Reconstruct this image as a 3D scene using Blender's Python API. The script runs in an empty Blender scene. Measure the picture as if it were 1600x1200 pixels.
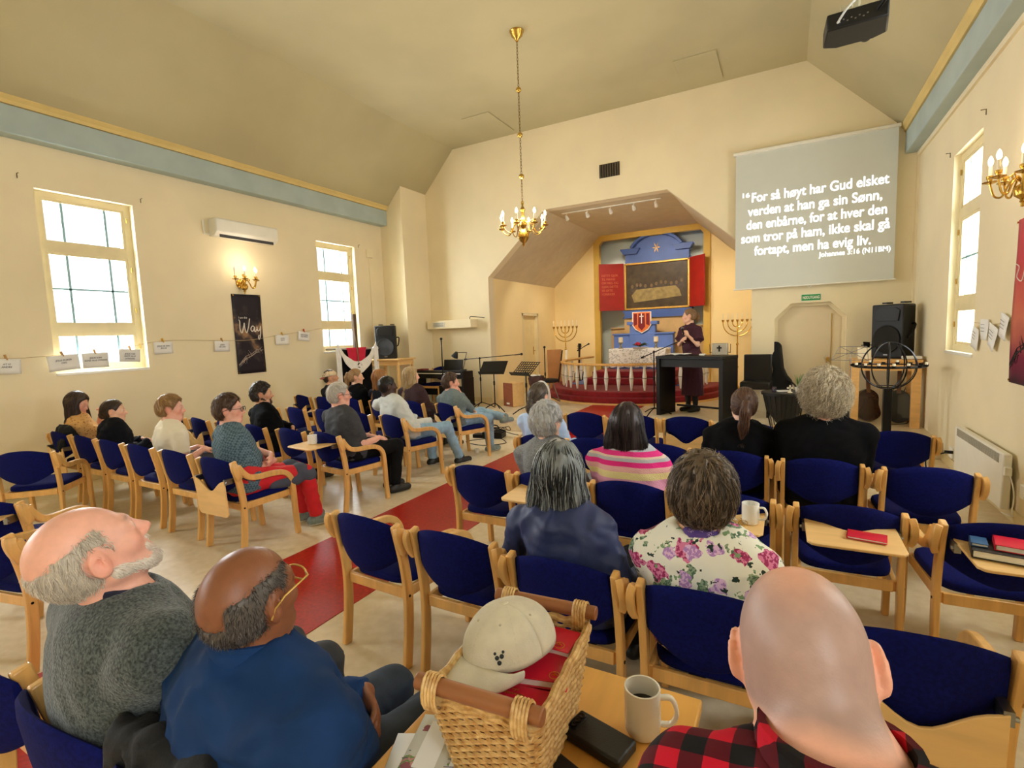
import bpy, math, random
import numpy as np
from mathutils import Vector, Matrix, Euler
from mathutils.geometry import tessellate_polygon

random.seed(7)
SC = bpy.context.scene
COL = SC.collection
R = math.radians
PI = math.pi

# ---------------------------------------------------------------- camera
CAM_H = 1.65
cam = bpy.data.cameras.new('camera')
cam.sensor_width = 36.0
cam.lens = 36.0 * 790.38 / 1600.0
cam.clip_start = 0.03
cam_o = bpy.data.objects.new('camera', cam)
COL.objects.link(cam_o)
_yaw, _pit, _rol = R(28.582), R(5.594), R(2.118)
_f0 = Vector((-math.sin(_yaw), math.cos(_yaw), 0)); _r0 = Vector((math.cos(_yaw), math.sin(_yaw), 0)); _u0 = Vector((0, 0, 1))
_f = _f0 * math.cos(_pit) - _u0 * math.sin(_pit)
_d0 = -(_u0 * math.cos(_pit) + _f0 * math.sin(_pit))
_r = _r0 * math.cos(_rol) + _d0 * math.sin(_rol)
_d = -_r0 * math.sin(_rol) + _d0 * math.cos(_rol)
m = Matrix((_r, -_d, -_f)).transposed().to_4x4()
m.translation = Vector((0, 0, CAM_H))
cam_o.matrix_world = m
SC.camera = cam_o

# ---------------------------------------------------------------- world, exposure, daylight
w = bpy.data.worlds.new('sky'); SC.world = w
w.use_nodes = True
bg = w.node_tree.nodes['Background']
bg.inputs[0].default_value = (0.80, 0.92, 1.0, 1)
bg.inputs[1].default_value = 1.5
SC.view_settings.view_transform = 'Standard'
SC.view_settings.look = 'None'
SC.view_settings.gamma = 1.0
SC.view_settings.exposure = 0.36
SC.cycles.max_bounces = 10
SC.cycles.diffuse_bounces = 5
SC.cycles.glossy_bounces = 3
SC.cycles.transmission_bounces = 4
SC.cycles.transparent_max_bounces = 8
SC.cycles.sample_clamp_indirect = 4.0
SC.cycles.caustics_reflective = False
SC.cycles.caustics_refractive = False


def lamp(name, kind, loc, energy, col=(1, 1, 1), size=0.1, size_y=None, target=None, spot=None):
    l = bpy.data.lights.new(name, kind)
    l.energy = energy; l.color = col
    if kind == 'AREA':
        l.size = size
        if size_y: l.shape = 'RECTANGLE'; l.size_y = size_y
    else:
        l.shadow_soft_size = size
    if kind == 'SPOT' and spot: l.spot_size = R(spot); l.spot_blend = .6
    o = bpy.data.objects.new(name, l); COL.objects.link(o); o.location = loc
    if target is not None:
        o.rotation_euler = (Vector(target) - Vector(loc)).to_track_quat('-Z', 'Y').to_euler()
    return o

XL, XR, YF, YB = -7.75, 1.63, 9.39, -5.5
PLAT = 0.20
DAY = (0.92, 0.97, 1.0)
WIN_L = [(2.74, 3.76, 1.38, 3.56), (6.78, 7.74, 1.45, 3.53), (-1.3, -.3, 1.4, 3.55), (-4.6, -3.6, 1.4, 3.55)]
WIN_R = [(6.62, 7.60, 1.28, 3.46), (2.65, 3.6, 1.3, 3.46), (-1.3, -.3, 1.3, 3.46), (-4.6, -3.6, 1.3, 3.46)]
for y0, y1, z0, z1 in WIN_L:
    lamp('daylight', 'AREA', (XL - .55, (y0 + y1) / 2, (z0 + z1) / 2), 420, DAY, 1.5, 2.7, (0, (y0 + y1) / 2, (z0 + z1) / 2 - 1.2))
for y0, y1, z0, z1 in WIN_R:
    lamp('daylight', 'AREA', (XR + .55, (y0 + y1) / 2, (z0 + z1) / 2), 200, DAY, 1.5, 2.7, (-6, (y0 + y1) / 2, (z0 + z1) / 2 - 1.2))

# ---------------------------------------------------------------- materials
def lin(c):
    out = []
    for v in c:
        v = v / 255.0
        out.append(v / 12.92 if v <= .04045 else ((v + .055) / 1.055) ** 2.4)
    return (out[0], out[1], out[2], 1)

_M = {}
def mat(name, col, rough=.6, metal=0.0, var=.06, vs=6.0, bump=0.0, bs=80.0, emit=0.0, spec=.5, stretch=None, col2=None, sheen=0, coat=0):
    """procedural principled material: noise between two tones, optional fine bump"""
    if name in _M: return _M[name]
    m = bpy.data.materials.new(name); m.use_nodes = True
    nt = m.node_tree; b = nt.nodes['Principled BSDF']
    c = lin(col)
    tc = nt.nodes.new('ShaderNodeTexCoord'); mp = nt.nodes.new('ShaderNodeMapping')
    nt.links.new(tc.outputs['Object'], mp.inputs[0])
    if stretch: mp.inputs['Scale'].default_value = stretch
    nz = nt.nodes.new('ShaderNodeTexNoise'); nz.inputs['Scale'].default_value = vs; nz.inputs['Detail'].default_value = 4
    nt.links.new(mp.outputs[0], nz.inputs['Vector'])
    rp = nt.nodes.new('ShaderNodeValToRGB')
    a = lin(col2) if col2 else tuple(max(0, x * (1 - var)) for x in c[:3]) + (1,)
    bb = c if col2 else tuple(min(1, x * (1 + var)) for x in c[:3]) + (1,)
    rp.color_ramp.elements[0].position = .35; rp.color_ramp.elements[1].position = .65
    rp.color_ramp.elements[0].color = a; rp.color_ramp.elements[1].color = bb
    nt.links.new(nz.outputs['Fac'], rp.inputs[0])
    nt.links.new(rp.outputs[0], b.inputs['Base Color'])
    b.inputs['Roughness'].default_value = rough; b.inputs['Metallic'].default_value = metal
    b.inputs['Specular IOR Level'].default_value = spec
    if sheen: b.inputs['Sheen Weight'].default_value = sheen
    if coat: b.inputs['Coat Weight'].default_value = coat
    if emit:
        b.inputs['Emission Color'].default_value = c; b.inputs['Emission Strength'].default_value = emit
    if bump:
        n2 = nt.nodes.new('ShaderNodeTexNoise'); n2.inputs['Scale'].default_value = bs
        nt.links.new(tc.outputs['Object'], n2.inputs['Vector'])
        bp = nt.nodes.new('ShaderNodeBump'); bp.inputs['Strength'].default_value = bump; bp.inputs['Distance'].default_value = .01
        nt.links.new(n2.outputs['Fac'], bp.inputs['Height']); nt.links.new(bp.outputs[0], b.inputs['Normal'])
    _M[name] = m
    return m

def glassy(name, tint=(255, 255, 255), gl=.06):
    if name in _M: return _M[name]
    m = bpy.data.materials.new(name); m.use_nodes = True; nt = m.node_tree
    nt.nodes.remove(nt.nodes['Principled BSDF'])
    t = nt.nodes.new('ShaderNodeBsdfTransparent'); t.inputs[0].default_value = lin(tint)
    g = nt.nodes.new('ShaderNodeBsdfGlossy'); g.inputs['Roughness'].default_value = .03
    mx = nt.nodes.new('ShaderNodeMixShader'); mx.inputs[0].default_value = gl
    nt.links.new(t.outputs[0], mx.inputs[1]); nt.links.new(g.outputs[0], mx.inputs[2])
    nt.links.new(mx.outputs[0], nt.nodes['Material Output'].inputs[0])
    _M[name] = m
    return m

# ---------------------------------------------------------------- mesh building
class MB:
    def __init__(s): s.v = []; s.f = []; s.m = []
    def add(s, vs, fs, mi=0, M=None):
        o = len(s.v)
        for p in vs:
            p = Vector(p); s.v.append(tuple(M @ p) if M is not None else tuple(p))
        for f in fs: s.f.append(tuple(i + o for i in f)); s.m.append(mi)
        return s
    def box(s, c, d, mi=0, M=None, taper=None):
        x, y, z = (q / 2 for q in d)
        t = taper or (1, 1)
        vs = [(c[0] + a * x * (t[0] if k > 0 else 1), c[1] + b * y * (t[1] if k > 0 else 1), c[2] + k * z) for k in (-1, 1) for b in (-1, 1) for a in (-1, 1)]
        return s.add(vs, [(0, 2, 3, 1), (4, 5, 7, 6), (0, 1, 5, 4), (2, 6, 7, 3), (0, 4, 6, 2), (1, 3, 7, 5)], mi, M)
    def span(s, a, b, mi=0, M=None):
        return s.box([(p + q) / 2 for p, q in zip(a, b)], [abs(q - p) for p, q in zip(a, b)], mi, M)
    def tube(s, pts, r, n=8, mi=0, closed=False, rect=None, up=None, M=None, cap=True, ph=0.0):
        P = [Vector(p) for p in pts]; N = len(P)
        rs = list(r) if isinstance(r, (list, tuple)) else [r] * N
        T = []
        for i in range(N):
            if closed: t = P[(i + 1) % N] - P[i - 1]
            else: t = P[min(i + 1, N - 1)] - P[max(i - 1, 0)]
            T.append(t.normalized() if t.length > 1e-9 else Vector((0, 0, 1)))
        if up is None:
            u = T[0].orthogonal().normalized()
        vs = []; nn = 4 if rect else n
        for i in range(N):
            if up is not None: u = Vector(up)
            u = (u - T[i] * u.dot(T[i]))
            u = u.normalized() if u.length > 1e-6 else T[i].orthogonal().normalized()
            wv = T[i].cross(u)
            if rect:
                k = rs[i] if isinstance(r, (list, tuple)) else 1.0
                a, b = rect[0] / 2 * k, rect[1] / 2 * k
                for (x, y) in ((-a, -b), (a, -b), (a, b), (-a, b)): vs.append(P[i] + u * x + wv * y)
            else:
                for k in range(n):
                    an = 2 * PI * k / n + ph
                    vs.append(P[i] + (u * math.cos(an) + wv * math.sin(an)) * rs[i])
        fs = []
        for i in range(N if closed else N - 1):
            j = (i + 1) % N
            for k in range(nn):
                l = (k + 1) % nn
                fs.append((i * nn + k, i * nn + l, j * nn + l, j * nn + k))
        if not closed and cap:
            fs.append(tuple(range(nn - 1, -1, -1))); fs.append(tuple((N - 1) * nn + k for k in range(nn)))
        return s.add(vs, fs, mi, M)
    def lathe(s, prof, n=20, c=(0, 0, 0), mi=0, M=None, arc=None):
        vs = []; N = len(prof); full = arc is None
        a0, a1 = arc or (0, 2 * PI)
        cnt = n if full else n + 1
        for r, z in prof:
            for k in range(cnt):
                a = a0 + (a1 - a0) * k / n
                vs.append((c[0] + r * math.cos(a), c[1] + r * math.sin(a), c[2] + z))
        fs = []
        for i in range(N - 1):
            for k in range(n):
                l = (k + 1) % cnt
                fs.append((i * cnt + k, i * cnt + l, (i + 1) * cnt + l, (i + 1) * cnt + k))
        if full:
            if prof[0][0] > 1e-5: fs.append(tuple(range(n - 1, -1, -1)))
            if prof[-1][0] > 1e-5: fs.append(tuple((N - 1) * n + k for k in range(n)))
        return s.add(vs, fs, mi, M)
    def prism(s, out, d, mi=0, M=None):
        """outline (a,b) in local xz, extruded +y by d"""
        n = len(out)
        vs = [(a, 0, b) for a, b in out] + [(a, d, b) for a, b in out]
        tr = tessellate_polygon([[Vector((a, b, 0)) for a, b in out]])
        ar = sum(out[i][0] * out[(i + 1) % n][1] - out[(i + 1) % n][0] * out[i][1] for i in range(n))
        fs = []
        for t in tr:
            q = [out[i] for i in t]
            sg = (q[1][0] - q[0][0]) * (q[2][1] - q[0][1]) - (q[2][0] - q[0][0]) * (q[1][1] - q[0][1])
            t = tuple(t) if sg > 0 else tuple(reversed(t))
            fs.append(t); fs.append(tuple(i + n for i in reversed(t)))
        for i in range(n):
            j = (i + 1) % n
            fs.append((j, i, i + n, j + n) if ar > 0 else (i, j, j + n, i + n))
        return s.add(vs, fs, mi, M)
    def ell(s, c, r, nu=16, nv=10, mi=0, M=None):
        vs = []; fs = []
        for i in range(nv + 1):
            t = PI * i / nv
            for k in range(nu):
                a = 2 * PI * k / nu
                vs.append((c[0] + r[0] * math.sin(t) * math.cos(a), c[1] + r[1] * math.sin(t) * math.sin(a), c[2] - r[2] * math.cos(t)))
        for i in range(nv):
            for k in range(nu):
                l = (k + 1) % nu
                fs.append((i * nu + k, i * nu + l, (i + 1) * nu + l, (i + 1) * nu + k))
        return s.add(vs, fs, mi, M)
    def grid(s, fn, nu, nv, mi=0, M=None):
        vs = [fn(i / nu, j / nv) for j in range(nv + 1) for i in range(nu + 1)]
        fs = [(j * (nu + 1) + i, j * (nu + 1) + i + 1, (j + 1) * (nu + 1) + i + 1, (j + 1) * (nu + 1) + i) for j in range(nv) for i in range(nu)]
        return s.add(vs, fs, mi, M)
    def mesh(s, name, mats, smooth=35):
        me = bpy.data.meshes.new(name)
        me.from_pydata(s.v, [], s.f)
        for mm in (mats if isinstance(mats, (list, tuple)) else [mats]): me.materials.append(mm)
        me.polygons.foreach_set('material_index', s.m)
        if smooth:
            me.polygons.foreach_set('use_smooth', [True] * len(s.f))
            me.set_sharp_from_angle(angle=R(smooth))
        me.update()
        return me

def place(me, name, parent=None, loc=None, rot=None, bevel=0, seg=2, solid=0, sub=0):
    o = bpy.data.objects.new(name, me); COL.objects.link(o)
    if parent: o.parent = parent
    if loc is not None: o.location = loc
    if rot is not None: o.rotation_euler = rot
    if solid:
        md = o.modifiers.new('thickness', 'SOLIDIFY'); md.thickness = solid; md.offset = 0
    if bevel:
        md = o.modifiers.new('bevel', 'BEVEL'); md.width = bevel; md.segments = seg; md.limit_method = 'ANGLE'; md.angle_limit = R(40)
    if sub:
        md = o.modifiers.new('sub', 'SUBSURF'); md.levels = sub; md.render_levels = sub
    return o

def obj(name, mb, mats, parent=None, smooth=35, **k):
    return place(mb.mesh(name, mats, smooth), name, parent, **k)

def tag(o, label, cat, group=None, kind=None):
    o['label'] = label; o['category'] = cat
    if group: o['group'] = group
    if kind: o['kind'] = kind
    return o

def thing(name, label, cat, loc=(0, 0, 0), rot=(0, 0, 0), group=None):
    o = bpy.data.objects.new(name, None); COL.objects.link(o)
    o.empty_display_size = .1
    o.location = loc; o.rotation_euler = rot if isinstance(rot, (tuple, list)) else (0, 0, rot)
    return tag(o, label, cat, group)

def struct(name, mb, mats, smooth=35, parent=None, **k):
    o = obj(name, mb, mats, parent, smooth, **k)
    if parent is None: o['kind'] = 'structure'
    return o

def dup(src, loc=None, rot=None, label=None):
    c = src.copy(); COL.objects.link(c)
    if loc is not None: c.location = loc
    if rot is not None: c.rotation_euler = rot if isinstance(rot, (tuple, list)) else (0, 0, rot)
    if label: c['label'] = label
    def kids(a, b):
        for ch in list(a.children):
            d = ch.copy(); COL.objects.link(d); d.parent = b
            kids(ch, d)
    kids(src, c)
    return c

def text_mesh(s, size, mat_, bold=0.0, shear=0.0, ext=.001, align='LEFT', space=1.0, line=1.0):
    cu = bpy.data.curves.new('lettering', 'FONT')
    cu.body = s; cu.size = size; cu.offset = bold; cu.shear = shear; cu.extrude = ext
    cu.align_x = align; cu.space_character = space; cu.space_line = line
    o = bpy.data.objects.new('lettering', cu); COL.objects.link(o)
    dg = bpy.context.evaluated_depsgraph_get()
    me = bpy.data.meshes.new_from_object(o.evaluated_get(dg))
    bpy.data.objects.remove(o); bpy.data.curves.remove(cu)
    me.materials.clear(); me.materials.append(mat_)
    return me

def smooth_path(pts, n=6):
    """Catmull-Rom through the points"""
    P = [Vector(p) for p in pts]; out = []
    for i in range(len(P) - 1):
        a = P[max(i - 1, 0)]; b = P[i]; c = P[i + 1]; d = P[min(i + 2, len(P) - 1)]
        for k in range(n):
            t = k / n
            out.append(.5 * ((2 * b) + (c - a) * t + (2 * a - 5 * b + 4 * c - d) * t * t + (3 * b - a - 3 * c + d) * t ** 3))
    out.append(P[-1])
    return out

# ---------------------------------------------------------------- material set
WALL = mat('cream_plaster', (238, 225, 192), .85, var=.045, vs=.9, bump=.08, bs=60)
NICHE = mat('yellow_plaster', (248, 226, 170), .85, var=.03, vs=1.2, bump=.06, bs=60)
CEIL = mat('aged_ceiling_paint', (182, 172, 136), .9, var=.06, vs=.7, bump=.06, bs=50)
TEAL = mat('grey_blue_beam_paint', (172, 188, 188), .7, var=.05, vs=3)
OCHRE = mat('ochre_trim_paint', (218, 194, 128), .7, var=.05, vs=3)
WINP = mat('cream_window_paint', (232, 218, 176), .5, var=.04)
MUNT = mat('backlit_glazing_bar', (150, 190, 200), .5, var=.04)  # blue-grey look of bars against daylight, put into the colour
WHITE = mat('white_paint', (238, 236, 226), .45, var=.02)
BASEB = mat('cream_baseboard', (226, 208, 162), .5, var=.03)
GLASS = glassy('window_glass')
BLACK = mat('black_satin', (9, 9, 10), .45, var=.1, spec=.35)
BLACKM = mat('black_metal', (20, 20, 22), .35, .6, var=.1)
PLAST = mat('black_plastic', (13, 14, 16), .5, var=.1, spec=.4, bump=.05, bs=200)
BRASS = mat('polished_brass', (206, 168, 84), .25, 1.0, var=.08)
BEECH = mat('beech_wood', (222, 172, 100), .38, var=.10, vs=5, stretch=(6, 6, .8), bump=.02, bs=120, coat=.15)
PLY = mat('pale_beech_ply', (232, 190, 126), .4, var=.06, vs=4, stretch=(1, 6, 6), coat=.1)
NAVY = mat('navy_wool', (12, 18, 84), .92, var=.22, vs=90, bump=.25, bs=350, spec=.12)
STEEL = mat('steel', (150, 150, 150), .35, 1.0, var=.05)
CHINA = mat('white_china', (238, 236, 230), .15, var=.01, spec=.6)
PAPER = mat('white_paper', (240, 240, 238), .8, var=.02)
INK = mat('grey_ink', (90, 88, 100), .8)
REDB = mat('red_book_cloth', (206, 24, 52), .45, var=.06, vs=20)
GOLD = mat('gold_foil', (222, 160, 60), .35, .8, var=.05)
FLAME = mat('lit_bulb', (255, 214, 150), .4, emit=14)

# ---------------------------------------------------------------- room shell
def linoleum():
    m = mat('beige_linoleum', (232, 216, 186), .32, var=.07, vs=14, col2=(220, 202, 168), bump=.02, bs=30)
    return m
floor = MB(); floor.span((XL - .4, YB - .2, -.12), (XR + .4, YF + 3.9, 0))
struct('floor', floor, linoleum())
CARP = mat('red_linoleum', (190, 34, 24), .36, var=.12, vs=45, col2=(160, 26, 22))
# the red strip is inlaid in the floor covering
b = MB(); b.span((-3.36, YB, 0.0), (-2.37, 7.5, .004)); b.span((-3.36, 7.5, PLAT), (-2.37, 9.6, PLAT + .004)); b.span((-3.36, 7.494, 0), (-2.37, 7.5, PLAT))
tag(obj('carpet_runner', b, CARP), 'red linoleum runner down the aisle between the two blocks of chairs', 'carpet')
b = MB(); b.span((XL, 7.5, 0.0), (XR, YF + 3.8, PLAT))
struct('floor_platform', b, linoleum(), bevel=.008)

def side_wall(name, x_in, sgn, holes):
    """sgn -1: wall body extends to -x"""
    b = MB(); t = .42; xo = x_in + sgn * t; H = 4.45
    ys = sorted(holes); y = YB - .2
    for y0, y1, z0, z1 in ys:
        b.span((x_in, y, 0), (xo, y0, H)); b.span((x_in, y0, 0), (xo, y1, z0)); b.span((x_in, y0, z1), (xo, y1, H)); y = y1
    b.span((x_in, y, 0), (xo, YF + .2, H))
    return struct(name, b, WALL)
side_wall('wall_left', XL, -1, WIN_L)
side_wall('wall_right', XR, 1, WIN_R)
b = MB(); b.span((XL - .3, YB - .25, 0), (XR + .3, YB, 5.9)); struct('wall_back', b, WALL)

# front wall: one outline with the altar niche and the exit door cut into it
out = [(XL - .3, 0), (-5.6, 0), (-5.6, 2.87), (-4.25, 4.08), (-1.88, 4.08), (-.52, 2.87), (-.52, 0), (-.18, 0), (-.18, 1.74), (.05, 1.98),
       (.59, 1.98), (.81, 1.75), (.81, 0), (XR + .3, 0), (XR + .3, 4.3), (XR - .16, 4.4), (.21, 5.64), (-6.36, 5.64), (-7.6, 4.4), (XL - .3, 4.3)]
b = MB(); b.prism(out, .22, M=Matrix.Translation((0, YF, 0))); struct('wall_front', b, WALL, smooth=0)
b = MB(); b.span((XL - .05, 8.55, 0), (-7.15, YF + .02, 4.81))
b2 = [(XL - .05, 0), (-7.15, 0), (-7.15, 4.83), (-7.6, 4.37), (XL - .05, 4.37)]
b = MB(); b.prism(b2, YF - 8.55 + .02, M=Matrix.Translation((0, 8.55, 0))); struct('wall_pilaster', b, WALL, smooth=0)
# niche
NB = 12.9
b = MB(); b.span((-5.85, YF + .22, 0), (-5.6, 10.9, 3.1)); b.span((-5.85, 11.82, 0), (-5.6, NB + .3, 3.1)); b.span((-5.85, 10.9, 2.16), (-5.6, 11.82, 3.1)); b.span((-5.85, 10.9, 0), (-5.72, 11.82, 2.2))
struct('wall_niche_left', b, NICHE)
b = MB(); b.span((-.52, YF + .22, 0), (-.3, NB + .3, 3.1)); struct('wall_niche_right', b, NICHE)
rec = [(-4.45, 0), (-4.45, 3.92), (-4.27, 4.1), (-1.76, 4.1), (-1.60, 3.92), (-1.60, 0)]
out = [(-5.7, 0)] + rec + [(-.42, 0), (-.42, 3.0), (-1.85, 4.35), (-4.28, 4.35), (-5.7, 3.0)]
b = MB(); b.prism(out, .12, M=Matrix.Translation((0, NB, 0))); struct('wall_niche_back', b, NICHE, smooth=0)
RB = NB + .55
b = MB(); b.span((-4.7, RB, 0), (-1.35, RB + .1, 4.4)); b.span((-4.6, NB + .1, 0), (-4.45, RB, 4.4)); b.span((-1.6, NB + .1, 0), (-1.45, RB, 4.4)); b.span((-4.6, NB + .1, 4.1), (-1.45, RB, 4.3))
struct('wall_altar_recess', b, mat('pale_grey_paint', (196, 204, 196), .8, var=.04, vs=2))
def ring_prism(outer, inner, d, y):
    b = MB(); n = len(outer)
    vs = [(a, 0, c) for a, c in outer] + [(a, 0, c) for a, c in inner] + [(a, d, c) for a, c in outer] + [(a, d, c) for a, c in inner]
    fs = []
    for i in range(n - 1):
        j = i + 1
        fs += [(i, j, n + j, n + i), (2 * n + j, 2 * n + i, 3 * n + i, 3 * n + j), (j, i, 2 * n + i, 2 * n + j), (n + i, n + j, 3 * n + j, 3 * n + i)]
    return b.add(vs, fs, 0, Matrix.Translation((0, y, 0)))
inn = [(-4.30, 0), (-4.30, 3.86), (-4.22, 3.95), (-1.82, 3.95), (-1.75, 3.86), (-1.75, 0)]
struct('trim_1', ring_prism(rec, inn, .14, NB - .05), mat('gold_ochre_paint', (214, 178, 84), .6, var=.04), smooth=0)
b = MB()
s1 = [(-5.62, 2.85), (-4.25, 4.10), (-4.25, 4.3), (-5.8, 2.9)]; s2 = [(-1.88, 4.10), (-.5, 2.85), (-.3, 2.9), (-1.88, 4.3)]
for s_ in (s1, s2): b.prism(s_, NB - YF - .1, M=Matrix.Translation((0, YF + .2, 0)))
b.span((-4.3, YF + .2, 4.085), (-1.85, NB + .1, 4.25)); struct('ceiling_niche', b, mat('niche_soffit', (214, 200, 168), .85, var=.04), smooth=0)
# ceiling
b = MB(); b.span((-6.38, YB - .2, 5.64), (.23, YF + .1, 5.8)); struct('ceiling', b, CEIL)
b = MB(); b.prism([(-7.75, 4.2), (-6.36, 5.64), (-6.36, 5.8), (-7.9, 4.2)], YF - YB + .1, M=Matrix.Translation((0, YB - .1, 0))); struct('ceiling_slope_left', b, CEIL, smooth=0)
b = MB(); b.prism([(.21, 5.64), (1.63, 4.2), (1.78, 4.2), (.21, 5.8)], YF - YB + .1, M=Matrix.Translation((0, YB - .1, 0))); struct('ceiling_slope_right', b, CEIL, smooth=0)
# beams and trims along both side walls
b = MB(); b.span((XL, YB, 4.06), (-7.56, 8.55, 4.37)); struct('trim_2', b, TEAL, bevel=.01)
b = MB(); b.prism([(XL, 4.372), (-7.54, 4.372), (-7.53, 4.41), (-7.5, 4.445), (-7.5, 4.47), (XL, 4.47)], 8.55 - YB, M=Matrix.Translation((0, YB, 0))); struct('trim_3', b, OCHRE, smooth=0)
b = MB(); b.span((1.46, YB, 4.02), (XR, YF, 4.33)); struct('trim_4', b, TEAL, bevel=.01)
b = MB(); b.prism([(XR, 4.332), (1.44, 4.332), (1.43, 4.37), (1.40, 4.405), (1.40, 4.43), (XR, 4.43)], YF - YB, M=Matrix.Translation((0, YB, 0))); struct('trim_5', b, OCHRE, smooth=0)
b = MB(); b.span((1.60, YB, 3.96), (XR, YF, 4.02)); struct('trim_6', b, WALL)
b = MB(); b.span((1.60, 9.34, .2), (XR, YF, 3.96)); struct('trim_7', b, WALL)
for i, (nm, a, c) in enumerate((('left', (XL, YB, 0), (XL + .02, 7.5, .12)), ('right', (XR - .02, YB, 0), (XR, 7.5, .10)), ('front', (-7.15, YF - .02, PLAT), (-5.6, YF, PLAT + .1)))):
    b = MB(); b.span(a, c); struct('baseboard_' + nm, b, BASEB, bevel=.004)
# ceiling hatches and wall details
for i, (x0, y0, x1, y1) in enumerate(((-5.34, 8.22, -4.76, 9.2), (-1.56, 8.28, -.96, 9.2))):
    b = MB(); b.span((x0, y0, 5.625), (x1, y1, 5.64)); struct('ceiling_hatch_%d' % (i + 1), b, CEIL, bevel=.003)

# windows -----------------------------------------------------------------
def window(n, x_in, sgn, hole, deep):
    y0, y1, z0, z1 = hole; t = .06; x = x_in + sgn * deep
    f = MB(); fw = .075
    def bar(ya, yb, za, zb, th=t, dx=0): f.span((x + sgn * dx, ya, za), (x + sgn * (dx + th), yb, zb))
    H = z1 - z0; za, zb = z0 + H * .245, z0 + H * .70
    bar(y0, y0 + fw, z0, z1); bar(y1 - fw, y1, z0, z1); bar(y0 + fw, y1 - fw, z0, z0 + fw); bar(y0 + fw, y1 - fw, z1 - fw, z1)
    for zz in (za, zb): bar(y0 + fw, y1 - fw, zz - .055, zz + .055)
    # sash frames
    for p, q in ((z0 + fw, za - .055), (za + .055, zb - .055), (zb + .055, z1 - fw)):
        bar(y0 + fw, y0 + fw + .03, p, q, .04, .01); bar(y1 - fw - .03, y1 - fw, p, q, .04, .01); bar(y0 + fw + .03, y1 - fw - .03, p, p + .03, .04, .01); bar(y0 + fw + .03, y1 - fw - .03, q - .03, q, .04, .01)
    b = MB(); b.span((x + sgn * .03, y0, z0), (x + sgn * .036, y1, z1))
    root = struct('window_%d' % n, b, GLASS)
    obj('window_frame', f, WINP, root, smooth=0)
    g = MB()
    W = y1 - y0 - 2 * fw
    for k in (.24, .76):
        yy = y0 + fw + W * k
        g.span((x + sgn * .018, yy - .013, z0 + fw), (x + sgn * .05, yy + .013, z1 - fw))
    zz = (za + zb) / 2
    g.span((x + sgn * .018, y0 + fw, zz - .011), (x + sgn * .05, y1 - fw, zz + .011))
    obj('glazing_bar', g, MUNT, root)
    s = MB(); s.span((x_in - sgn * .012, y0 - .0, z0 - .03), (x + sgn * .02, y1, z0 + .004)); obj('window_sill', s, WHITE, root, bevel=.004)
    h = MB()
    for zz in (z0 + .3, za + .25, zb - .2, z1 - .2): h.tube([(x - sgn * .008, y1 - .045, zz - .03), (x - sgn * .008, y1 - .045, zz + .03)], .008, 8)
    obj('hinge', h, BRASS, root)
for i, h in enumerate(WIN_L): window(i + 1, XL, -1, h, .10)
for i, h in enumerate(WIN_R): window(i + 5, XR, 1, h, .065)

# doors --------------------------------------------------------------------
b = MB(); b.span((-5.72, 10.96, PLAT), (-5.69, 11.76, 2.1))
d1 = struct('door_1', b, mat('cream_door_paint', (238, 218, 160), .5, var=.03), bevel=.004)
b = MB(); b.tube([(-5.68, 11.66, 1.22), (-5.64, 11.66, 1.22), (-5.63, 11.55, 1.22)], .009, 8); b.span((-5.69, 11.645, 1.12), (-5.683, 11.675, 1.32)); obj('door_handle', b, BRASS, d1)
b = MB(); b.span((-5.7, 10.9, PLAT), (-5.6, 10.965, 2.16)); b.span((-5.7, 11.755, PLAT), (-5.6, 11.82, 2.16)); b.span((-5.7, 10.9, 2.09), (-5.6, 11.82, 2.16)); obj('door_frame', b, WINP, d1, bevel=.004)
b = MB(); b.span((-.22, YF + .17, PLAT), (.85, YF + .21, 2.05)); d2 = struct('door_2', b, mat('cream_flush_door', (232, 216, 184), .5, var=.03, vs=2))
b = MB(); b.span((.62, YF + .155, PLAT), (.63, YF + .171, 1.8)); b.span((.56, YF + .14, 1.02), (.60, YF + .17, 1.1)); obj('door_lock', b, BRASS, d2)
oct_o = [(-.18, PLAT), (-.18, 1.74), (.05, 1.98), (.59, 1.98), (.81, 1.75), (.81, PLAT)]
oct_i = [(-.13, PLAT), (-.13, 1.72), (.07, 1.93), (.57, 1.93), (.76, 1.73), (.76, PLAT)]
obj('door_frame', ring_prism(oct_o, oct_i, .04, YF + .1), WALL, d2, smooth=0)
# ---------------------------------------------------------------- chairs
_C = {}
def cached(key, fn):
    if key not in _C: _C[key] = fn()
    return _C[key]

def seat_me():
    b = MB()
    def ring(s, z, n=36):
        o = []
        for k in range(n):
            a = 2 * PI * k / n; c, d = math.cos(a), math.sin(a)
            e = .42
            x = math.copysign(abs(c) ** e, c) * .212 * s; y = math.copysign(abs(d) ** e, d) * .228 * s
            x *= 1 + .06 * (y / .228)
            o.append((x, y + .01, z))
        return o
    rs = [ring(.93, .396), ring(.99, .402), ring(1.0, .418), ring(.985, .434), ring(.93, .443), ring(.6, .447), ring(.2, .444)]
    n = 36; vs = [p for r in rs for p in r]
    fs = [(i * n + k, i * n + (k + 1) % n, (i + 1) * n + (k + 1) % n, (i + 1) * n + k) for i in range(len(rs) - 1) for k in range(n)]
    fs += [tuple(range(n - 1, -1, -1)), tuple((len(rs) - 1) * n + k for k in range(n))]
    return b.add(vs, fs).mesh('seat', NAVY, 60)

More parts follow.
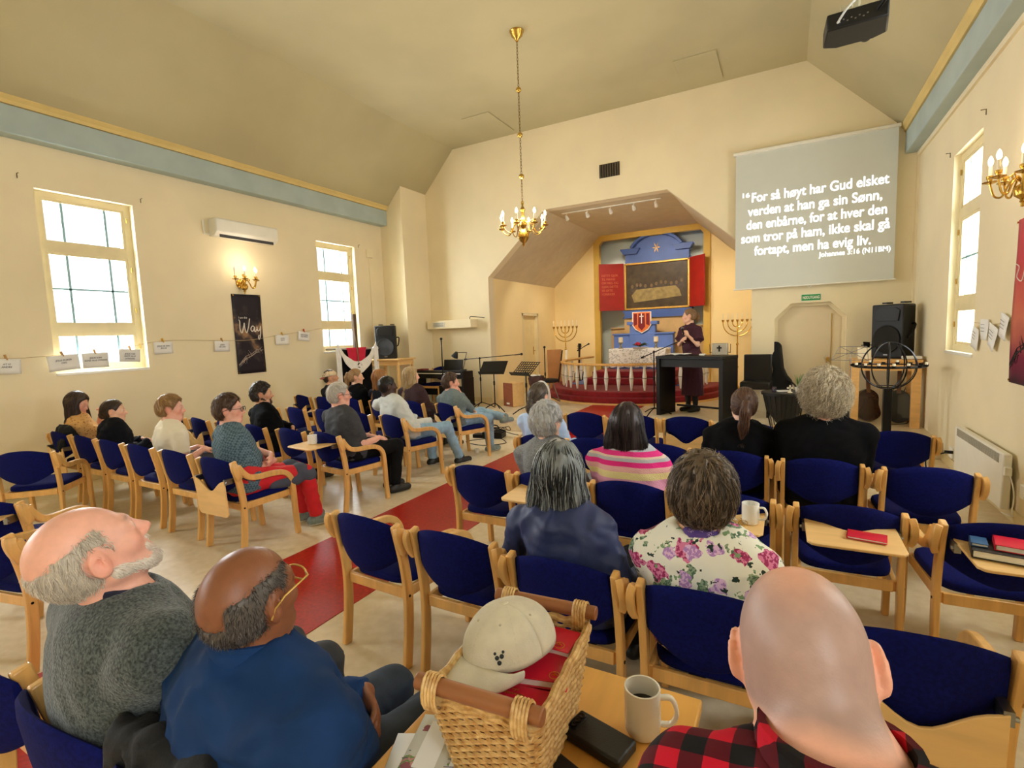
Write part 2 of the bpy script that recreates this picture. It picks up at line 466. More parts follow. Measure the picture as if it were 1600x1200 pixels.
def back_me():
    b = MB(); nu, nc = 22, 12; vs = []
    for i in range(nu + 1):
        u = -1 + 2 * i / nu
        x = .203 * u
        zt = .735 + .052 * (1 - abs(u) ** 2.2); zb = .560 - .085 * (1 - abs(u) ** 1.8)
        yc = -.250 - .055 * (1 - u * u); cz = (zt + zb) / 2; hz = (zt - zb) / 2
        th = .017 * (1 - .35 * abs(u) ** 6)
        for k in range(nc):
            a = 2 * PI * k / nc; ca, sa = math.cos(a), math.sin(a)
            zz = cz + hz * math.copysign(abs(ca) ** .55, ca)
            yy = yc + th * math.copysign(abs(sa) ** .8, sa) - (zz - .55) * .14
            vs.append((x, yy, zz))
    fs = [(i * nc + k, i * nc + (k + 1) % nc, (i + 1) * nc + (k + 1) % nc, (i + 1) * nc + k) for i in range(nu) for k in range(nc)]
    fs += [tuple(range(nc)), tuple(nu * nc + k for k in range(nc - 1, -1, -1))]
    fs = [tuple(reversed(f)) for f in fs]
    return b.add(vs, fs).mesh('backrest', NAVY, 60)

def rail_me():
    b = MB()
    b.span((-.195, -.235, .345), (.195, -.212, .398)); b.span((-.212, .205, .345), (.212, .228, .398))
    for s in (-1, 1): b.tube([(s * .200, -.225, .372), (s * .212, .215, .372)], 1, rect=(.054, .022), up=(0, 0, 1))
    return b.mesh('seat_frame', BEECH, 30)

def rear_leg_me(s):
    b = MB()
    p = smooth_path([(s * .221, -.262, 0), (s * .221, -.236, .2), (s * .221, -.228, .40), (s * .221, -.245, .55), (s * .221, -.272, .68), (s * .221, -.288, .752)], 4)
    b.tube(p, 1, rect=(.028, .050), up=(1, 0, 0))
    return b.mesh('rear_leg', BEECH, 30)

def front_leg_me(s, arm):
    b = MB()
    if arm:
        p = smooth_path([(s * .244, .235, 0), (s * .244, .222, .2), (s * .244, .215, .40), (s * .244, .196, .505), (s * .244, .130, .566), (s * .245, .02, .585), (s * .246, -.10, .590), (s * .247, -.185, .612), (s * .247, -.240, .668), (s * .245, -.268, .715)], 5)
        b.tube(p, 1, rect=(.034, .044), up=(1, 0, 0))
    else:
        b.tube(smooth_path([(s * .226, .235, 0), (s * .226, .218, .2), (s * .226, .212, .40)], 3), 1, rect=(.030, .046), up=(1, 0, 0))
    return b.mesh('armrest_leg' if arm else 'front_leg', BEECH, 30)

def wing_me(s):
    b = MB()
    b.tube(smooth_path([(s * .240, -.292, .738), (s * .250, -.298, .712), (s * .253, -.290, .675), (s * .251, -.272, .635), (s * .240, -.258, .610)], 4), 1, rect=(.030, .050), up=(1, 0, 0))
    return b.mesh('arm_bracket', BEECH, 30)

def tablet_out():
    o = [(-.186, .30)]
    for i in range(13):
        u = -1 + 2 * i / 12
        o.append((.186 * u * .92, .30 - .10 * math.exp(-(u * 1.5) ** 2 * 1.2)))
    o += [(.186, .30), (.186, .03), (.168, .005), (.145, 0), (-.145, 0), (-.168, .005), (-.186, .03)]
    return o

def tablet_me(state):
    o = tablet_out(); b = MB()
    if state == 'folded':   # hangs behind the backrest
        M = Matrix.Translation((0, -.335, .315)) @ Matrix.Rotation(R(3), 4, 'X')
    else:                   # swung up level for the row behind
        M = Matrix.Translation((0, -.585, .672)) @ Matrix.Rotation(R(-88), 4, 'X')
    b.prism(o, .012, 0, M)
    return b.mesh('writing_tablet', PLY, 30)

def hinge_me(state, s):
    b = MB(); z = .60 if state == 'folded' else .655
    if 1:
        b.span((s * .172, -.345, z - .02), (s * .196, -.27, z + .022))
        b.tube([(s * .168, -.335, z), (s * .206, -.335, z)], .008, 8)
    return b.mesh('hinge', STEEL, 30)

def screw_me(s):
    b = MB()
    for z, y in ((.37, -.231),): b.tube([(s * .234, y, z), (s * .238, y, z)], .007, 8)
    return b.mesh('screw', BLACKM, 30)

def chair(x, y, head, label, arms='both', tablet=None, group=None, cover=False):
    t = thing('conference_chair', label, 'chair', (x, y, 0), -R(head), group or 'blue conference chairs')
    place(cached('seat', seat_me), 'seat', t); bk = place(cached('back', back_me), 'backrest', t)
    if cover: bk.scale = (1.24, 1, 1.10); bk.location = (0, -.034, -.075)   # wide upholstered back over the posts
    place(cached('rail', rail_me), 'seat_frame', t, bevel=.004)
    for s, nm in ((-1, 'left'), (1, 'right')):
        a = arms in ('both', nm)
        place(cached(('rl', s), lambda: rear_leg_me(s)), 'leg', t, bevel=.006)
        place(cached(('fl', s, a), lambda: front_leg_me(s, a)), 'armrest_leg' if a else 'leg', t, bevel=.006)
        if a: place(cached(('wg', s), lambda: wing_me(s)), 'arm_bracket', t, bevel=.007)
        place(cached(('sc', s), lambda: screw_me(s)), 'screw', t)
    if tablet:
        place(cached(('tb', tablet), lambda: tablet_me(tablet)), 'writing_tablet', t, bevel=.003)
        for s in (-1, 1): place(cached(('hg', tablet, s), lambda: hinge_me(tablet, s)), 'hinge', t)
    return t

RB_, LB_ = 'chairs right of the aisle', 'chairs left of the aisle'
# right block, from the photographer's row towards the altar
CH = [
 (-2.14, .80, 0, 'blue chair cut by the left photo edge beside the man in the grey jacket', 'none', None, RB_),
 (-1.57, .80, 0, 'blue chair the bearded man in the grey wool jacket sits on', 'none', None, RB_),
 (-1.07, .80, 0, 'blue chair under the man in the dark blue shirt, a black coat on its back', 'none', None, RB_),
 (.03, .78, 0, 'blue armchair under the bald man in the red checked shirt', 'none', None, RB_),
 (-1.86, 2.10, 3, 'empty blue armchair standing half on the red aisle, nearest the photographer', 'both', None, RB_),
 (-1.32, 2.09, 1, 'empty blue armchair between the red aisle chair and the woman in the blue raincoat', 'both', None, RB_),
 (-.77, 2.04, 0, 'blue armchair the woman in the blue raincoat sits on', 'both', None, RB_),
 (-.23, 2.02, 0, 'blue armchair under the woman in the flowered blouse', 'both', None, RB_),
 (.33, 2.02, -2, 'empty blue armchair beside the bald head, its plywood tablet folded down', 'both', 'folded', RB_),
 (-1.83, 3.13, 0, 'empty blue armchair beside the red aisle, left of the grey-haired woman in grey', 'both', None, RB_),
 (-1.32, 3.13, 0, 'blue armchair of the grey-haired woman in grey, tablet level behind it', 'both', 'level', RB_),
 (-.80, 3.13, 0, 'blue armchair the dark-haired woman in the pink striped sweater sits on', 'both', None, RB_),
 (-.27, 3.13, 0, 'empty blue armchair with a mug and napkin on its level tablet', 'both', 'level', RB_),
 (.27, 3.13, -1, 'empty blue armchair with one red booklet on its level tablet', 'both', 'level', RB_),
 (.83, 3.11, -3, 'empty blue armchair at the right photo edge with black and red books on its tablet', 'both', 'level', RB_),
 (-1.86, 4.20, 0, 'blue armchair of the girl in pale blue with the headband, tablet folded', 'both', 'folded', RB_),
 (-1.40, 4.20, 0, 'empty blue armchair with folded tablet between the grey-haired woman and the striped sweater', 'both', 'folded', RB_),
 (-.85, 4.17, 0, 'empty blue armchair just beyond the shoulder of the striped sweater', 'both', None, RB_),
 (-.33, 4.10, 0, 'blue armchair the woman with the dark ponytail sits on', 'both', None, RB_),
 (.21, 4.06, 0, 'blue armchair under the curly-haired person in black', 'both', None, RB_),
 (.75, 4.04, -2, 'empty blue armchair in front of the electric wall heater, one row behind the front', 'both', None, RB_),
 (-1.93, 5.45, 0, 'empty blue armchair at the aisle end of the front row', 'both', None, RB_),
 (-1.38, 5.45, 0, 'empty front row blue armchair behind the black hair of the striped sweater woman', 'both', None, RB_),
 (-.86, 5.45, 0, 'empty front row blue armchair with a folded tablet, right before the black bar table', 'both', 'folded', RB_),
 (-.30, 5.3, 0, 'empty front row blue armchair hidden beyond the dark ponytail', 'both', None, RB_),
 (.24, 5.25, 0, 'empty front row blue armchair beyond the curly head', 'both', None, RB_),
 (.79, 5.20, 0, 'empty front row blue armchair nearest the globe of candles', 'both', None, RB_),
]
# left block: aisle-end chairs carry the curved armrest
L1 = [(-3.96, 2.60, -1), (-4.60, 2.64, 0), (-5.22, 2.66, 0), (-5.80, 2.68, 0), (-6.38, 2.70, 0), (-6.98, 2.72, 0)]
l1 = ['blue chair with tablet folded and aisle armrest, under the man in red trousers', 'empty blue chair directly left of the man in red trousers',
      'blue chair the boy in the white shirt sits on', 'empty blue chair between the dark hoodie and the white shirt',
      'blue chair the girl in the dark hoodie sits on', 'blue chair by the left wall with a black coat over its back']
for i, ((x, y, h), l) in enumerate(zip(L1, l1)): CH.append((x, y, h, l, 'right' if i == 0 else ('left' if i == 5 else 'none'), 'folded' if i in (0, 5) else None, LB_))
L2 = [(-3.90, 3.67, 8), (-4.46, 3.70, 4), (-5.08, 3.74, 8), (-5.70, 3.80, 6), (-6.30, 3.84, 6), (-6.86, 3.88, 6)]
l2 = ['blue chair with a level tablet and white mug behind the white-haired man', 'empty blue chair left of the white-haired man', 'blue chair of the bearded man in black, tablet folded',
      'empty blue chair just beyond the white-shirted boy', 'empty blue chair second from the left wall in the row of the bearded man', 'empty blue chair nearest the left wall in the row of the bearded man']
for i, ((x, y, h), l) in enumerate(zip(L2, l2)): CH.append((x, y, h, l, 'right' if i == 0 else 'none', 'level' if i == 0 else ('folded' if i in (2, 4) else None), LB_))
L3 = [(-3.95, 4.70, 14), (-4.58, 4.78, 8), (-5.22, 4.82, 8), (-5.82, 4.86, 8), (-6.42, 4.9, 8)]
l3 = ['blue chair with aisle armrest under the man in the light jacket', 'empty blue chair left of the man in the light jacket', 'empty blue chair two left of the man in the light jacket',
      'empty blue chair behind the blond ponytail girl', 'empty blue chair behind the boy in the cap']
for i, ((x, y, h), l) in enumerate(zip(L3, l3)): CH.append((x, y, h, l, 'right' if i == 0 else 'none', None, LB_))
L4 = [(-3.88, 5.70, 20), (-4.55, 5.78, 10), (-5.18, 5.80, 8), (-5.80, 5.84, 8), (-6.42, 5.86, 8), (-7.02, 5.95, 8)]
l4 = ['blue chair with folded tablet and armrest under the man in pale jeans', 'blue chair under the girl with long wavy blond hair', 'blue chair under the girl with long ginger hair',
      'blue chair under the girl with the blond ponytail', 'blue chair under the boy in the pink cap', 'empty blue chair with folded tablet by the draped cross']
for i, ((x, y, h), l) in enumerate(zip(L4, l4)): CH.append((x, y, h, l, 'right' if i == 0 else 'none', 'folded' if i in (0, 5) else None, LB_))
CH += [(-6.16, 2.00, -45, 'empty blue armchair against the left photo edge, nearest the left wall', 'both', None, LB_),
       (-4.40, 1.32, -30, 'empty blue chair at the left photo edge with its tablet level', 'right', 'level', LB_),
       (-3.66, 1.16, -12, 'blue chair cut by the left photo edge behind the grey-jacketed man', 'both', None, LB_)]
CHAIRS = [chair(x, y, h, l, a, t, g, i < 3) for i, (x, y, h, l, a, t, g) in enumerate(CH)]
chair(-6.86, 9.02, 176, 'blue chair behind the digital piano on the platform', 'none', None, LB_).location.z = PLAT
# ---------------------------------------------------------------- signed-distance sculpting for people
def _hash3(i, j, k, seed):
    n = (i * 374761393 + j * 668265263 + k * 2147483647 + seed * 1274126177) & 0xFFFFFFFF
    n = ((n ^ (n >> 13)) * 1274126177) & 0xFFFFFFFF
    return ((n ^ (n >> 16)) & 0xFFFF) / 32767.5 - 1.0

def vnoise(P, seed=0):
    Q = np.floor(P).astype(np.int64); f = P - Q; f = f * f * (3 - 2 * f); out = 0
    for a in (0, 1):
        for b in (0, 1):
            for c in (0, 1):
                wt = (f[:, 0] if a else 1 - f[:, 0]) * (f[:, 1] if b else 1 - f[:, 1]) * (f[:, 2] if c else 1 - f[:, 2])
                out = out + wt * _hash3(Q[:, 0] + a, Q[:, 1] + b, Q[:, 2] + c, seed)
    return out

class SDF:
    def __init__(s, lo, hi, h):
        s.lo = np.array(lo, float); s.h = h
        s.n = np.ceil((np.array(hi, float) - s.lo) / h).astype(int) + 2
        s.F = np.full(s.n, 1.0, np.float32)
    def op(s, fn, lo, hi, k=.01, mode='u'):
        a = np.maximum(np.floor((np.array(lo) - k - 2 * s.h - s.lo) / s.h).astype(int), 0)
        b = np.minimum(np.ceil((np.array(hi) + k + 2 * s.h - s.lo) / s.h).astype(int) + 1, s.n)
        if np.any(b <= a): return s
        g = np.meshgrid(*[(np.arange(a[i], b[i]) * s.h + s.lo[i]).astype(np.float32) for i in range(3)], indexing='ij')
        d = fn(*g); sl = tuple(slice(a[i], b[i]) for i in range(3)); A = s.F[sl]
        if mode == 'u':
            hh = np.maximum(k - np.abs(A - d), 0) / k; s.F[sl] = np.minimum(A, d) - hh * hh * k * .25
        else:
            d = -d; hh = np.maximum(k - np.abs(A - d), 0) / k; s.F[sl] = np.maximum(A, d) + hh * hh * k * .25
        return s
    def cone(s, a, b, ra, rb, k=.02, mode='u', flat=False, sy=1.0):
        a = np.array(a, float); b = np.array(b, float); S = np.array([1, 1 / sy, 1])
        A, B = a * S, b * S; ab = B - A; L2 = float(ab @ ab) + 1e-12
        def fn(X, Y, Z):
            x, y, z = X - A[0], Y / sy - A[1], Z - A[2]
            t = (x * ab[0] + y * ab[1] + z * ab[2]) / L2
            tc = np.clip(t, 0, 1)
            d = np.sqrt((x - ab[0] * tc) ** 2 + (y - ab[1] * tc) ** 2 + (z - ab[2] * tc) ** 2) - (ra + (rb - ra) * tc)
            if flat:
                e = (t - 1) * math.sqrt(L2)
                d = np.maximum(d, e)
            return d * min(1, sy)
        r = max(ra, rb) * max(1, sy)
        return s.op(fn, np.minimum(a, b) - r, np.maximum(a, b) + r, k, mode)
    def ell(s, c, r, k=.02, mode='u', M=None):
        c = np.array(c, float); r = np.array(r, float)
        Q = np.eye(3) if M is None else np.array(M)
        def fn(X, Y, Z):
            x, y, z = X - c[0], Y - c[1], Z - c[2]
            if M is not None:
                x, y, z = (Q[0][i] * x + Q[1][i] * y + Q[2][i] * z for i in range(3))
            k0 = np.sqrt((x / r[0]) ** 2 + (y / r[1]) ** 2 + (z / r[2]) ** 2)
            k1 = np.sqrt((x / r[0] ** 2) ** 2 + (y / r[1] ** 2) ** 2 + (z / r[2] ** 2) ** 2) + 1e-9
            return k0 * (k0 - 1) / k1
        e = r if M is None else np.abs(Q) @ r
        return s.op(fn, c - e, c + e, k, mode)
    def sample(s, P):
        q = (P - s.lo) / s.h; q = np.clip(q, 0, np.array(s.n) - 1.001); i = q.astype(int); f = q - i; out = 0
        for a in (0, 1):
            for b in (0, 1):
                for c in (0, 1):
                    wt = (f[:, 0] if a else 1 - f[:, 0]) * (f[:, 1] if b else 1 - f[:, 1]) * (f[:, 2] if c else 1 - f[:, 2])
                    out = out + wt * s.F[i[:, 0] + a, i[:, 1] + b, i[:, 2] + c]
        return out
    def grad(s, P):
        e = s.h * .9
        g = np.stack([s.sample(P + np.eye(3)[i] * e) - s.sample(P - np.eye(3)[i] * e) for i in range(3)], 1)
        return g / (np.linalg.norm(g, axis=1, keepdims=True) + 1e-9)
    def surf(s):
        F = s.F; n = F.shape; ins = F < 0
        cnt = np.zeros([q - 1 for q in n], np.int8)
        for a in (0, 1):
            for b in (0, 1):
                for c in (0, 1): cnt += ins[a:n[0] - 1 + a, b:n[1] - 1 + b, c:n[2] - 1 + c]
        act = (cnt > 0) & (cnt < 8); ai = np.argwhere(act)
        idx = np.full(act.shape, -1, np.int64); idx[act] = np.arange(len(ai))
        P = np.zeros((len(ai), 3)); W = np.zeros(len(ai))
        cor = [(a, b, c) for a in (0, 1) for b in (0, 1) for c in (0, 1)]
        for p in cor:
            for ax in range(3):
                if p[ax]: continue
                q = list(p); q[ax] = 1
                f0 = F[ai[:, 0] + p[0], ai[:, 1] + p[1], ai[:, 2] + p[2]]; f1 = F[ai[:, 0] + q[0], ai[:, 1] + q[1], ai[:, 2] + q[2]]
                mk = (f0 < 0) != (f1 < 0); t = np.where(mk, f0 / np.where(mk, f0 - f1, 1), 0)
                pos = np.array(p, float)[None] + 0 * P; pos[:, ax] = t
                P += pos * mk[:, None]; W += mk
        V = (ai + P / W[:, None]) * s.h + s.lo
        quads = []
        for ax in range(3):
            u, v = (ax + 1) % 3, (ax + 2) % 3
            s0 = [slice(None)] * 3; s1 = [slice(None)] * 3; s0[ax] = slice(0, -1); s1[ax] = slice(1, None)
            a_, b_ = ins[tuple(s0)], ins[tuple(s1)]
            e = np.argwhere(a_ != b_); ok = (e[:, u] > 0) & (e[:, v] > 0) & (e[:, u] < n[u] - 1) & (e[:, v] < n[v] - 1); e = e[ok]
            fl = a_[e[:, 0], e[:, 1], e[:, 2]]
            def cell(du, dv):
                c = e.copy(); c[:, u] -= du; c[:, v] -= dv; return idx[c[:, 0], c[:, 1], c[:, 2]]
            q = np.stack([cell(1, 1), cell(0, 1), cell(0, 0), cell(1, 0)], 1)
            q[~fl] = q[~fl][:, ::-1]; quads.append(q)
        Q = np.concatenate(quads); Q = Q[(Q >= 0).all(1)]
        return V, Q

def relax(V, Q, it=2, w=.5):
    for _ in range(it):
        S = np.zeros_like(V); C = np.zeros(len(V))
        for a in range(4):
            b = (a + 1) % 4
            np.add.at(S, Q[:, a], V[Q[:, b]]); np.add.at(S, Q[:, b], V[Q[:, a]]); np.add.at(C, Q[:, a], 1); np.add.at(C, Q[:, b], 1)
        V = V * (1 - w) + w * S / np.maximum(C, 1)[:, None]
    return V

def np_mesh(name, V, Q, mats, col=None, tris=None):
    me = bpy.data.meshes.new(name)
    fs = Q.tolist() + (tris.tolist() if tris is not None else [])
    me.from_pydata(V.tolist(), [], fs)
    for mm in (mats if isinstance(mats, (list, tuple)) else [mats]): me.materials.append(mm)
    me.polygons.foreach_set('use_smooth', [True] * len(fs))
    if col is not None:
        at = me.color_attributes.new('tone', 'FLOAT_COLOR', 'POINT')
        c4 = np.ones((len(V), 4), np.float32); c4[:, :3] = col; at.data.foreach_set('color', c4.ravel())
    me.update()
    return me

def tone_mat(name, rough=.5, spec=.4, bump=0, bs=300, metal=0, sheen=0):
    """material that reads the real colour pattern (lips, stubble, grey streaks) stored on the mesh"""
    if name in _M: return _M[name]
    m = bpy.data.materials.new(name); m.use_nodes = True; nt = m.node_tree; b = nt.nodes['Principled BSDF']
    at = nt.nodes.new('ShaderNodeVertexColor'); at.layer_name = 'tone'
    nz = nt.nodes.new('ShaderNodeTexNoise'); nz.inputs['Scale'].default_value = 45; nz.inputs['Detail'].default_value = 4
    tc = nt.nodes.new('ShaderNodeTexCoord'); nt.links.new(tc.outputs['Object'], nz.inputs['Vector'])
    mr = nt.nodes.new('ShaderNodeMapRange'); mr.inputs[3].default_value = .86; mr.inputs[4].default_value = 1.12
    nt.links.new(nz.outputs['Fac'], mr.inputs[0])
    mx = nt.nodes.new('ShaderNodeVectorMath'); mx.operation = 'MULTIPLY'
    nt.links.new(at.outputs['Color'], mx.inputs[0]); nt.links.new(mr.outputs[0], mx.inputs[1])
    nt.links.new(mx.outputs[0], b.inputs['Base Color'])
    b.inputs['Roughness'].default_value = rough; b.inputs['Specular IOR Level'].default_value = spec
    if sheen: b.inputs['Sheen Weight'].default_value = sheen
    if bump:
        n2 = nt.nodes.new('ShaderNodeTexNoise'); n2.inputs['Scale'].default_value = bs; nt.links.new(tc.outputs['Object'], n2.inputs['Vector'])
        bp = nt.nodes.new('ShaderNodeBump'); bp.inputs['Strength'].default_value = bump; bp.inputs['Distance'].default_value = .003
        nt.links.new(n2.outputs['Fac'], bp.inputs['Height']); nt.links.new(bp.outputs[0], b.inputs['Normal'])
    _M[name] = m
    return m
SKIN = tone_mat('skin', .42, .42, .12, 260)
HAIR = tone_mat('hair', .42, .4)
L3c = lambda c: np.array(lin(c)[:3])

def ik(S, W, l1, l2, pole):
    S, W = Vector(S), Vector(W); d = W - S; L = min(d.length, (l1 + l2) * .995)
    u = d.normalized(); W2 = S + u * L
    a = (l1 * l1 - l2 * l2 + L * L) / (2 * L); h = math.sqrt(max(l1 * l1 - a * a, 0))
    p = Vector(pole); p = (p - u * p.dot(u)).normalized()
    return S + u * a + p * h, W2

def hand(sd, W, d, nrm, side, curl=.5, sc=1.0, k=.006):
    """palm and five separate fingers; d = pointing direction, nrm = back of the hand, side = +1 right"""
    d = Vector(d).normalized(); n = Vector(nrm); n = (n - d * n.dot(d)).normalized(); t = d.cross(n) * (1 if side > 0 else -1)
    # t points to the thumb side
    W = Vector(W)
    P = lambda a, b, c: W + d * a * sc + t * b * sc + n * c * sc
    M = np.array([list(t), list(d), list(n)]).T
    sd.ell(P(.05, 0, 0), (.040 * sc, .050 * sc, .016 * sc), .014, M=M)
    for i, (off, ln) in enumerate(((.028, .074), (.009, .084), (-.010, .078), (-.028, .060))):
        p = P(.088 - abs(off - .005) * .25, off, .002); a = curl * .75
        for j, (f, r0) in enumerate(((.45, .0088), (.31, .0078), (.24, .0070))):
            q = p + (d * math.cos(a) - n * math.sin(a)) * (ln * f * sc)
            sd.cone(p, q, r0 * sc, (r0 - .0009) * sc, k); p = q; a += curl * .85
    p = P(.022, .030, -.004); a = .75
    for f, r0 in ((.036, .0115), (.030, .0098)):
        q = p + (d * math.cos(a) + t * math.sin(a) * .85 - n * .35).normalized() * f * sc
        sd.cone(p, q, r0 * sc, (r0 - .0012) * sc, k); p = q; a -= .3

def head_matrix(yaw, pitch, roll):
    """yaw>0 turns right, pitch>0 looks up, roll>0 tips the head to its right"""
    return (Matrix.Rotation(-R(yaw), 3, 'Z') @ Matrix.Rotation(R(pitch), 3, 'X') @ Matrix.Rotation(R(roll), 3, 'Y'))

def sculpt_head(sd, H, Rm, s, fem=False, age=0, earo=0.0, long=1.0):
    M = np.array(Rm); hp = lambda x, y, z: Vector(H) + Rm @ Vector((x * s, y * s, z * s))
    E = lambda c, r, k, mode='u', m2=None: sd.ell(hp(*c), [q * s for q in r], k * s, mode, M if m2 is None else M @ m2)
    C = lambda a, b, ra, rb, k, mode='u': sd.cone(hp(*a), hp(*b), ra * s, rb * s, k * s, mode)
    E((0, -.016, .030), (.075, .099, .088), .02)
    E((0, -.035, .005), (.070, .076, .075), .03)
    E((0, .026, -.028), (.060, .066, .085), .03)
    for x in (-1, 1):
        C((x * .056, -.004, -.060), (x * .026, .060, -.096), .017, .016, .03)
        E((x * .040, .054, -.024), (.026, .026, .024), .02)
        C((x * .012, .086, .020), (x * .042, .070, .022), .010, .010, .016)
    E((0, .066, -.098), (.026, .022, .020) if not fem else (.021, .020, .018), .025)
    C((0, .086, .012), (0, .109, -.030), .0075, .0120, .012)
    for x in (-1, 1): E((x * .012, .098, -.035), (.009, .011, .008), .008)
    for x in (-1, 1): E((x * .031, .096, .002), (.016, .018, .012), .012, 's')
    for x in (-1, 1): E((x * .031, .079, .002), (.0145, .0135, .0125), .004)
    for x in (-1, 1): C((x * .018, .090, .010), (x * .044, .080, .009), .0038, .0034, .006)
    C((-.020, .082, -.058), (.020, .082, -.058), .0075, .0075, .012); E((0, .089, -.057), (.014, .007, .005), .006)
    C((-.017, .083, -.071), (.017, .083, -.071), .0075, .0075, .012)
    C((-.022, .092, -.0645), (.022, .092, -.0645), .0022, .0022, .004, 's')
    for x in (-1, 1):
        Q = np.array(Matrix.Rotation(x * R(18), 3, 'Z') @ Matrix.Rotation(R(-12), 3, 'X'))
        E((x * (.080 + earo), -.014, -.004), (.0085, .021, .034), .008, m2=Q)
        E((x * (.076 + earo), -.010, -.020), (.010, .013, .018), .010, m2=Q)
        E((x * (.090 + earo), -.011, .000), (.008, .012, .020), .006, 's', m2=Q)
        C((x * (.087 + earo), -.004, .012), (x * (.087 + earo), -.006, -.016), .0034, .0030, .004)
    return hp

def head_local(V, H, Rm, s):
    return ((V - np.array(H)) @ np.array(Rm)) / s

def face_tone(V, H, Rm, s, skin, age=0, stub=None, blush=1.0, nail=None):
    L = head_local(V, H, Rm, s); c = np.tile(L3c(skin), (len(V), 1))
    def blob(p, r): return np.exp(-(((L - np.array(p)) / np.array(r)) ** 2).sum(1))
    red = c * np.array([1.04, .70, .66])
    for x in (-1, 1):
        w = (.45 * blush * blob((x * .045, .07, -.03), (.03, .03, .025)))[:, None]; c = c * (1 - w) + red * w
        w = (.55 * blush * blob((x * .088, -.012, -.006), (.02, .03, .04)))[:, None]; c = c * (1 - w) + red * w
        w = (.9 * blob((x * .031, .094, .0275), (.017, .012, .0045)))[:, None]; c = c * (1 - w) + c * .35 * w   # brow hair
        w = np.clip(blob((x * .031, .0935, .0015), (.0095, .008, .0045)) * 1.5, 0, 1)[:, None]; c = c * (1 - w) + np.array([.75, .72, .68]) * w
        w = np.clip(blob((x * .031, .094, .0015), (.0048, .009, .0048)) * 1.6, 0, 1)[:, None]; c = c * (1 - w) + np.array([.03, .025, .02]) * w
    w = (.5 * blush * blob((0, .11, -.03), (.016, .02, .016)))[:, None]; c = c * (1 - w) + red * w
    w = np.clip(1.1 * blob((0, .09, -.0645), (.021, .014, .0095)), 0, 1)[:, None]; lip = L3c(skin) * np.array([.82, .45, .45]); c = c * (1 - w) + lip * w
    if stub:
        col, fn, amt = stub
        w = (fn(L) * amt)[:, None]; c = c * (1 - w) + L3c(col) * w
    return c

def hair_cap(sd, H, Rm, s, t=.014, top=0.0, hl=0.0, nape=-.075, side=0.0, fn=None, k=.012, ear=True):
    """scalp-following hair volume; t thickness, hl moves the hairline back"""
    M = np.array(Rm); Hc = np.array(H)
    zs = np.array([-.14, -.085, -.055, -.03, 0, .03, .06, .085, .11, .16]); ym = np.array([-.055, -.050, -.034, -.012, .024, .044, .062, .074, .09, .13]) - hl
    def f(X, Y, Z):
        x, y, z = X - Hc[0], Y - Hc[1], Z - Hc[2]
        a, b, c = ((M[0][i] * x + M[1][i] * y + M[2][i] * z) / s for i in range(3))
        r = (.075 + t + side, .099 + t, .088 + t + top); bb, cc = b + .016, c - .030
        k0 = np.sqrt((a / r[0]) ** 2 + (bb / r[1]) ** 2 + (cc / r[2]) ** 2); k1 = np.sqrt((a / r[0] ** 2) ** 2 + (bb / r[1] ** 2) ** 2 + (cc / r[2] ** 2) ** 2) + 1e-9
        d = k0 * (k0 - 1) / k1
        r2 = (.070 + t + side, .076 + t, .080 + t); b2, c2 = b + .035, c + .005
        e0 = np.sqrt((a / r2[0]) ** 2 + (b2 / r2[1]) ** 2 + (c2 / r2[2]) ** 2); e1 = np.sqrt((a / r2[0] ** 2) ** 2 + (b2 / r2[1] ** 2) ** 2 + (c2 / r2[2] ** 2) ** 2) + 1e-9
        d2 = e0 * (e0 - 1) / e1; hh = np.maximum(.045 - np.abs(d - d2), 0) / .045; d = np.minimum(d, d2) - hh * hh * .045 * .25
        cut = (b - np.interp(c, zs, ym)) * .75
        d = np.maximum(d, cut); d = np.maximum(d, (nape - c))
        if ear: d = np.maximum(d, np.where(np.abs(a) > .058, .036 - np.sqrt(((b + .008) / .95) ** 2 + ((c + .006) / 1.15) ** 2), -1))
        if fn is not None: d = np.maximum(d, fn(a, b, c))
        return d * s
    return sd.op(f, Hc - .16 * s, Hc + .18 * s, k)

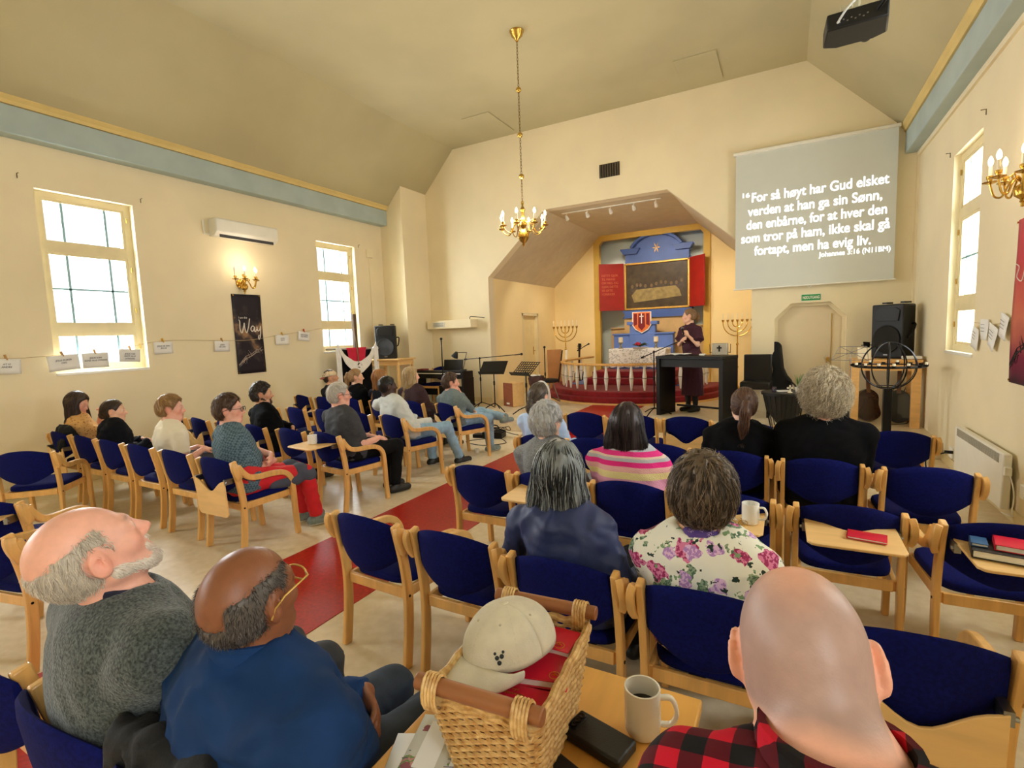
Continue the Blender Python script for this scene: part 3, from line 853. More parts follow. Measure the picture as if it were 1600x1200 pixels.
def strands(sd, V, n, steps, step, flow, w, c1, c2, seed, lift=(.002, .006), free=0, curl=0.0, curlf=40.0, pick=None, jit=.25, mixp=.5, grav=.6):
    rng = np.random.default_rng(seed)
    pool = V if pick is None else V[pick(V)]
    if len(pool) == 0: return None
    P = pool[rng.integers(0, len(pool), n)] + rng.normal(0, sd.h * .4, (n, 3))
    rj = rng.normal(0, jit, (n, 3)); lf = rng.uniform(lift[0], lift[1], n); ph = rng.uniform(0, 6.28, n)
    pts = []; D = None
    for i in range(steps + 1):
        N = sd.grad(P)
        if i < steps + 1 - free or D is None:
            D = flow(P) + rj * .6; D = D - N * (D * N).sum(1, keepdims=True) * .92
            if i <= steps - free:
                d = sd.sample(P); P = P - N * (np.clip(d, -.02, .02) - lf * (i / steps))[:, None] * .85
        else:
            D = D * (1 - grav * .4) + np.array([0, 0, -1.0]) * grav * .4
        D = D / (np.linalg.norm(D, axis=1, keepdims=True) + 1e-9)
        B = np.cross(D, N); B /= (np.linalg.norm(B, axis=1, keepdims=True) + 1e-9)
        Q = P + (B * np.sin(ph + i * step * curlf)[:, None] + N * np.cos(ph + i * step * curlf)[:, None]) * curl * (i / steps)
        pts.append((Q, B, N)); P = P + D * step
    S = steps + 1; VV = np.zeros((n, S, 3, 3))
    for i, (Q, B, N) in enumerate(pts):
        r = w * (1 - .75 * (i / steps) ** 2) * rng.uniform(.8, 1.2, n)[:, None]
        VV[:, i, 0] = Q + N * r * .8; VV[:, i, 1] = Q + B * r - N * r * .4; VV[:, i, 2] = Q - B * r - N * r * .4
    base = (np.arange(n) * S * 3)[:, None, None] + (np.arange(S - 1) * 3)[None, :, None]
    F = []
    for a in range(3):
        b = (a + 1) % 3
        F.append(np.stack([base[..., 0] + a, base[..., 0] + b, base[..., 0] + 3 + b, base[..., 0] + 3 + a], -1).reshape(-1, 4))
    mix = (rng.uniform(0, 1, n) < mixp).astype(float) * rng.uniform(.5, 1, n)
    br = rng.uniform(.75, 1.2, n)
    col = (L3c(c1)[None] * (1 - mix[:, None]) + L3c(c2)[None] * mix[:, None]) * br[:, None]
    return VV.reshape(-1, 3), np.concatenate(F), np.repeat(col, S * 3, 0)

def join(parts):
    Vs, Qs, Cs, o = [], [], [], 0
    for p in parts:
        if p is None: continue
        V, Q, C = p; Vs.append(V); Qs.append(Q + o); Cs.append(C); o += len(V)
    return np.concatenate(Vs), np.concatenate(Qs), np.concatenate(Cs)

def vnormals(V, Q):
    n = np.cross(V[Q[:, 2]] - V[Q[:, 0]], V[Q[:, 3]] - V[Q[:, 1]]); N = np.zeros_like(V)
    for a in range(4): np.add.at(N, Q[:, a], n)
    return N / (np.linalg.norm(N, axis=1, keepdims=True) + 1e-12)

def folds(V, Q, amp, sc=(9, 9, 13), seed=0):
    P = V * np.array(sc); W = P + .8 * np.stack([vnoise(P * .7 + 9.1, seed + 3), vnoise(P * .7 + 4.7, seed + 4), vnoise(P * .7, seed + 5)], 1)
    n = vnoise(W, seed) + .5 * vnoise(W * 2.1, seed + 1)
    n = 1 - 2 * np.abs(n)           # ridged: reads as creases
    return V + vnormals(V, Q) * (n * amp)[:, None]
# ---------------------------------------------------------------- people
def lerp(a, b, t): return Vector(a) * (1 - t) + Vector(b) * t

def cloth(name, V, Q, m, root):
    return place(np_mesh(name, V, Q, m), name, root)

def person(label, pos, head, hw, yaw=0, pitch=0, roll=0, skin=(232, 178, 150), fem=False, fat=1.0, sh=.19, hs=1.0,
           arms=('lap', 'lap'), top=None, sleeve=1.0, collar=None, pants=None, shoe=None, hair=None, stub=None, blush=1.0, earo=0.0,
           h=.010, hc=.013, fold=.006, knees=None, feet=None, stand=False, beard=None, glasses=None, seed=1, neck=1.0, bodyfn=None, low=None, topfn=None, cutneck=1.0, sockless=True, lift=0.0, ndrop=.178, nshift=(0, 0, 0), sdrop=.062):
    x0, y0 = pos
    root = thing('person', label, 'person', (x0, y0, lift), -R(head))
    Rz = Matrix.Rotation(R(head), 3, 'Z')
    H = Rz @ (Vector(hw) - Vector((x0, y0, lift)))
    Rm = head_matrix(yaw, pitch, roll)
    N = H + Vector((0, -.022 - .0006 * max(pitch, 0) * .0, -ndrop * hs))
    N += Vector(((Rm @ Vector((0, 0, -1))).x * .05, (Rm @ Vector((0, 0, -1))).y * .06, 0)) + Vector(nshift)
    if stand: P = Vector((0, 0, .95))
    else: P = Vector((0, -.095, .535))
    S = {s: N + Vector((s * sh, .0, -sdrop)) for s in (-1, 1)}
    up_l, fo_l = .275 * (.95 if fem else 1.0), .245 * (.95 if fem else 1.0)
    if not stand:
        K = {s: Vector((s * .105, .36, .505)) for s in (-1, 1)}; A = {s: Vector((s * .115, .37, .10)) for s in (-1, 1)}
    else:
        K = {s: Vector((s * .085, .03, .50)) for s in (-1, 1)}; A = {s: Vector((s * .085, .0, .09)) for s in (-1, 1)}
    for d, src in ((K, knees), (A, feet)):
        if src:
            for s in src: d[s] = Vector(src[s])
    W, EL, HD, HN, CU = {}, {}, {}, {}, {}
    for s, a in zip((-1, 1), arms):
        pole = (s * .5, -.25, -1); cu = .55; nrm = (0, .2, 1); dr = None
        if isinstance(a, dict):
            w_ = Vector(a['w']); pole = a.get('pole', pole); cu = a.get('curl', cu); nrm = a.get('n', nrm); dr = a.get('d')
        elif a == 'lap': w_ = Vector((s * .10, .20, .625)); dr = (-s * .45, .85, -.2)
        elif a == 'thigh': w_ = Vector((s * .12, .16, .63)); dr = (-s * .1, 1, -.15)
        elif a == 'cross': w_ = Vector((-s * .035, max(.14, N.y + .26) + .05 * (fat - 1), N.z - .265 - .02 * s)); pole = (s * .45, .02, -1); dr = (-s * .85, -.28, -.05 + .22 * s); nrm = (0, 1, .3)
        elif a == 'side': w_ = Vector((s * (sh + .06), .14, .60)); dr = (0, 1, -.3)
        elif a == 'chin': w_ = H + Vector((s * .045, .115, -.155)); pole = (s * .5, .3, -1); dr = (-s * .35, -.2, 1); nrm = (s * .4, .9, .2); cu = 1.2
        elif a == 'clasp': w_ = H + Vector((s * .055, .20, -.16)); pole = (s * .6, 0, -1); dr = (-s * .55, .15, .9); nrm = (s * .5, .8, 0); cu = 1.0
        EL[s], W[s] = ik(S[s], w_, up_l, fo_l, pole)
        HD[s] = Vector(dr) if dr else (W[s] - EL[s]); HN[s] = nrm; CU[s] = cu
    # ---- one continuous body
    allp = [H + Vector((0, 0, .16)), P, N] + list(K.values()) + list(A.values()) + list(W.values()) + list(EL.values()) + [H + Rm @ Vector((0, .16, 0)), P + Vector((0, -.2, 0))] + [S[s] + Vector((s * .11, 0, 0)) for s in S] + [W[s] + HD[s].normalized() * .19 for s in W]
    lo = np.min([list(p) for p in allp], 0) - .14; hi = np.max([list(p) for p in allp], 0) + .14
    lo[2] = max(lo[2], 0.0)
    b = SDF(lo, hi, h)
    sculpt_head(b, H, Rm, hs, fem, earo=earo)
    nr = (.046 if fem else .056) * neck
    nb = H + Rm @ Vector((0, -.030, -.045)) * hs
    b.cone(nb, N + Vector((0, -.01, .02)), nr * .98, nr * 1.06, .03); b.cone(H + Rm @ Vector((0, .012, -.075)) * hs, N + Vector((0, .02, -.01)), nr * .75, nr * .85, .03)
    tf = fat
    def torso(sd, o, k=.05, low_only=False):
        g = lambda t: P * (1 - t) + N * t
        sd.cone(P + Vector((-.075, 0, 0)), P + Vector((.075, 0, 0)), .110 * tf + o, .110 * tf + o, k)
        c = g(.34); sd.ell(c + Vector((0, .012 + .05 * (tf - 1), 0)), (.150 * tf + o, .118 * tf + o, .17 + o), k)
        c = g(.70); sd.ell(c + Vector((0, .005, 0)), (sh * .86 * (.6 + .4 * tf) + o, .112 * (.7 + .3 * tf) + o, .19 + o), k)
        for s in (-1, 1):
            sd.cone(N + Vector((s * .02, -.005, .012)), S[s], .048 + o, .056 + o, k)
            sd.ell(g(.62) + Vector((s * sh * .42, .0, 0)), (.085 * tf + o, .108 * (.7 + .3 * tf) + o, .16 + o), k)
            if fem: sd.ell(g(.60) + Vector((s * .075, .085 * tf, 0)), (.062 + o, .052 + o, .062 + o), .04)
    torso(b, -.006)
    ar = .9 if fem else 1.0
    for s in (-1, 1):
        b.cone(S[s], EL[s], .050 * ar * (.7 + .3 * tf), .040 * ar, .03); b.cone(EL[s], W[s], .040 * ar, .026 * ar, .018)
        hand(b, W[s] - HD[s].normalized() * .012, HD[s], HN[s], s, CU[s], .95 if fem else 1.02, max(.006, h * .7))
        b.cone(P + Vector((s * .085, 0, -.01)), K[s], .090 * (.6 + .4 * tf), .058, .03); b.cone(K[s], A[s], .056, .036, .02)
        ft = A[s] + Vector((0, .15, -.055)); b.cone(A[s] + Vector((0, -.03, -.05)), ft, .035, .030, .03)
    if bodyfn: bodyfn(b, H, Rm, N, S)
    V, Q = b.surf(); V = relax(V, Q, 1, .4)
    tone = face_tone(V, H, Rm, hs, skin, stub=stub, blush=blush)
    place(np_mesh('body', V, Q, SKIN, tone), 'body', root)
    # ---- clothes
    def region(o):
        lo2 = np.minimum(lo, lo + 0) - .02; return SDF(lo2, hi + .02, hc)
    if top:
        t = region(0); torso(t, .010, .05)
        for s in (-1, 1):
            r0, r1 = .060 * ar * (.75 + .25 * tf), .050 * ar
            if sleeve >= 1:
                t.cone(S[s], EL[s], r0 + .006, r1 + .004, .03); fr = sleeve - 1 if sleeve > 1 else 1
                t.cone(EL[s], lerp(EL[s], W[s], min(fr, 1)), r1 + .004, (.036 if fr >= 1 else .044) + .004, .015, flat=True)
            elif sleeve > 0: t.cone(S[s], lerp(S[s], EL[s], sleeve), r0 + .008, r1 + .014, .03, flat=True)
        if topfn: topfn(t, H, Rm, N, S, P, W, EL)
        if collar:
            ring = [N + Vector((math.cos(a) * (nr + .016), math.sin(a) * (nr + .020) + .002, .034 + .018 * math.sin(-a))) for a in np.linspace(0, 2 * PI, 15)]
            for a, c in zip(ring[:-1], ring[1:]):
                if collar == 'shirt': t.cone(a, c, .009, .009, .006); t.cone(a + Vector((0, 0, -.018)) + (a - N) * .10, c + Vector((0, 0, -.018)) + (c - N) * .10, .011, .011, .012)
                else: t.cone(a, c, .011, .011, .012)
        t.ell(N + Vector((0, .012, .060)), (nr * 1.18 * cutneck, nr * 1.3 * cutneck, .062), .006, 's')
        if not stand: # hem: cut where the shirt meets the seat
            t.op(lambda X, Y, Z: Z - (P.z - .075), lo - 1, [hi[0] + 1, hi[1] + 1, P.z - .05], .01, 's')
        V2, Q2 = t.surf(); V2 = relax(V2, Q2, 1, .5); V2 = folds(V2, Q2, fold, seed=seed)
        cloth('top_clothing', V2, Q2, top, root)
    if pants:
        t = region(0)
        t.cone(P + Vector((-.08, 0, 0)), P + Vector((.08, 0, 0)), .112 * tf, .112 * tf, .05)
        for s in (-1, 1):
            t.cone(P + Vector((s * .085, .0, -.005)), K[s], .096 * (.6 + .4 * tf), .069, .03)
            t.cone(K[s], A[s], .069, .056, .02, flat=True)
        if not stand: t.op(lambda X, Y, Z: Z - .448, lo - 1, [hi[0] + 1, .24, .44], .02, 's') if False else None
        V2, Q2 = t.surf(); V2 = relax(V2, Q2, 1, .5); V2 = folds(V2, Q2, .006, (8, 8, 10), seed + 7)
        cloth('trousers', V2, Q2, pants, root)
    if low: low(root, lo, hi, P, K, A, hc)
    if shoe:
        for s in (-1, 1):
            c = A[s]; z0 = c.z - .092
            t = SDF([c.x - .09, c.y - .14, z0 - .03], [c.x + .09, c.y + .26, z0 + .17], .009)
            t.cone((c.x, c.y - .045, z0 + .045), (c.x + s * .012, c.y + .15, z0 + .034), .044, .038, .03)
            t.cone((c.x, c.y - .01, z0 + .05), (c.x, c.y + .02, z0 + .10), .045, .045, .03)
            t.ell((c.x + s * .01, c.y + .09, z0 + .035), (.047, .10, .036), .02)
            t.op(lambda X, Y, Z: Z - (z0 + .004), [c.x - .2, c.y - .3, z0 - .1], [c.x + .2, c.y + .4, z0 + .004], .004, 's')
            V2, Q2 = t.surf(); V2 = relax(V2, Q2, 1, .5); mi = (V2[Q2].mean(1)[:, 2] < z0 + .022).astype(int)
            me = np_mesh('shoe', V2, Q2, list(shoe)); me.polygons.foreach_set('material_index', mi.tolist())
            place(me, 'shoe', root)
    ctx = dict(root=root, H=H, Rm=Rm, s=hs, N=N, S=S, P=P, seed=seed, W=W, EL=EL, HD=HD)
    if hair: hair(ctx)
    if beard: beard(ctx)
    if glasses: make_glasses(ctx, glasses)
    return ctx

def hpt(c, x, y, z): return c['H'] + c['Rm'] @ Vector((x, y, z)) * c['s']

def make_glasses(c, g):
    mf, w = g; b = MB()
    for s in (-1, 1):
        pts = []
        for k in range(16):
            a = 2 * PI * k / 16; e = .75
            pts.append(hpt(c, s * .033 + math.copysign(abs(math.cos(a)) ** e, math.cos(a)) * .026, .1055, .0 + math.copysign(abs(math.sin(a)) ** e, math.sin(a)) * .019))
        b.tube(pts, w, 6, closed=True)
        b.tube([hpt(c, s * .060, .103, .008), hpt(c, s * .078, .092, .010), hpt(c, s * .087, .01, .012), hpt(c, s * .088, -.022, .002), hpt(c, s * .086, -.034, -.018)], w * .9, 6)
    b.tube([hpt(c, -.008, .109, .004), hpt(c, .008, .109, .004)], w, 6)
    o = obj('glasses', b, mf, c['root'])
    l = MB()
    for s in (-1, 1):
        vs = [hpt(c, s * .033 + math.cos(2 * PI * k / 16) * .025, .1053, math.sin(2 * PI * k / 16) * .018) for k in range(16)]
        l.add(vs, [tuple(range(16))])
    obj('lens', l, glassy('spectacle_lens', (245, 248, 250), .08), o)

def hair_obj(c, sd, c1, c2, n, steps, step, flow, w, lift=(.001, .006), free=0, curl=0.0, curlf=40, pick=None, jit=.3, mixp=.5, amp=.004, sc=(60, 60, 14), name='hair', base_mul=.75, extra=None, grav=.6):
    V, Q = sd.surf(); V = relax(V, Q, 1, .4)
    if amp: V = V + vnormals(V, Q) * (vnoise(V * np.array(sc), c['seed']) * amp)[:, None]
    bc = (L3c(c1) * .6 + L3c(c2) * .4) * base_mul
    parts = [(V, Q, np.tile(bc, (len(V), 1)))]
    if n: parts.append(strands(sd, V, n, steps, step, flow, w, c1, c2, c['seed'] + 11, lift, free, curl, curlf, pick, jit, mixp, grav))
    if extra: parts += extra
    V, Q, C = join(parts)
    return place(np_mesh(name, V, Q, HAIR, C), name, c['root'])

def head_sdf(c, h, up=.2, dn=.2, r=.19):
    H = np.array(c['H']); return SDF(H - [r, r, dn], H + [r, r, up], h)

def flow_from(c, crown=(0, -.045, .115), down=.5, fwd=0.0):
    """hair lies away from the crown and then hangs"""
    C = np.array(hpt(c, *crown))
    F = np.array(c['Rm'] @ Vector((0, 1, 0)))
    def f(P):
        d = P - C; d /= (np.linalg.norm(d, axis=1, keepdims=True) + 1e-6)
        return d + np.array([0, 0, -down]) + F * fwd
    return f

def hair_short(c1, c2, t=.016, top=.012, n=500, L=.05, hl=0.0, nape=-.075, fwd=.35, side=0.0, mixp=.5, w=.0016, h=.007, curl=0, amp=.006, lift=(.002, .012), fn=None):
    def go(c):
        sd = head_sdf(c, h); hair_cap(sd, c['H'], c['Rm'], c['s'], t, top, hl, nape, side, fn)
        st = 6
        hair_obj(c, sd, c1, c2, n, st, L / st, flow_from(c, down=.25, fwd=fwd), w, lift, 0, curl, 90, jit=.45, mixp=mixp, amp=amp, sc=(70, 70, 40))
    return go

def hair_long(c1, c2, length=.30, t=.018, top=.010, n=700, wave=.0, width=.085, front=False, mixp=.5, w=.0018, h=.008, hl=.0, back=.10, free=2, curlf=35, amp=.006, flare=1.0, part=True):
    def go(c):
        sd = head_sdf(c, h, .2, .2 + length, .22); hair_cap(sd, c['H'], c['Rm'], c['s'], t, top, hl, -.10, ear=False)
        s = c['s']; Hh = c['H']
        a = hpt(c, 0, -.055, -.02)
        for x in (-1, 0, 1):
            p0 = hpt(c, x * .048, -.045 + .01 * abs(x), -.01)
            p1 = Vector((p0.x + (x * .016) * flare, p0.y - .015, Hh.z - .10)); p2 = Vector((p0.x + x * .028 * flare, min(p0.y, c['N'].y - .035) - back * .3, Hh.z - length))
            sd.cone(p0, p1, .056, .056, .04, sy=.8); sd.cone(p1, p2, .056, .040, .04, sy=.62)
        if front:
            for x in (-1, 1):
                p0 = hpt(c, x * .074, .02, .02); p1 = Vector((p0.x + x * .015, p0.y + .0, Hh.z - .11)); p2 = Vector((p0.x + x * .02, p0.y + .03, Hh.z - length * .9))
                sd.cone(p0, p1, .024, .028, .03); sd.cone(p1, p2, .028, .016, .03)
        L = length + .12; st = 12
        hair_obj(c, sd, c1, c2, n, st, L / st, flow_from(c, (0, .0, .125), down=1.3), w, (.001, .007), free, wave, curlf, jit=.16, mixp=mixp, amp=amp, sc=(45, 45, 8))
    return go

def hair_tied(c1, c2, kind='pony', length=.24, t=.010, n=450, mixp=.5, w=.0016, h=.007, at=(0, -.105, .045), hl=.0, sway=(0, 0, 0), tail=.030, band=(30, 28, 30)):
    def go(c):
        sd = head_sdf(c, h, .2, .22 + length, .24); hair_cap(sd, c['H'], c['Rm'], c['s'], t, .006, hl, -.070)
        A = hpt(c, *at); bk = c['Rm'] @ Vector((0, -1, 0)); ex = []
        tgt = np.array(A)
        def fl(P):
            d = tgt - P; return d / (np.linalg.norm(d, axis=1, keepdims=True) + 1e-6)
        o = hair_obj(c, sd, c1, c2, n, 8, .016, fl, w, (.0005, .003), 0, 0, jit=.12, mixp=mixp, amp=.003, sc=(50, 50, 20))
        s2 = SDF(np.array(A) - [.13, .16, length + .1], np.array(A) + [.13, .13, .1], h)
        if kind == 'pony':
            p = [A, A + bk * .035 + Vector((0, 0, .006)), A + bk * .055 + Vector((0, 0, -.05)) + Vector(sway) * .3, A + bk * .05 + Vector((0, 0, -length * .6)) + Vector(sway) * .7, A + bk * .035 + Vector((0, 0, -length)) + Vector(sway)]
            rr = [.016, tail * .8, tail, tail * .9, .010]
            for i in range(4): s2.cone(p[i], p[i + 1], rr[i], rr[i + 1], .02)
            fl2 = lambda P: np.tile(np.array([0, 0, -1.0]), (len(P), 1))
            hair_obj(c, s2, c1, c2, int(n * .6), 9, length / 9, fl2, w, (.001, .006), 2, .004, 30, jit=.15, mixp=mixp, amp=.004, sc=(60, 60, 10), name='ponytail')
            B = MB(); q = Vector(bk); u = q.orthogonal().normalized(); v2 = q.cross(u)
            B.tube([A + bk * .006 + (u * math.cos(k * PI / 6) + v2 * math.sin(k * PI / 6)) * .017 for k in range(12)], .006, 6, closed=True)
            obj('hair_band', B, mat('hair_band', band, .7), c['root'])
        else:
            s2.ell(A + bk * .022, (.045, .036, .042), .02)
            cc = np.array(A + bk * .022)
            fl2 = lambda P: np.cross(P - cc, np.array(list(bk)))
            hair_obj(c, s2, c1, c2, int(n * .4), 8, .014, fl2, w, (.001, .006), 0, 0, jit=.2, mixp=mixp, amp=.006, sc=(60, 60, 60), name='bun')
    return go

def fuzz(c1, c2, fn, n=900, L=.014, w=.0009, h=.006, t=.003, mixp=.5, fwd=0.0, down=.4, amp=0.0, lift=(.003, .009)):
    """close-cropped hair round the sides of a balding head: fn(a,b,c)>0 removes"""
    def go(c):
        sd = head_sdf(c, h); hair_cap(sd, c['H'], c['Rm'], c['s'], t, 0, 0, -.085, 0, fn, .006)
        hair_obj(c, sd, c1, c2, n, 4, L / 4, flow_from(c, (0, 0, .12), down=down, fwd=fwd), w, lift, 0, 0, jit=.55, mixp=mixp, amp=amp, sc=(80, 80, 80), base_mul=.9)
    return go

def beard_of(c1, c2, t=.006, n=300, L=.012, full=True, h=.006, mixp=.5, ear=-.02):
    def go(c):
        sd = head_sdf(c, h); s = c['s']; M = np.array(c['Rm'])
        for x in (-1, 1):
            sd.cone(hpt(c, x * .064, .000, -.050), hpt(c, x * .028, .062, -.098), .014 * s + t, .015 * s + t, .02)
            sd.cone(hpt(c, x * .030, .078, -.060), hpt(c, x * .018, .078, -.090), .007 * s + t * .5, .008 * s + t * .5, .012)
        sd.ell(hpt(c, 0, .068, -.100), (.026 * s + t, .022 * s + t, .020 * s + t), .02)
        sd.cone(hpt(c, -.020, .089, -.047), hpt(c, .020, .089, -.047), .006 * s, .006 * s, .01)
        dn = lambda P: np.tile(np.array(list(c['Rm'] @ Vector((0, .35, -1)))), (len(P), 1))
        hair_obj(c, sd, c1, c2, n, 3, L / 3, dn, .0009, (.002, .006), 0, 0, jit=.5, mixp=mixp, amp=.002, sc=(80, 80, 80), name='beard', base_mul=.95)
    return go
# ---------------------------------------------------------------- fabrics
def nodes_of(name):
    m = bpy.data.materials.new(name); m.use_nodes = True; nt = m.node_tree
    b = nt.nodes['Principled BSDF']; b.inputs['Roughness'].default_value = .85; b.inputs['Specular IOR Level'].default_value = .25
    tc = nt.nodes.new('ShaderNodeTexCoord')
    return m, nt, b, tc

def mixc(nt, fac, a, b):
    n = nt.nodes.new('ShaderNodeMix'); n.data_type = 'RGBA'
    if isinstance(fac, float): n.inputs[0].default_value = fac
    else: nt.links.new(fac, n.inputs[0])
    for i, v in ((6, a), (7, b)):
        if isinstance(v, tuple): n.inputs[i].default_value = v
        else: nt.links.new(v, n.inputs[i])
    return n.outputs[2]

def mth(nt, op, a, b=None, c=None):
    n = nt.nodes.new('ShaderNodeMath'); n.operation = op
    for i, v in enumerate((a, b, c)):
        if v is None: continue
        if isinstance(v, (int, float)): n.inputs[i].default_value = v
        else: nt.links.new(v, n.inputs[i])
    return n.outputs[0]

def plaid():
    m, nt, b, tc = nodes_of('red_black_check'); sp = nt.nodes.new('ShaderNodeSeparateXYZ')
    mp = nt.nodes.new('ShaderNodeMapping'); mp.inputs['Rotation'].default_value = (R(12), R(8), R(18)); nt.links.new(tc.outputs['Object'], mp.inputs[0]); nt.links.new(mp.outputs[0], sp.inputs[0])
    s1 = mth(nt, 'GREATER_THAN', mth(nt, 'FRACT', mth(nt, 'MULTIPLY', sp.outputs[0], 17.0)), .5)
    s2 = mth(nt, 'GREATER_THAN', mth(nt, 'FRACT', mth(nt, 'MULTIPLY', mth(nt, 'ADD', sp.outputs[2], mth(nt, 'MULTIPLY', sp.outputs[1], 1.0)), 15.0)), .5)
    c1 = mixc(nt, s1, lin((190, 14, 40)), lin((84, 8, 22))); c2 = mixc(nt, s1, lin((84, 8, 22)), lin((16, 14, 16)))
    nt.links.new(mixc(nt, s2, c1, c2), b.inputs['Base Color']); return m

def stripes(name, cols, scale, off=0.0, axis=2):
    m, nt, b, tc = nodes_of(name); sp = nt.nodes.new('ShaderNodeSeparateXYZ'); nt.links.new(tc.outputs['Object'], sp.inputs[0])
    rp = nt.nodes.new('ShaderNodeValToRGB'); rp.color_ramp.interpolation = 'CONSTANT'
    while len(rp.color_ramp.elements) < len(cols): rp.color_ramp.elements.new(.5)
    for i, (p, c) in enumerate(cols): rp.color_ramp.elements[i].position = p; rp.color_ramp.elements[i].color = lin(c)
    nt.links.new(mth(nt, 'MULTIPLY', mth(nt, 'SUBTRACT', sp.outputs[axis], off), scale), rp.inputs[0])
    nt.links.new(rp.outputs[0], b.inputs['Base Color'])
    nz = nt.nodes.new('ShaderNodeTexNoise'); nz.inputs['Scale'].default_value = 160; nt.links.new(tc.outputs['Object'], nz.inputs['Vector'])
    bp = nt.nodes.new('ShaderNodeBump'); bp.inputs['Strength'].default_value = .5; bp.inputs['Distance'].default_value = .01; nt.links.new(nz.outputs['Fac'], bp.inputs['Height']); nt.links.new(bp.outputs[0], b.inputs['Normal'])
    return m

def spots(name, base, layers):
    """layers: (scale, radius, colour, distort, seed, ring)"""
    m, nt, b, tc = nodes_of(name); col = lin(base)
    for sc, rad, c, dist, sd, c2 in layers:
        mp = nt.nodes.new('ShaderNodeMapping'); mp.inputs['Location'].default_value = (sd, sd * .7, sd * .3); nt.links.new(tc.outputs['Object'], mp.inputs[0])
        nz = nt.nodes.new('ShaderNodeTexNoise'); nz.inputs['Scale'].default_value = sc * 2.2; nz.inputs['Detail'].default_value = 2; nt.links.new(mp.outputs[0], nz.inputs['Vector'])
        va = nt.nodes.new('ShaderNodeVectorMath'); va.operation = 'SCALE'; va.inputs['Scale'].default_value = dist / sc; nt.links.new(nz.outputs['Color'], va.inputs[0])
        ad = nt.nodes.new('ShaderNodeVectorMath'); ad.operation = 'ADD'; nt.links.new(mp.outputs[0], ad.inputs[0]); nt.links.new(va.outputs[0], ad.inputs[1])
        vo = nt.nodes.new('ShaderNodeTexVoronoi'); vo.inputs['Scale'].default_value = sc; nt.links.new(ad.outputs[0], vo.inputs['Vector'])
        f = mth(nt, 'LESS_THAN', vo.outputs['Distance'], rad)
        cc = lin(c)
        if c2 is not None:
            w = nt.nodes.new('ShaderNodeTexNoise'); w.inputs['Scale'].default_value = sc * 9; nt.links.new(mp.outputs[0], w.inputs['Vector'])
            cc = mixc(nt, mth(nt, 'GREATER_THAN', w.outputs['Fac'], .5), cc, lin(c2))
        sparse = nt.nodes.new('ShaderNodeSeparateColor'); nt.links.new(vo.outputs['Color'], sparse.inputs[0])
        f = mth(nt, 'MULTIPLY', f, mth(nt, 'GREATER_THAN', sparse.outputs[0], .35))
        col = mixc(nt, f, col, cc)
    nt.links.new(col, b.inputs['Base Color']); return m

def knit_grid():
    m, nt, b, tc = nodes_of('grey_blue_jacquard'); mp = nt.nodes.new('ShaderNodeMapping'); mp.inputs['Rotation'].default_value = (0, R(40), R(40)); nt.links.new(tc.outputs['Object'], mp.inputs[0])
    ck = nt.nodes.new('ShaderNodeTexChecker'); ck.inputs['Scale'].default_value = 62; ck.inputs[1].default_value = lin((64, 84, 98)); ck.inputs[2].default_value = lin((98, 122, 134)); nt.links.new(mp.outputs[0], ck.inputs[0])
    nt.links.new(ck.outputs[0], b.inputs['Base Color']); return m

BLK = mat('black_knit', (11, 11, 14), .9, var=.15, vs=30, bump=.15, bs=200, spec=.12)
BLK2 = mat('navy_black_hoodie', (16, 18, 28), .9, var=.15, vs=30, bump=.15, bs=200, spec=.2)
DEN = mat('pale_denim', (138, 170, 196), .85, var=.12, vs=20, bump=.1, bs=300)
DEN2 = mat('dark_denim', (44, 56, 74), .85, var=.15, vs=20, bump=.1, bs=300)
BTR = mat('black_trousers', (12, 12, 13), .85, var=.12, vs=20, spec=.2)
GTR = mat('grey_trousers', (60, 62, 68), .85, var=.12, vs=20)
SOLE_W = mat('white_rubber', (214, 214, 206), .6); SHOE_G = mat('grey_green_trainer', (120, 136, 134), .7, var=.2, vs=40); SHOE_B = mat('black_shoe', (18, 18, 19), .5)
TWEED = mat('grey_wool_tweed', (92, 100, 98), .95, var=.5, vs=150, bump=.4, bs=160, sheen=.3, spec=.1, col2=(48, 54, 54))
COTTON = mat('dark_blue_cotton', (20, 52, 98), .85, var=.14, vs=10, bump=.12, bs=500, spec=.2)
FLEECE = mat('blue_fleece', (38, 88, 150), .9, var=.1, vs=30, bump=.2, bs=200)
RAIN = mat('navy_rain_shell', (42, 52, 92), .55, var=.08, vs=8, bump=.05, bs=100, spec=.35)

FAIR, PINK, WARM, DARK, BROWN = (238, 190, 162), (232, 172, 150), (222, 168, 136), (74, 48, 38), (150, 98, 66)

BALD_SHIRT = plaid()
# ---- foreground three
def feather(a, b, c):
    return .006 * np.sin(a * 310 + b * 170) * np.sin(b * 290 + c * 230) + .004 * np.sin(c * 610 + b * 530)
def fringe_grey(a, b, c):       # bald on top, hair round the sides and back
    lim = .040 + .20 * (b + .02) * 0 + np.where(b < -.03, -.012, 0)
    return np.maximum(c - (.064 + .25 * np.minimum(b + .02, 0)), b - .030) + feather(a, b, c)
def bulk(t, N, S, EL):
    for s in (-1, 1):
        t.cone(N + Vector((s * .05, -.03, -.045)), S[s] + Vector((-s * .02, 0, 0)), .078, .076, .06); t.cone(S[s] + Vector((-s * .015, 0, -.01)), lerp(S[s], EL[s], .7), .078, .066, .06)
    t.ell(N + Vector((0, -.01, -.20)), (.215, .145, .24), .08)
def grey_collar(t, H, Rm, N, S, P, W, EL): 
    bulk(t, N, S, EL)
    for s in (-1, 1): t.cone(N + Vector((s * .066, -.02, .045)), N + Vector((s * .075, .09, -.03)), .014, .016, .012)
    t.cone(N + Vector((-.066, -.03, .045)), N + Vector((.066, -.03, .045)), .015, .015, .012)

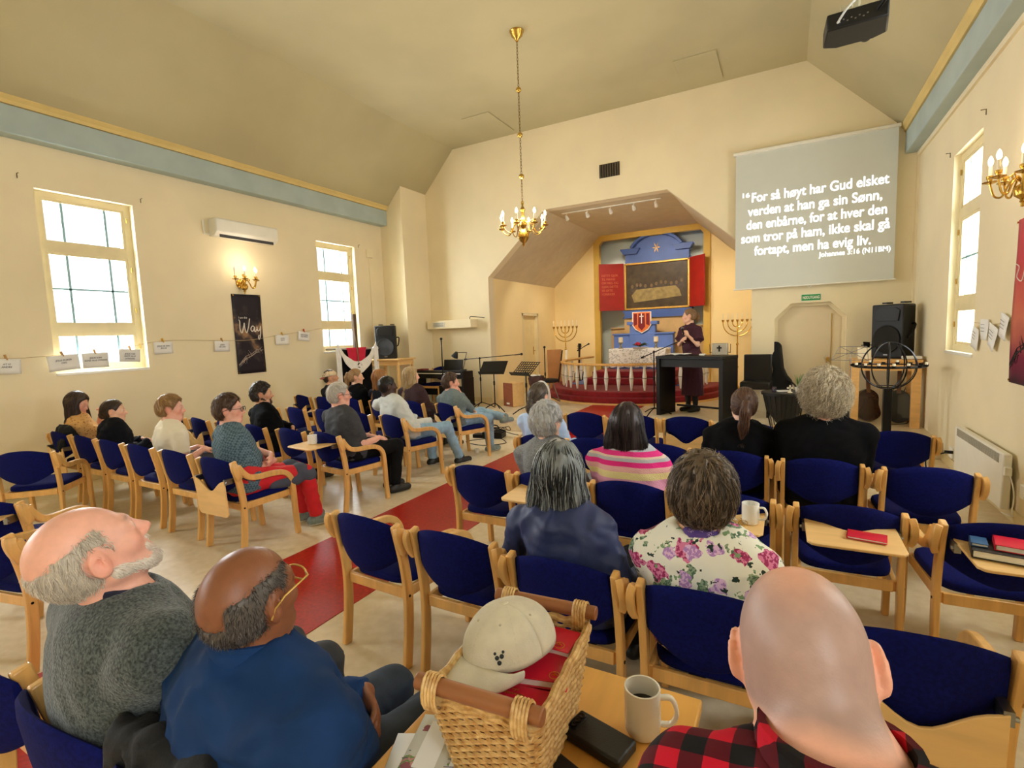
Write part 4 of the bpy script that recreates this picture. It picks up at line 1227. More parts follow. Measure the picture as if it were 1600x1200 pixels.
GREY = person('bearded man in a grey wool jacket looking up, at the left photo edge', (-1.57, .80), 4, (-1.545, .575, 1.14), yaw=4, pitch=30, roll=0, skin=(236, 176, 154), fat=1.18, sh=.21, hs=1.07,
       arms=('cross', 'cross'), top=TWEED, pants=GTR, shoe=(SHOE_B, SHOE_B), h=.0055, hc=.010, fold=.004, topfn=grey_collar, earo=.004, blush=.9, ndrop=.165, nshift=(0, .035, 0), sdrop=.05,
       hair=fuzz((226, 216, 200), (168, 152, 132), fringe_grey, n=3600, L=.024, w=.0007, mixp=.35, down=.5, t=.0005),
       beard=beard_of((236, 228, 214), (224, 204, 188), t=.004, n=1300, L=.012), seed=5)
def collar_inner(c):
    b = MB(); N = c['N']
    pts = [N + Vector((math.cos(a) * .070, math.sin(a) * .074 + .004, .047 + .022 * math.sin(-a))) for a in np.linspace(R(-250), R(70), 18)]
    b.tube(pts, 1, rect=(.046, .010), up=(0, 0, 1)); return obj('shirt_collar', b, mat('navy_check_shirt', (26, 28, 52), .8, var=.4, vs=60), c['root'], bevel=.003)
collar_inner(GREY)
def collar_band(c, m, r=.070, z=.045, hgt=.040):
    N = c['N']; b = MB()
    up = [N + Vector((math.cos(a) * r, math.sin(a) * (r + .006) + .006, z + .020 * math.sin(-a))) for a in np.linspace(R(-255), R(75), 22)]
    b.tube(up, 1, rect=(hgt, .007), up=(0, 0, 1))
    lo_ = [N + Vector((math.cos(a) * (r + .016), math.sin(a) * (r + .022) + .006, z - .012 + .020 * math.sin(-a))) for a in np.linspace(R(-250), R(70), 22)]
    vs = [p for q in zip([p + Vector((0, 0, hgt * .5)) for p in up], [p + Vector((0, 0, -.022)) for p in lo_]) for p in q]
    b.add(vs, [(2 * i, 2 * i + 2, 2 * i + 3, 2 * i + 1) for i in range(21)])
    return obj('shirt_collar', b, m, c['root'], solid=.004)

BLUE = person('man in a dark blue shirt with gold-rimmed glasses and cropped hair, arms folded', (-1.07, .80), 6, (-1.055, .672, 1.082), yaw=-14, pitch=8, roll=2, skin=(132, 82, 54), fat=1.28, sh=.230, hs=1.0, topfn=lambda t, H, Rm, N, S, P, W, EL: bulk(t, N, S, EL),
       arms=('cross', 'cross'), top=COTTON, collar='shirt', pants=DEN2, shoe=(SHOE_B, SHOE_B), h=.0055, hc=.010, fold=.010, blush=.35, ndrop=.165,
       hair=fuzz((38, 32, 30), (128, 120, 112), lambda a, b, c: np.maximum(c - .070 - .30 * np.minimum(b + .03, 0), np.where(np.abs(a) < .040, (c - .0) * .8, -.02)) + feather(a, b, c), n=4200, L=.008, w=.0006, mixp=.35, t=.0005),
       glasses=(mat('gold_spectacle_frame', (214, 176, 96), .3, .6), .0024), seed=8)

BALD = person('bald man in a red and black checked shirt seen from behind', (.04, .80), -10, (.026, .775, 1.192), yaw=8, pitch=-13, roll=-7, skin=(238, 178, 152), fat=1.0, sh=.162, hs=.985, nshift=(.008, -.085, 0), sdrop=.05,
       arms=('lap', 'lap'), top=BALD_SHIRT, collar='shirt', pants=DEN2, shoe=(SHOE_B, SHOE_B), h=.0055, hc=.009, fold=.005, earo=.008, blush=.6, neck=1.28, ndrop=.100,
       stub=((124, 122, 126), lambda L: np.clip(1.15 - 1.25 * np.exp(-((L[:, 0] / .044) ** 2 + (np.minimum(L[:, 2] - .112, 0) / .062) ** 2 + ((L[:, 1] - .0) / .09) ** 2)), 0, 1) * np.clip((L[:, 2] + .048 + .2 * np.abs(L[:, 0])) / .02, 0, 1) * np.clip((.040 - L[:, 1]) / .03, 0, 1) * np.where(np.abs(L[:, 0]) > .078, 0, 1), .66), seed=12)

collar_band(BLUE, COTTON, .074, .052, .05)
collar_band(BALD, BALD_SHIRT, .080, .048, .046)
# ---- right block
person('woman in a blue raincoat with a hood and grey streaked bob, looking away', (-.77, 2.04), 0, (-.865, 2.0, 1.045), yaw=4, pitch=0, roll=0, skin=FAIR, fem=True, fat=1.15, sh=.185, arms=('side', 'side'), top=RAIN, pants=BTR, shoe=(SHOE_B, SHOE_B), fold=.009, hc=.011, seed=21,
       topfn=lambda t, H, Rm, N, S, P, W, EL: [t.cone(N + Vector((-.12, -.03, .02)), N + Vector((0, -.125, -.03)), .035, .045, .03), t.cone(N + Vector((.12, -.03, .02)), N + Vector((0, -.125, -.03)), .035, .045, .03), t.cone(N + Vector((-.10, -.06, -.02)), N + Vector((.02, -.13, -.11)), .040, .040, .04), t.cone(N + Vector((.10, -.06, -.02)), N + Vector((-.02, -.13, -.11)), .040, .040, .04)],
       hair=hair_long((40, 42, 44), (196, 204, 206), length=.16, t=.020, n=1500, wave=.003, mixp=.30, w=.0014, h=.007, front=True, flare=.9, free=2))
def scarf(c):
    sd = SDF(np.array(c['N']) - [.16, .16, .12], np.array(c['N']) + [.16, .16, .14], .008); N = c['N']
    for k, (r, z, tl) in enumerate(((.066, .035, .3), (.072, .015, -.2), (.062, .052, .1))):
        pts = [N + Vector((math.cos(a) * r, math.sin(a) * (r + .006), z + tl * .05 * math.sin(a + k))) for a in np.linspace(0, 2 * PI, 17)]
        for a, b in zip(pts[:-1], pts[1:]): sd.cone(a, b, .017, .017, .006)
    V, Q = sd.surf(); V = folds(V, Q, .006, (30, 30, 30), 3)
    place(np_mesh('scarf', V, Q, spots('purple_scarf', (92, 70, 140), [(30, .3, (176, 150, 206), 1.0, 2.0, (60, 40, 100))])), 'scarf', c['root'])
FLORAL = spots('flowered_viscose', (238, 238, 226), [(13, .36, (84, 112, 92), .9, 3.1, (150, 170, 140)), (9, .36, (220, 130, 170), .7, 1.3, (160, 50, 100)), (10, .30, (178, 136, 200), .7, 7.7, (226, 190, 226)), (24, .24, (40, 60, 52), 1.2, 5.2, None), (20, .22, (130, 160, 120), 1.2, 8.2, None)])
c_ = person('woman in a white flowered blouse with a purple scarf and tousled short hair', (-.23, 2.02), 0, (-.265, 1.935, 1.04), yaw=-3, pitch=2, roll=3, skin=FAIR, fem=True, fat=1.28, sh=.20, hs=1.03, arms=('lap', 'lap'), top=FLORAL, pants=BTR, shoe=(SHOE_B, SHOE_B), fold=.006, hc=.011, cutneck=1.55, seed=23,
       hair=hair_short((58, 48, 40), (150, 128, 104), t=.022, top=.020, n=1900, L=.085, nape=-.105, fwd=-.1, side=.010, mixp=.4, w=.0013, h=.007, amp=.010, lift=(.002, .016)))
scarf(c_)
person('grey-haired woman in a grey cardigan, short curly hair, third row', (-1.34, 3.13), 4, (-1.425, 3.10, 1.05), yaw=8, skin=FAIR, fem=True, fat=1.1, sh=.185, top=mat('grey_melange_knit', (128, 130, 132), .95, var=.25, vs=120, bump=.3, bs=150), pants=GTR, shoe=(SHOE_B, SHOE_B), seed=25, collar='shirt',
       hair=hair_short((206, 206, 206), (168, 166, 164), t=.020, top=.016, n=900, L=.05, nape=-.085, side=.006, curl=.004, w=.0016, amp=.010))
person('dark-haired woman in a pink, grey and yellow striped sweater', (-.80, 3.13), 0, (-.865, 3.08, 1.065), yaw=4, skin=WARM, fem=True, fat=1.2, sh=.20, pants=BTR, shoe=(SHOE_B, SHOE_B), seed=27, fold=.005,
       top=stripes('striped_mohair', [(0, (226, 160, 190)), (.48, (228, 212, 150)), (.56, (226, 172, 170)), (.625, (222, 44, 130)), (.68, (180, 180, 186)), (.72, (224, 200, 180)), (.745, (226, 56, 138)), (.80, (182, 188, 198))], 2.0, .52),
       hair=hair_long((30, 24, 28), (84, 66, 66), length=.225, t=.018, n=1000, mixp=.35, w=.0015, flare=1.15))
def head_band(c):
    b = MB(); pts = [hpt(c, math.sin(a) * .094, .012 - .02 * math.cos(a) * 0, .030 + math.cos(a) * .105) for a in np.linspace(R(-118), R(118), 22)]
    b.tube(pts, 1, rect=(.006, .020), up=None); obj('headband', b, mat('white_fabric', (236, 234, 230), .7), c['root'])
c_ = person('girl in a pale blue shirt with a white headband and dark low ponytail', (-1.86, 4.20), 6, (-1.975, 4.17, 1.075), yaw=14, skin=FAIR, fem=True, sh=.18, fat=.98, top=mat('pale_blue_shirt', (176, 200, 236), .8, var=.05), pants=DEN, shoe=(SHOE_B, SOLE_W), seed=29, collar='shirt',
       hair=hair_tied((52, 44, 40), (140, 124, 108), 'pony', .13, t=.012, n=700, at=(0, -.095, -.03), tail=.026))
head_band(c_)
person('woman in black with a long dark brown ponytail, seen from behind', (-.33, 4.10), 0, (-.275, 4.06, 1.07), yaw=-12, roll=6, skin=FAIR, fem=True, sh=.205, fat=1.08, top=BLK, pants=BTR, shoe=(SHOE_B, SHOE_B), seed=31,
       hair=hair_tied((62, 42, 34), (128, 92, 70), 'pony', .25, t=.012, n=800, at=(0, -.100, .02), sway=(-.03, 0, 0), tail=.034))
person('broad person in a black sweater with curly greying blond hair', (.21, 4.04), 0, (.235, 3.98, 1.165), yaw=2, skin=PINK, fat=1.5, sh=.228, hs=1.12, top=BLK, pants=BTR, shoe=(SHOE_B, SHOE_B), seed=33, fold=.004, neck=1.15, ndrop=.17,
       hair=hair_short((212, 198, 170), (124, 104, 80), t=.034, top=.022, n=2400, L=.11, nape=-.125, fwd=-.15, side=.012, mixp=.45, w=.0017, h=.008, curl=.022, amp=.014, lift=(.003, .018)))
# ---- left block
c_ = person('man in red and grey outdoor trousers and a patterned grey shirt, arms folded', (-3.95, 2.62), 16, (-4.19, 2.62, 1.095), yaw=34, pitch=2, skin=PINK, sh=.215, fat=1.3, arms=('cross', 'cross'), top=knit_grid(), sleeve=.75, collar='shirt', shoe=(SHOE_G, SOLE_W), seed=41,
       pants=mat('red_outdoor_trousers', (208, 26, 40), .75, var=.06, vs=12), knees={-1: (-.10, .40, .50), 1: (.10, .40, .50)}, feet={-1: (-.08, .44, .092), 1: (.10, .47, .092)},
       hair=hair_short((66, 46, 34), (104, 76, 56), t=.016, top=.016, n=700, L=.045, w=.0015, amp=.008), glasses=(mat('black_spectacle_frame', (16, 16, 18), .35), .0024))
def patches(c):
    # grey reinforcement over the thigh and knee
    t = SDF([-.25, -.1, .3], [.25, .6, .7], .012)
    for s in (-1, 1):
        t.cone((s * .102, .34, .520), (s * .10, .415, .475), .082, .078, .02)
        t.cone((s * .135, .10, .475), (s * .135, .30, .468), .055, .055, .02)
    V, Q = t.surf(); place(np_mesh('trouser_patch', V, Q, mat('slate_patch', (70, 76, 92), .8)), 'trouser_patch', c['root'])
patches(c_)
person('boy in a white shirt with short light brown hair', (-5.22, 2.72), 10, (-5.28, 2.72, 1.05), yaw=34, skin=PINK, sh=.19, fat=1.0, top=mat('cream_tshirt', (236, 228, 208), .85, var=.04), sleeve=.7, pants=GTR, shoe=(SHOE_B, SOLE_W), seed=43, arms=('lap', 'thigh'),
       hair=hair_short((150, 112, 68), (196, 156, 104), t=.016, top=.018, n=700, L=.06, fwd=.6, w=.0016, amp=.008, nape=-.06))
person('girl in a dark hoodie with brown hair in a low bun', (-6.38, 2.76), 10, (-6.50, 2.76, .97), yaw=26, skin=FAIR, fem=True, sh=.185, fat=1.1, top=BLK2, pants=BTR, shoe=(SHOE_B, SHOE_B), seed=45, ndrop=.17,
       topfn=lambda t, H, Rm, N, S, P, W, EL: [t.cone(N + Vector((-.09, -.03, .02)), N + Vector((0, -.10, .0)), .035, .042, .03), t.cone(N + Vector((.09, -.03, .02)), N + Vector((0, -.10, 0)), .035, .042, .03)],
       hair=hair_tied((52, 38, 30), (92, 70, 54), 'bun', t=.010, n=500, at=(0, -.085, -.035)))
person('woman in an orange leopard print top with dark brown hair, head bowed over clasped hands', (-6.98, 2.78), 12, (-7.08, 2.66, 1.05), yaw=42, pitch=-22, skin=PINK, fem=True, sh=.18, fat=1.1, arms=('clasp', 'clasp'), sleeve=.8, seed=47,
       top=spots('leopard_print', (226, 178, 116), [(42, .34, (166, 104, 58), .8, 1.0, None), (42, .18, (232, 186, 120), .8, 1.0, None)]), pants=BTR, shoe=(SHOE_B, SHOE_B), hair=hair_long((50, 36, 30), (96, 72, 58), length=.20, t=.016, n=600, front=True, mixp=.35, back=.06))
person('bearded man in a black sweater, arms resting in front', (-5.12, 3.76), 14, (-5.36, 3.76, 1.065), yaw=30, skin=WARM, sh=.205, fat=1.15, arms=('cross', 'cross'), top=BLK, pants=BTR, shoe=(SHOE_B, SHOE_B), seed=49,
       hair=hair_short((34, 28, 26), (70, 58, 50), t=.017, top=.020, n=600, L=.05, w=.0016, amp=.010), beard=beard_of((54, 38, 28), (96, 64, 44), t=.005, n=200))
person('white-haired man with glasses in a dark grey polo shirt', (-3.90, 3.76), 14, (-4.06, 3.72, 1.09), yaw=20, pitch=0, skin=PINK, sh=.22, fat=1.28, top=mat('charcoal_polo', (58, 58, 62), .88, var=.1, vs=60, bump=.1), sleeve=.85, collar='shirt', pants=BTR, shoe=(SHOE_B, SHOE_B), seed=51, arms=('lap', 'lap'), knees={1: (.12, .40, .51), -1: (-.08, .40, .51)}, feet={1: (.13, .34, .092), -1: (-.05, .40, .092)},
       hair=hair_short((222, 216, 206), (190, 182, 170), t=.012, top=.012, n=600, L=.04, w=.0014, amp=.004), glasses=(mat('black_spectacle_frame', (16, 16, 18), .35), .0022))
person('dark-skinned man in a light grey jacket and jeans', (-4.0, 4.78), 12, (-4.31, 4.72, 1.07), yaw=20, skin=DARK, sh=.205, fat=1.1, top=mat('light_grey_jacket', (206, 210, 208), .8, var=.06, vs=12), collar='shirt', pants=DEN, shoe=(SHOE_B, SOLE_W), seed=53, blush=.2, knees={1: (.12, .44, .51), -1: (-.1, .36, .51)}, feet={1: (.16, .60, .092), -1: (-.1, .36, .092)},
       hair=hair_short((18, 15, 15), (36, 32, 30), t=.007, top=.006, n=300, L=.012, w=.0012, amp=.003))
c_ = person('boy in a pink and cream baseball cap', (-6.42, 5.86), 10, (-6.50, 5.80, 1.06), yaw=40, pitch=8, skin=WARM, sh=.18, fat=.95, top=BLK2, pants=BTR, shoe=(SHOE_B, SHOE_B), seed=55, hair=hair_short((60, 46, 36), (90, 70, 56), t=.008, n=200, L=.02, hl=.02))
def worn_cap(c):
    b = MB(); V = []; nu, nv = 20, 8
    def f(u, v):
        a = 2 * PI * u; t = v * PI / 2
        return tuple(hpt(c, math.cos(a) * .092 * math.cos(t), -.014 + math.sin(a) * .113 * math.cos(t), .030 + .098 * math.sin(t)))
    b.grid(f, nu, nv); o = obj('cap', b, mat('cream_cap_cloth', (222, 200, 168), .85), c['root'], solid=.004)
    p = MB(); p.grid(lambda u, v: tuple(hpt(c, (u - .5) * .17 * (1 - .35 * v * v), -.075 - math.sqrt(max(0, 1 - (2 * u - 1) ** 2)) * .05 - v * .055, .035 - .02 * v - .018 * (2 * u - 1) ** 2)), 10, 4)
    obj('cap_brim', p, mat('dusty_pink_cloth', (178, 104, 92), .85), o, solid=.005)
worn_cap(c_)
person('girl in black with a high blond ponytail', (-5.80, 5.82), 8, (-5.88, 5.74, 1.08), yaw=38, skin=FAIR, fem=True, sh=.18, top=BLK, pants=BTR, shoe=(SHOE_B, SHOE_B), seed=57, hair=hair_tied((156, 116, 76), (206, 170, 122), 'pony', .22, t=.010, n=450, at=(0, -.095, .05), band=(90, 60, 40)))
person('girl with long straight ginger hair', (-5.18, 5.80), 8, (-5.36, 5.72, 1.07), yaw=30, skin=FAIR, fem=True, sh=.18, top=BLK2, pants=DEN2, shoe=(SHOE_B, SHOE_B), seed=59, hair=hair_long((150, 96, 50), (204, 150, 92), length=.30, n=600, t=.016, front=True))
person('girl in a dark plum sweater with long wavy blond hair', (-4.55, 5.80), 8, (-4.80, 5.76, 1.10), yaw=32, skin=FAIR, fem=True, sh=.185, top=mat('plum_knit', (56, 32, 38), .9, var=.15, vs=40), pants=DEN2, shoe=(SHOE_B, SHOE_B), seed=61, hair=hair_long((176, 144, 98), (224, 200, 156), length=.34, n=900, wave=.012, curlf=60, t=.018, front=True, flare=1.2))
person('man in a grey-green sweater and pale jeans resting a hand on his mouth', (-3.92, 5.68), 14, (-4.06, 5.70, 1.02), yaw=34, pitch=0, skin=PINK, sh=.20, fat=1.0, arms=('cross', 'chin'), top=mat('sage_sweater', (108, 122, 124), .9, var=.1, vs=40, bump=.1), pants=DEN, shoe=(SHOE_G, SOLE_W), seed=63, knees={1: (.14, .40, .50), -1: (-.02, .42, .56)}, feet={1: (.13, .42, .092), -1: (.34, .52, .50)},
       hair=hair_short((70, 50, 38), (104, 78, 58), t=.014, top=.018, n=500, L=.05, fwd=.5, w=.0015, amp=.008))
# ---- the speaker
PLUM = mat('plum_dress_cloth', (62, 22, 40), .85, var=.06, vs=10, bump=.08, bs=300)
def dress(root, lo, hi, P, K, A, hc):
    t = SDF([-.32, -.32, .22], [.32, .32, 1.12], .013)
    t.cone((0, 0, .28), (0, 0, .92), .20, .165, .02, sy=.82, flat=True); t.cone((0, 0, .92), (0, 0, 1.08), .165, .135, .03, sy=.8)
    t.op(lambda X, Y, Z: Z - .285, [-1, -1, 0], [1, 1, .285], .004, 's')
    V, Q = t.surf(); V = folds(V, Q, .010, (11, 11, 1.2), 5); cloth('skirt', V, Q, PLUM, root)
SP = (-1.435, 9.20)
c_ = person('woman speaking into a microphone in a plum dress behind the black bar table', SP, -142, (-1.487, 9.19, 1.85), yaw=42, pitch=-2, skin=FAIR, fem=True, sh=.175, fat=1.0, stand=True, lift=PLAT, top=PLUM, collar='roll', sleeve=.8, low=dress, shoe=(SHOE_B, SHOE_B), seed=71, cutneck=.8,
       arms=(dict(w=(-.10, .20, 1.33), d=(.35, .15, .9), n=(-.9, .3, .1), curl=1.25, pole=(-.4, -.1, -1)), dict(w=(.00, .215, 1.25), d=(-.85, .25, .25), n=(.15, 1, .2), curl=.12, pole=(.6, -.1, -1))),
       hair=hair_tied((134, 100, 68), (176, 140, 102), 'pony', .12, t=.010, n=450, at=(0, -.100, .03), tail=.024),
       topfn=lambda t, H, Rm, N, S, P, W, EL: [t.cone(S[s] + Vector((0, 0, -.02)), lerp(S[s], EL[s], .72) + Vector((s * .02, 0, 0)), .066, .090, .03, flat=True) for s in (-1, 1)])
TIGHT = mat('black_tights', (20, 18, 20), .8)
b = MB()
for s in (-1, 1): b.tube([(s * .085, .01, .10), (s * .085, .02, .3), (s * .085, .03, .5)], [.040, .058, .06], 12)
o = obj('tights', b, TIGHT, c_['root'])
mic = thing('microphone', 'black hand microphone held by the speaking woman', 'microphone', (0, 0, 0))
Wl = c_['root'].matrix_basis @ (c_['W'][-1] + c_['HD'][-1].normalized() * .075 + Vector((.035, .03, 0))); Hw = c_['root'].matrix_basis @ hpt(c_, -.0, .135, -.075)
mic.location = Wl; dd = (Hw - Wl).normalized(); mic.rotation_euler = dd.to_track_quat('Z', 'Y').to_euler()
b = MB(); b.lathe([(.009, -.10), (.011, -.09), (.014, .03), (.018, .05), (.0, .052)], 14); obj('microphone_body', b, BLACK, mic)
b = MB(); b.ell((0, 0, .070), (.024, .024, .028), 14, 10); obj('microphone_grille', b, mat('steel_mesh', (120, 130, 140), .4, .8, bump=.4, bs=500), mic)
# ---------------------------------------------------------------- lamps
WARMW = (1.0, .84, .64)
BULB = mat('lit_candle_bulb', (255, 222, 170), .4, emit=18)
IVORY = mat('ivory_candle_sleeve', (240, 230, 204), .5)
def candle_arm(parent, p0, ang, rad, drop, rise, lit=True, name='arm', sc=1.0):
    c, s = math.cos(ang), math.sin(ang); P = lambda r, z: (p0[0] + c * r, p0[1] + s * r, p0[2] + z)
    b = MB(); b.tube(smooth_path([P(.02, .02), P(rad * .25, .05), P(rad * .45, .0), P(rad * .62, -drop), P(rad * .85, -drop * .8), P(rad, rise)], 5), .0075 * sc, 7)
    b.tube(smooth_path([P(rad * .30, .03), P(rad * .36, .07), P(rad * .45, .06), P(rad * .42, .035)], 4), .005 * sc, 6)
    a = obj(name, b, BRASS, parent)
    q = P(rad, rise)
    b = MB(); b.lathe([(.004, -.01), (.045 * sc, .004), (.048 * sc, .010), (.012, .008), (.016 * sc, .03), (.022 * sc, .035), (.022 * sc, .055), (.013, .056)], 18, q); obj('drip_pan', b, BRASS, a)
    b = MB(); b.lathe([(.012, .05), (.012, .13), (.0, .131)], 12, q); obj('candle_sleeve', b, IVORY, a)
    b = MB(); b.lathe([(.008, .128), (.016, .150), (.017, .165), (.010, .19), (.0, .205)], 12, q); obj('bulb', b, BULB if lit else mat('unlit_bulb', (236, 230, 214), .2), a)
ch = thing('chandelier', 'brass chandelier with eight candle arms hanging on a long chain from the ceiling', 'chandelier', (-3.2, 6.36, 5.64))
b = MB(); b.lathe([(.0, -.135), (.018, -.13), (.03, -.10), (.075, -.06), (.085, -.02), (.095, -.01), (.095, 0)], 24); obj('canopy', b, BRASS, ch)
b = MB()
z = -.13; k = 0
while z > -2.20:
    L = .046; u = (1, 0) if k % 2 else (0, 1)
    pts = [(u[0] * .010 * math.cos(t), u[1] * .010 * math.cos(t), z - L / 2 + (L / 2 + .004) * math.sin(t)) for t in [2 * PI * j / 10 for j in range(10)]]
    b.tube(pts, .003, 5, closed=True); z -= L * .88; k += 1
obj('chain', b, mat('aged_brass', (120, 92, 44), .4, .9), ch)
for zz in (-.74, -1.32, -1.86):
    b = MB(); b.ell((0, 0, zz), (.036, .036, .036), 16, 10); obj('chain_ball', b, BRASS, ch)
b = MB(); b.lathe([(.006, -2.18), (.02, -2.2), (.012, -2.25), (.035, -2.30), (.018, -2.36), (.03, -2.42), (.05, -2.48), (.05, -2.51), (.02, -2.55), (.07, -2.62), (.078, -2.67), (.05, -2.72), (.015, -2.75), (.02, -2.77), (0, -2.80)], 24); obj('stem', b, BRASS, ch)
for i in range(8): candle_arm(ch, (0, 0, -2.52), 2 * PI * i / 8 + .2, .31, .10, -.02)
lamp('chandelier_light', 'POINT', (-3.2, 6.36, 3.32), 70, WARMW, .28)
def sconce(y, xw, sgn, label):
    t = thing('wall_sconce', label, 'wall lamp', (xw, y, 2.62), (0, 0, 0 if sgn > 0 else PI), 'brass wall sconces')
    b = MB(); b.lathe([(.0, 0), (.07, .0), (.065, .012), (.03, .02), (.03, .06), (0, .06)], 20, M=Matrix.Rotation(R(90), 4, 'Y')); obj('wall_plate', b, BRASS, t)
    b = MB(); b.lathe([(0, -.17), (.012, -.165), (.010, -.14), (.02, -.13), (.015, -.115), (.05, -.085), (.058, -.05), (.045, -.015), (.018, .0), (.024, .02), (.012, .04), (.016, .07), (.008, .10), (.02, .115), (.02, .14), (0, .155)], 20, (.11, 0, 0)); obj('body', b, BRASS, t)
    for i, a in enumerate((-72, -28, 28, 72)): candle_arm(t, (.11, 0, 0), R(a), .19, .07, .045, not (sgn > 0 and i == 0))
    lamp('sconce_light', 'POINT', (xw + sgn * .30, y, 2.95), 4.5, WARMW, .12)
sconce(5.20, XL, 1, 'brass candle sconce on the left wall above the dark banner')
sconce(5.20, XR, -1, 'brass candle sconce on the right wall beside the window')
# spots in the niche
for i, x in enumerate((-4.0, -3.56, -3.08, -2.62, -2.2)):
    t = thing('ceiling_spot', ['leftmost white spotlight on the niche ceiling', 'second white spotlight from the left on the niche ceiling', 'middle white spotlight on the niche ceiling', 'second white spotlight from the right on the niche ceiling', 'rightmost white spotlight on the niche ceiling'][i], 'spotlight', (x, 9.95, 4.085), 0, 'niche spotlights')
    b = MB(); b.lathe([(.035, 0), (.035, -.015), (.006, -.017), (.006, -.06), (0, -.06)], 14); obj('mount', b, WHITE, t)
    b = MB(); b.lathe([(0, -.05), (.022, -.045), (.03, .0), (.038, .06), (.034, .06), (.02, .01)], 16, M=Matrix.Translation((0, .0, -.09)) @ Matrix.Rotation(R(-125), 4, 'X')); obj('spot_head', b, WHITE, t)
    b = MB(); b.ell((0, .032, -.112), (.022, .022, .022), 10, 8); obj('bulb', b, BULB, t)
    tg = ((-5.3, 11.5, 1.0), (-4.6, 12.9, 1.6), (-3.0, 12.9, 2.6), (-2.0, 12.9, 2.2), (-1.0, 12.6, 1.2))[i]
    lamp('spot_light', 'SPOT', (x, 10.0, 3.95), 95, (1, .86, .68), .04, target=tg, spot=72)
for i, x in enumerate((-3.95, -1.98)):
    lamp('recess_spot', 'SPOT', (x, 12.96, 3.88), 16, (1, .88, .72), .04, target=(x, 13.3, 1.5), spot=100)
b = MB(); b.span((-4.1, 9.92, 4.07), (-2.1, 9.98, 4.086)); tag(obj('spotlight_rail', b, WHITE, bevel=.003), 'white track carrying the five spotlights in the niche', 'rail')

# ---------------------------------------------------------------- left wall
t = thing('air_conditioner', 'white wall-mounted air conditioner above the left sconce', 'air conditioner', (XL, 5.30, 3.43))
b = MB(); b.prism([(0, -.13), (.12, -.13), (.20, -.06), (.205, .12), (.18, .135), (0, .135)], 1.06, M=Matrix.Translation((0, -.53, 0))); obj('housing', b, WHITE, t, bevel=.012, smooth=30)
b = MB(); b.box((.155, 0, -.105), (.006, .92, .075), M=Matrix.Identity(4)); obj('louver', b, mat('dark_grille', (60, 60, 62), .5), t, rot=None)
b = MB(); b.tube([(.03, -.53, -.1), (.03, -.62, -.1), (.02, -.62, .1)], .012, 8); obj('pipe', b, WHITE, t)
def banner_art(name, kind):
    m, nt, bb, tc = nodes_of(name); sp = nt.nodes.new('ShaderNodeSeparateXYZ'); nt.links.new(tc.outputs['Object'], sp.inputs[0])
    nz = nt.nodes.new('ShaderNodeTexNoise'); nz.inputs['Scale'].default_value = 5.5; nz.inputs['Detail'].default_value = 6; nt.links.new(tc.outputs['Object'], nz.inputs['Vector'])
    rp = nt.nodes.new('ShaderNodeValToRGB')
    if kind == 'dark':
        f = mth(nt, 'ADD', nz.outputs['Fac'], mth(nt, 'MULTIPLY', mth(nt, 'ABSOLUTE', mth(nt, 'SUBTRACT', sp.outputs[2], .05)), -.55)); cs = [(.30, (34, 28, 38)), (.46, (70, 58, 58)), (.60, (160, 124, 92))]
    else:
        f = mth(nt, 'ADD', mth(nt, 'MULTIPLY', nz.outputs['Fac'], .25), mth(nt, 'MULTIPLY', mth(nt, 'ADD', sp.outputs[2], .65), .75)); cs = [(.10, (60, 30, 50)), (.26, (120, 24, 60)), (.5, (200, 110, 88)), (.85, (196, 56, 70))]
    while len(rp.color_ramp.elements) < len(cs): rp.color_ramp.elements.new(.5)
    for i, (p, c) in enumerate(cs): rp.color_ramp.elements[i].position = p; rp.color_ramp.elements[i].color = lin(c)
    nt.links.new(f, rp.inputs[0]); nt.links.new(rp.outputs[0], bb.inputs['Base Color']); bb.inputs['Roughness'].default_value = .5
    return m
def strokes(b, lines, x, w, mi=0):
    for pts in lines: b.tube(smooth_path([(x, p[0], p[1]) for p in pts], 5), w, 5, mi)
def banner(label, loc, rz, W, Hh, art, col):
    t = thing('wall_banner', label, 'banner', loc, rz)
    b = MB(); b.grid(lambda u, v: (.012 + .006 * math.sin(v * 5 + u * 2), (u - .5) * W, (v - .5) * Hh), 8, 20); obj('printed_cloth', b, art, t, solid=.003)
    b = MB()
    for s in (-1, 1):
        for q in (-1, 1): b.tube([(.016, s * (W / 2 - .02), q * (Hh / 2 - .02)), (.024, s * (W / 2 - .02), q * (Hh / 2 - .02))], .009, 10)
    obj('grommet', b, BRASS, t)
    rng = random.Random(4); b = MB(); L = []
    base = [(-W * .45, -Hh * .38), (-W * .2, -Hh * .30), (0, -Hh * .27), (W * .2, -Hh * .22), (W * .45, -Hh * .19)]
    for k in range(3): L.append([(p[0], p[1] + rng.uniform(-.03, .03)) for p in base])
    for k in range(16):
        y = rng.uniform(-W * .4, W * .4); z = -Hh * .28 + y * .22 * Hh / W + rng.uniform(-.03, .03); a = rng.uniform(0, 6.28); l = rng.uniform(.04, .11)
        y2 = max(-W * .46, min(W * .46, y + l * math.cos(a))); L.append([(y, z), (y2, z + l * math.sin(a))])
    for ln in L: b.tube([(.022, p[0], p[1]) for p in ln], [.0035] * (len(ln) - 1) + [.0012], 5)
    obj('thorn_branch', b, col, t)
    return t
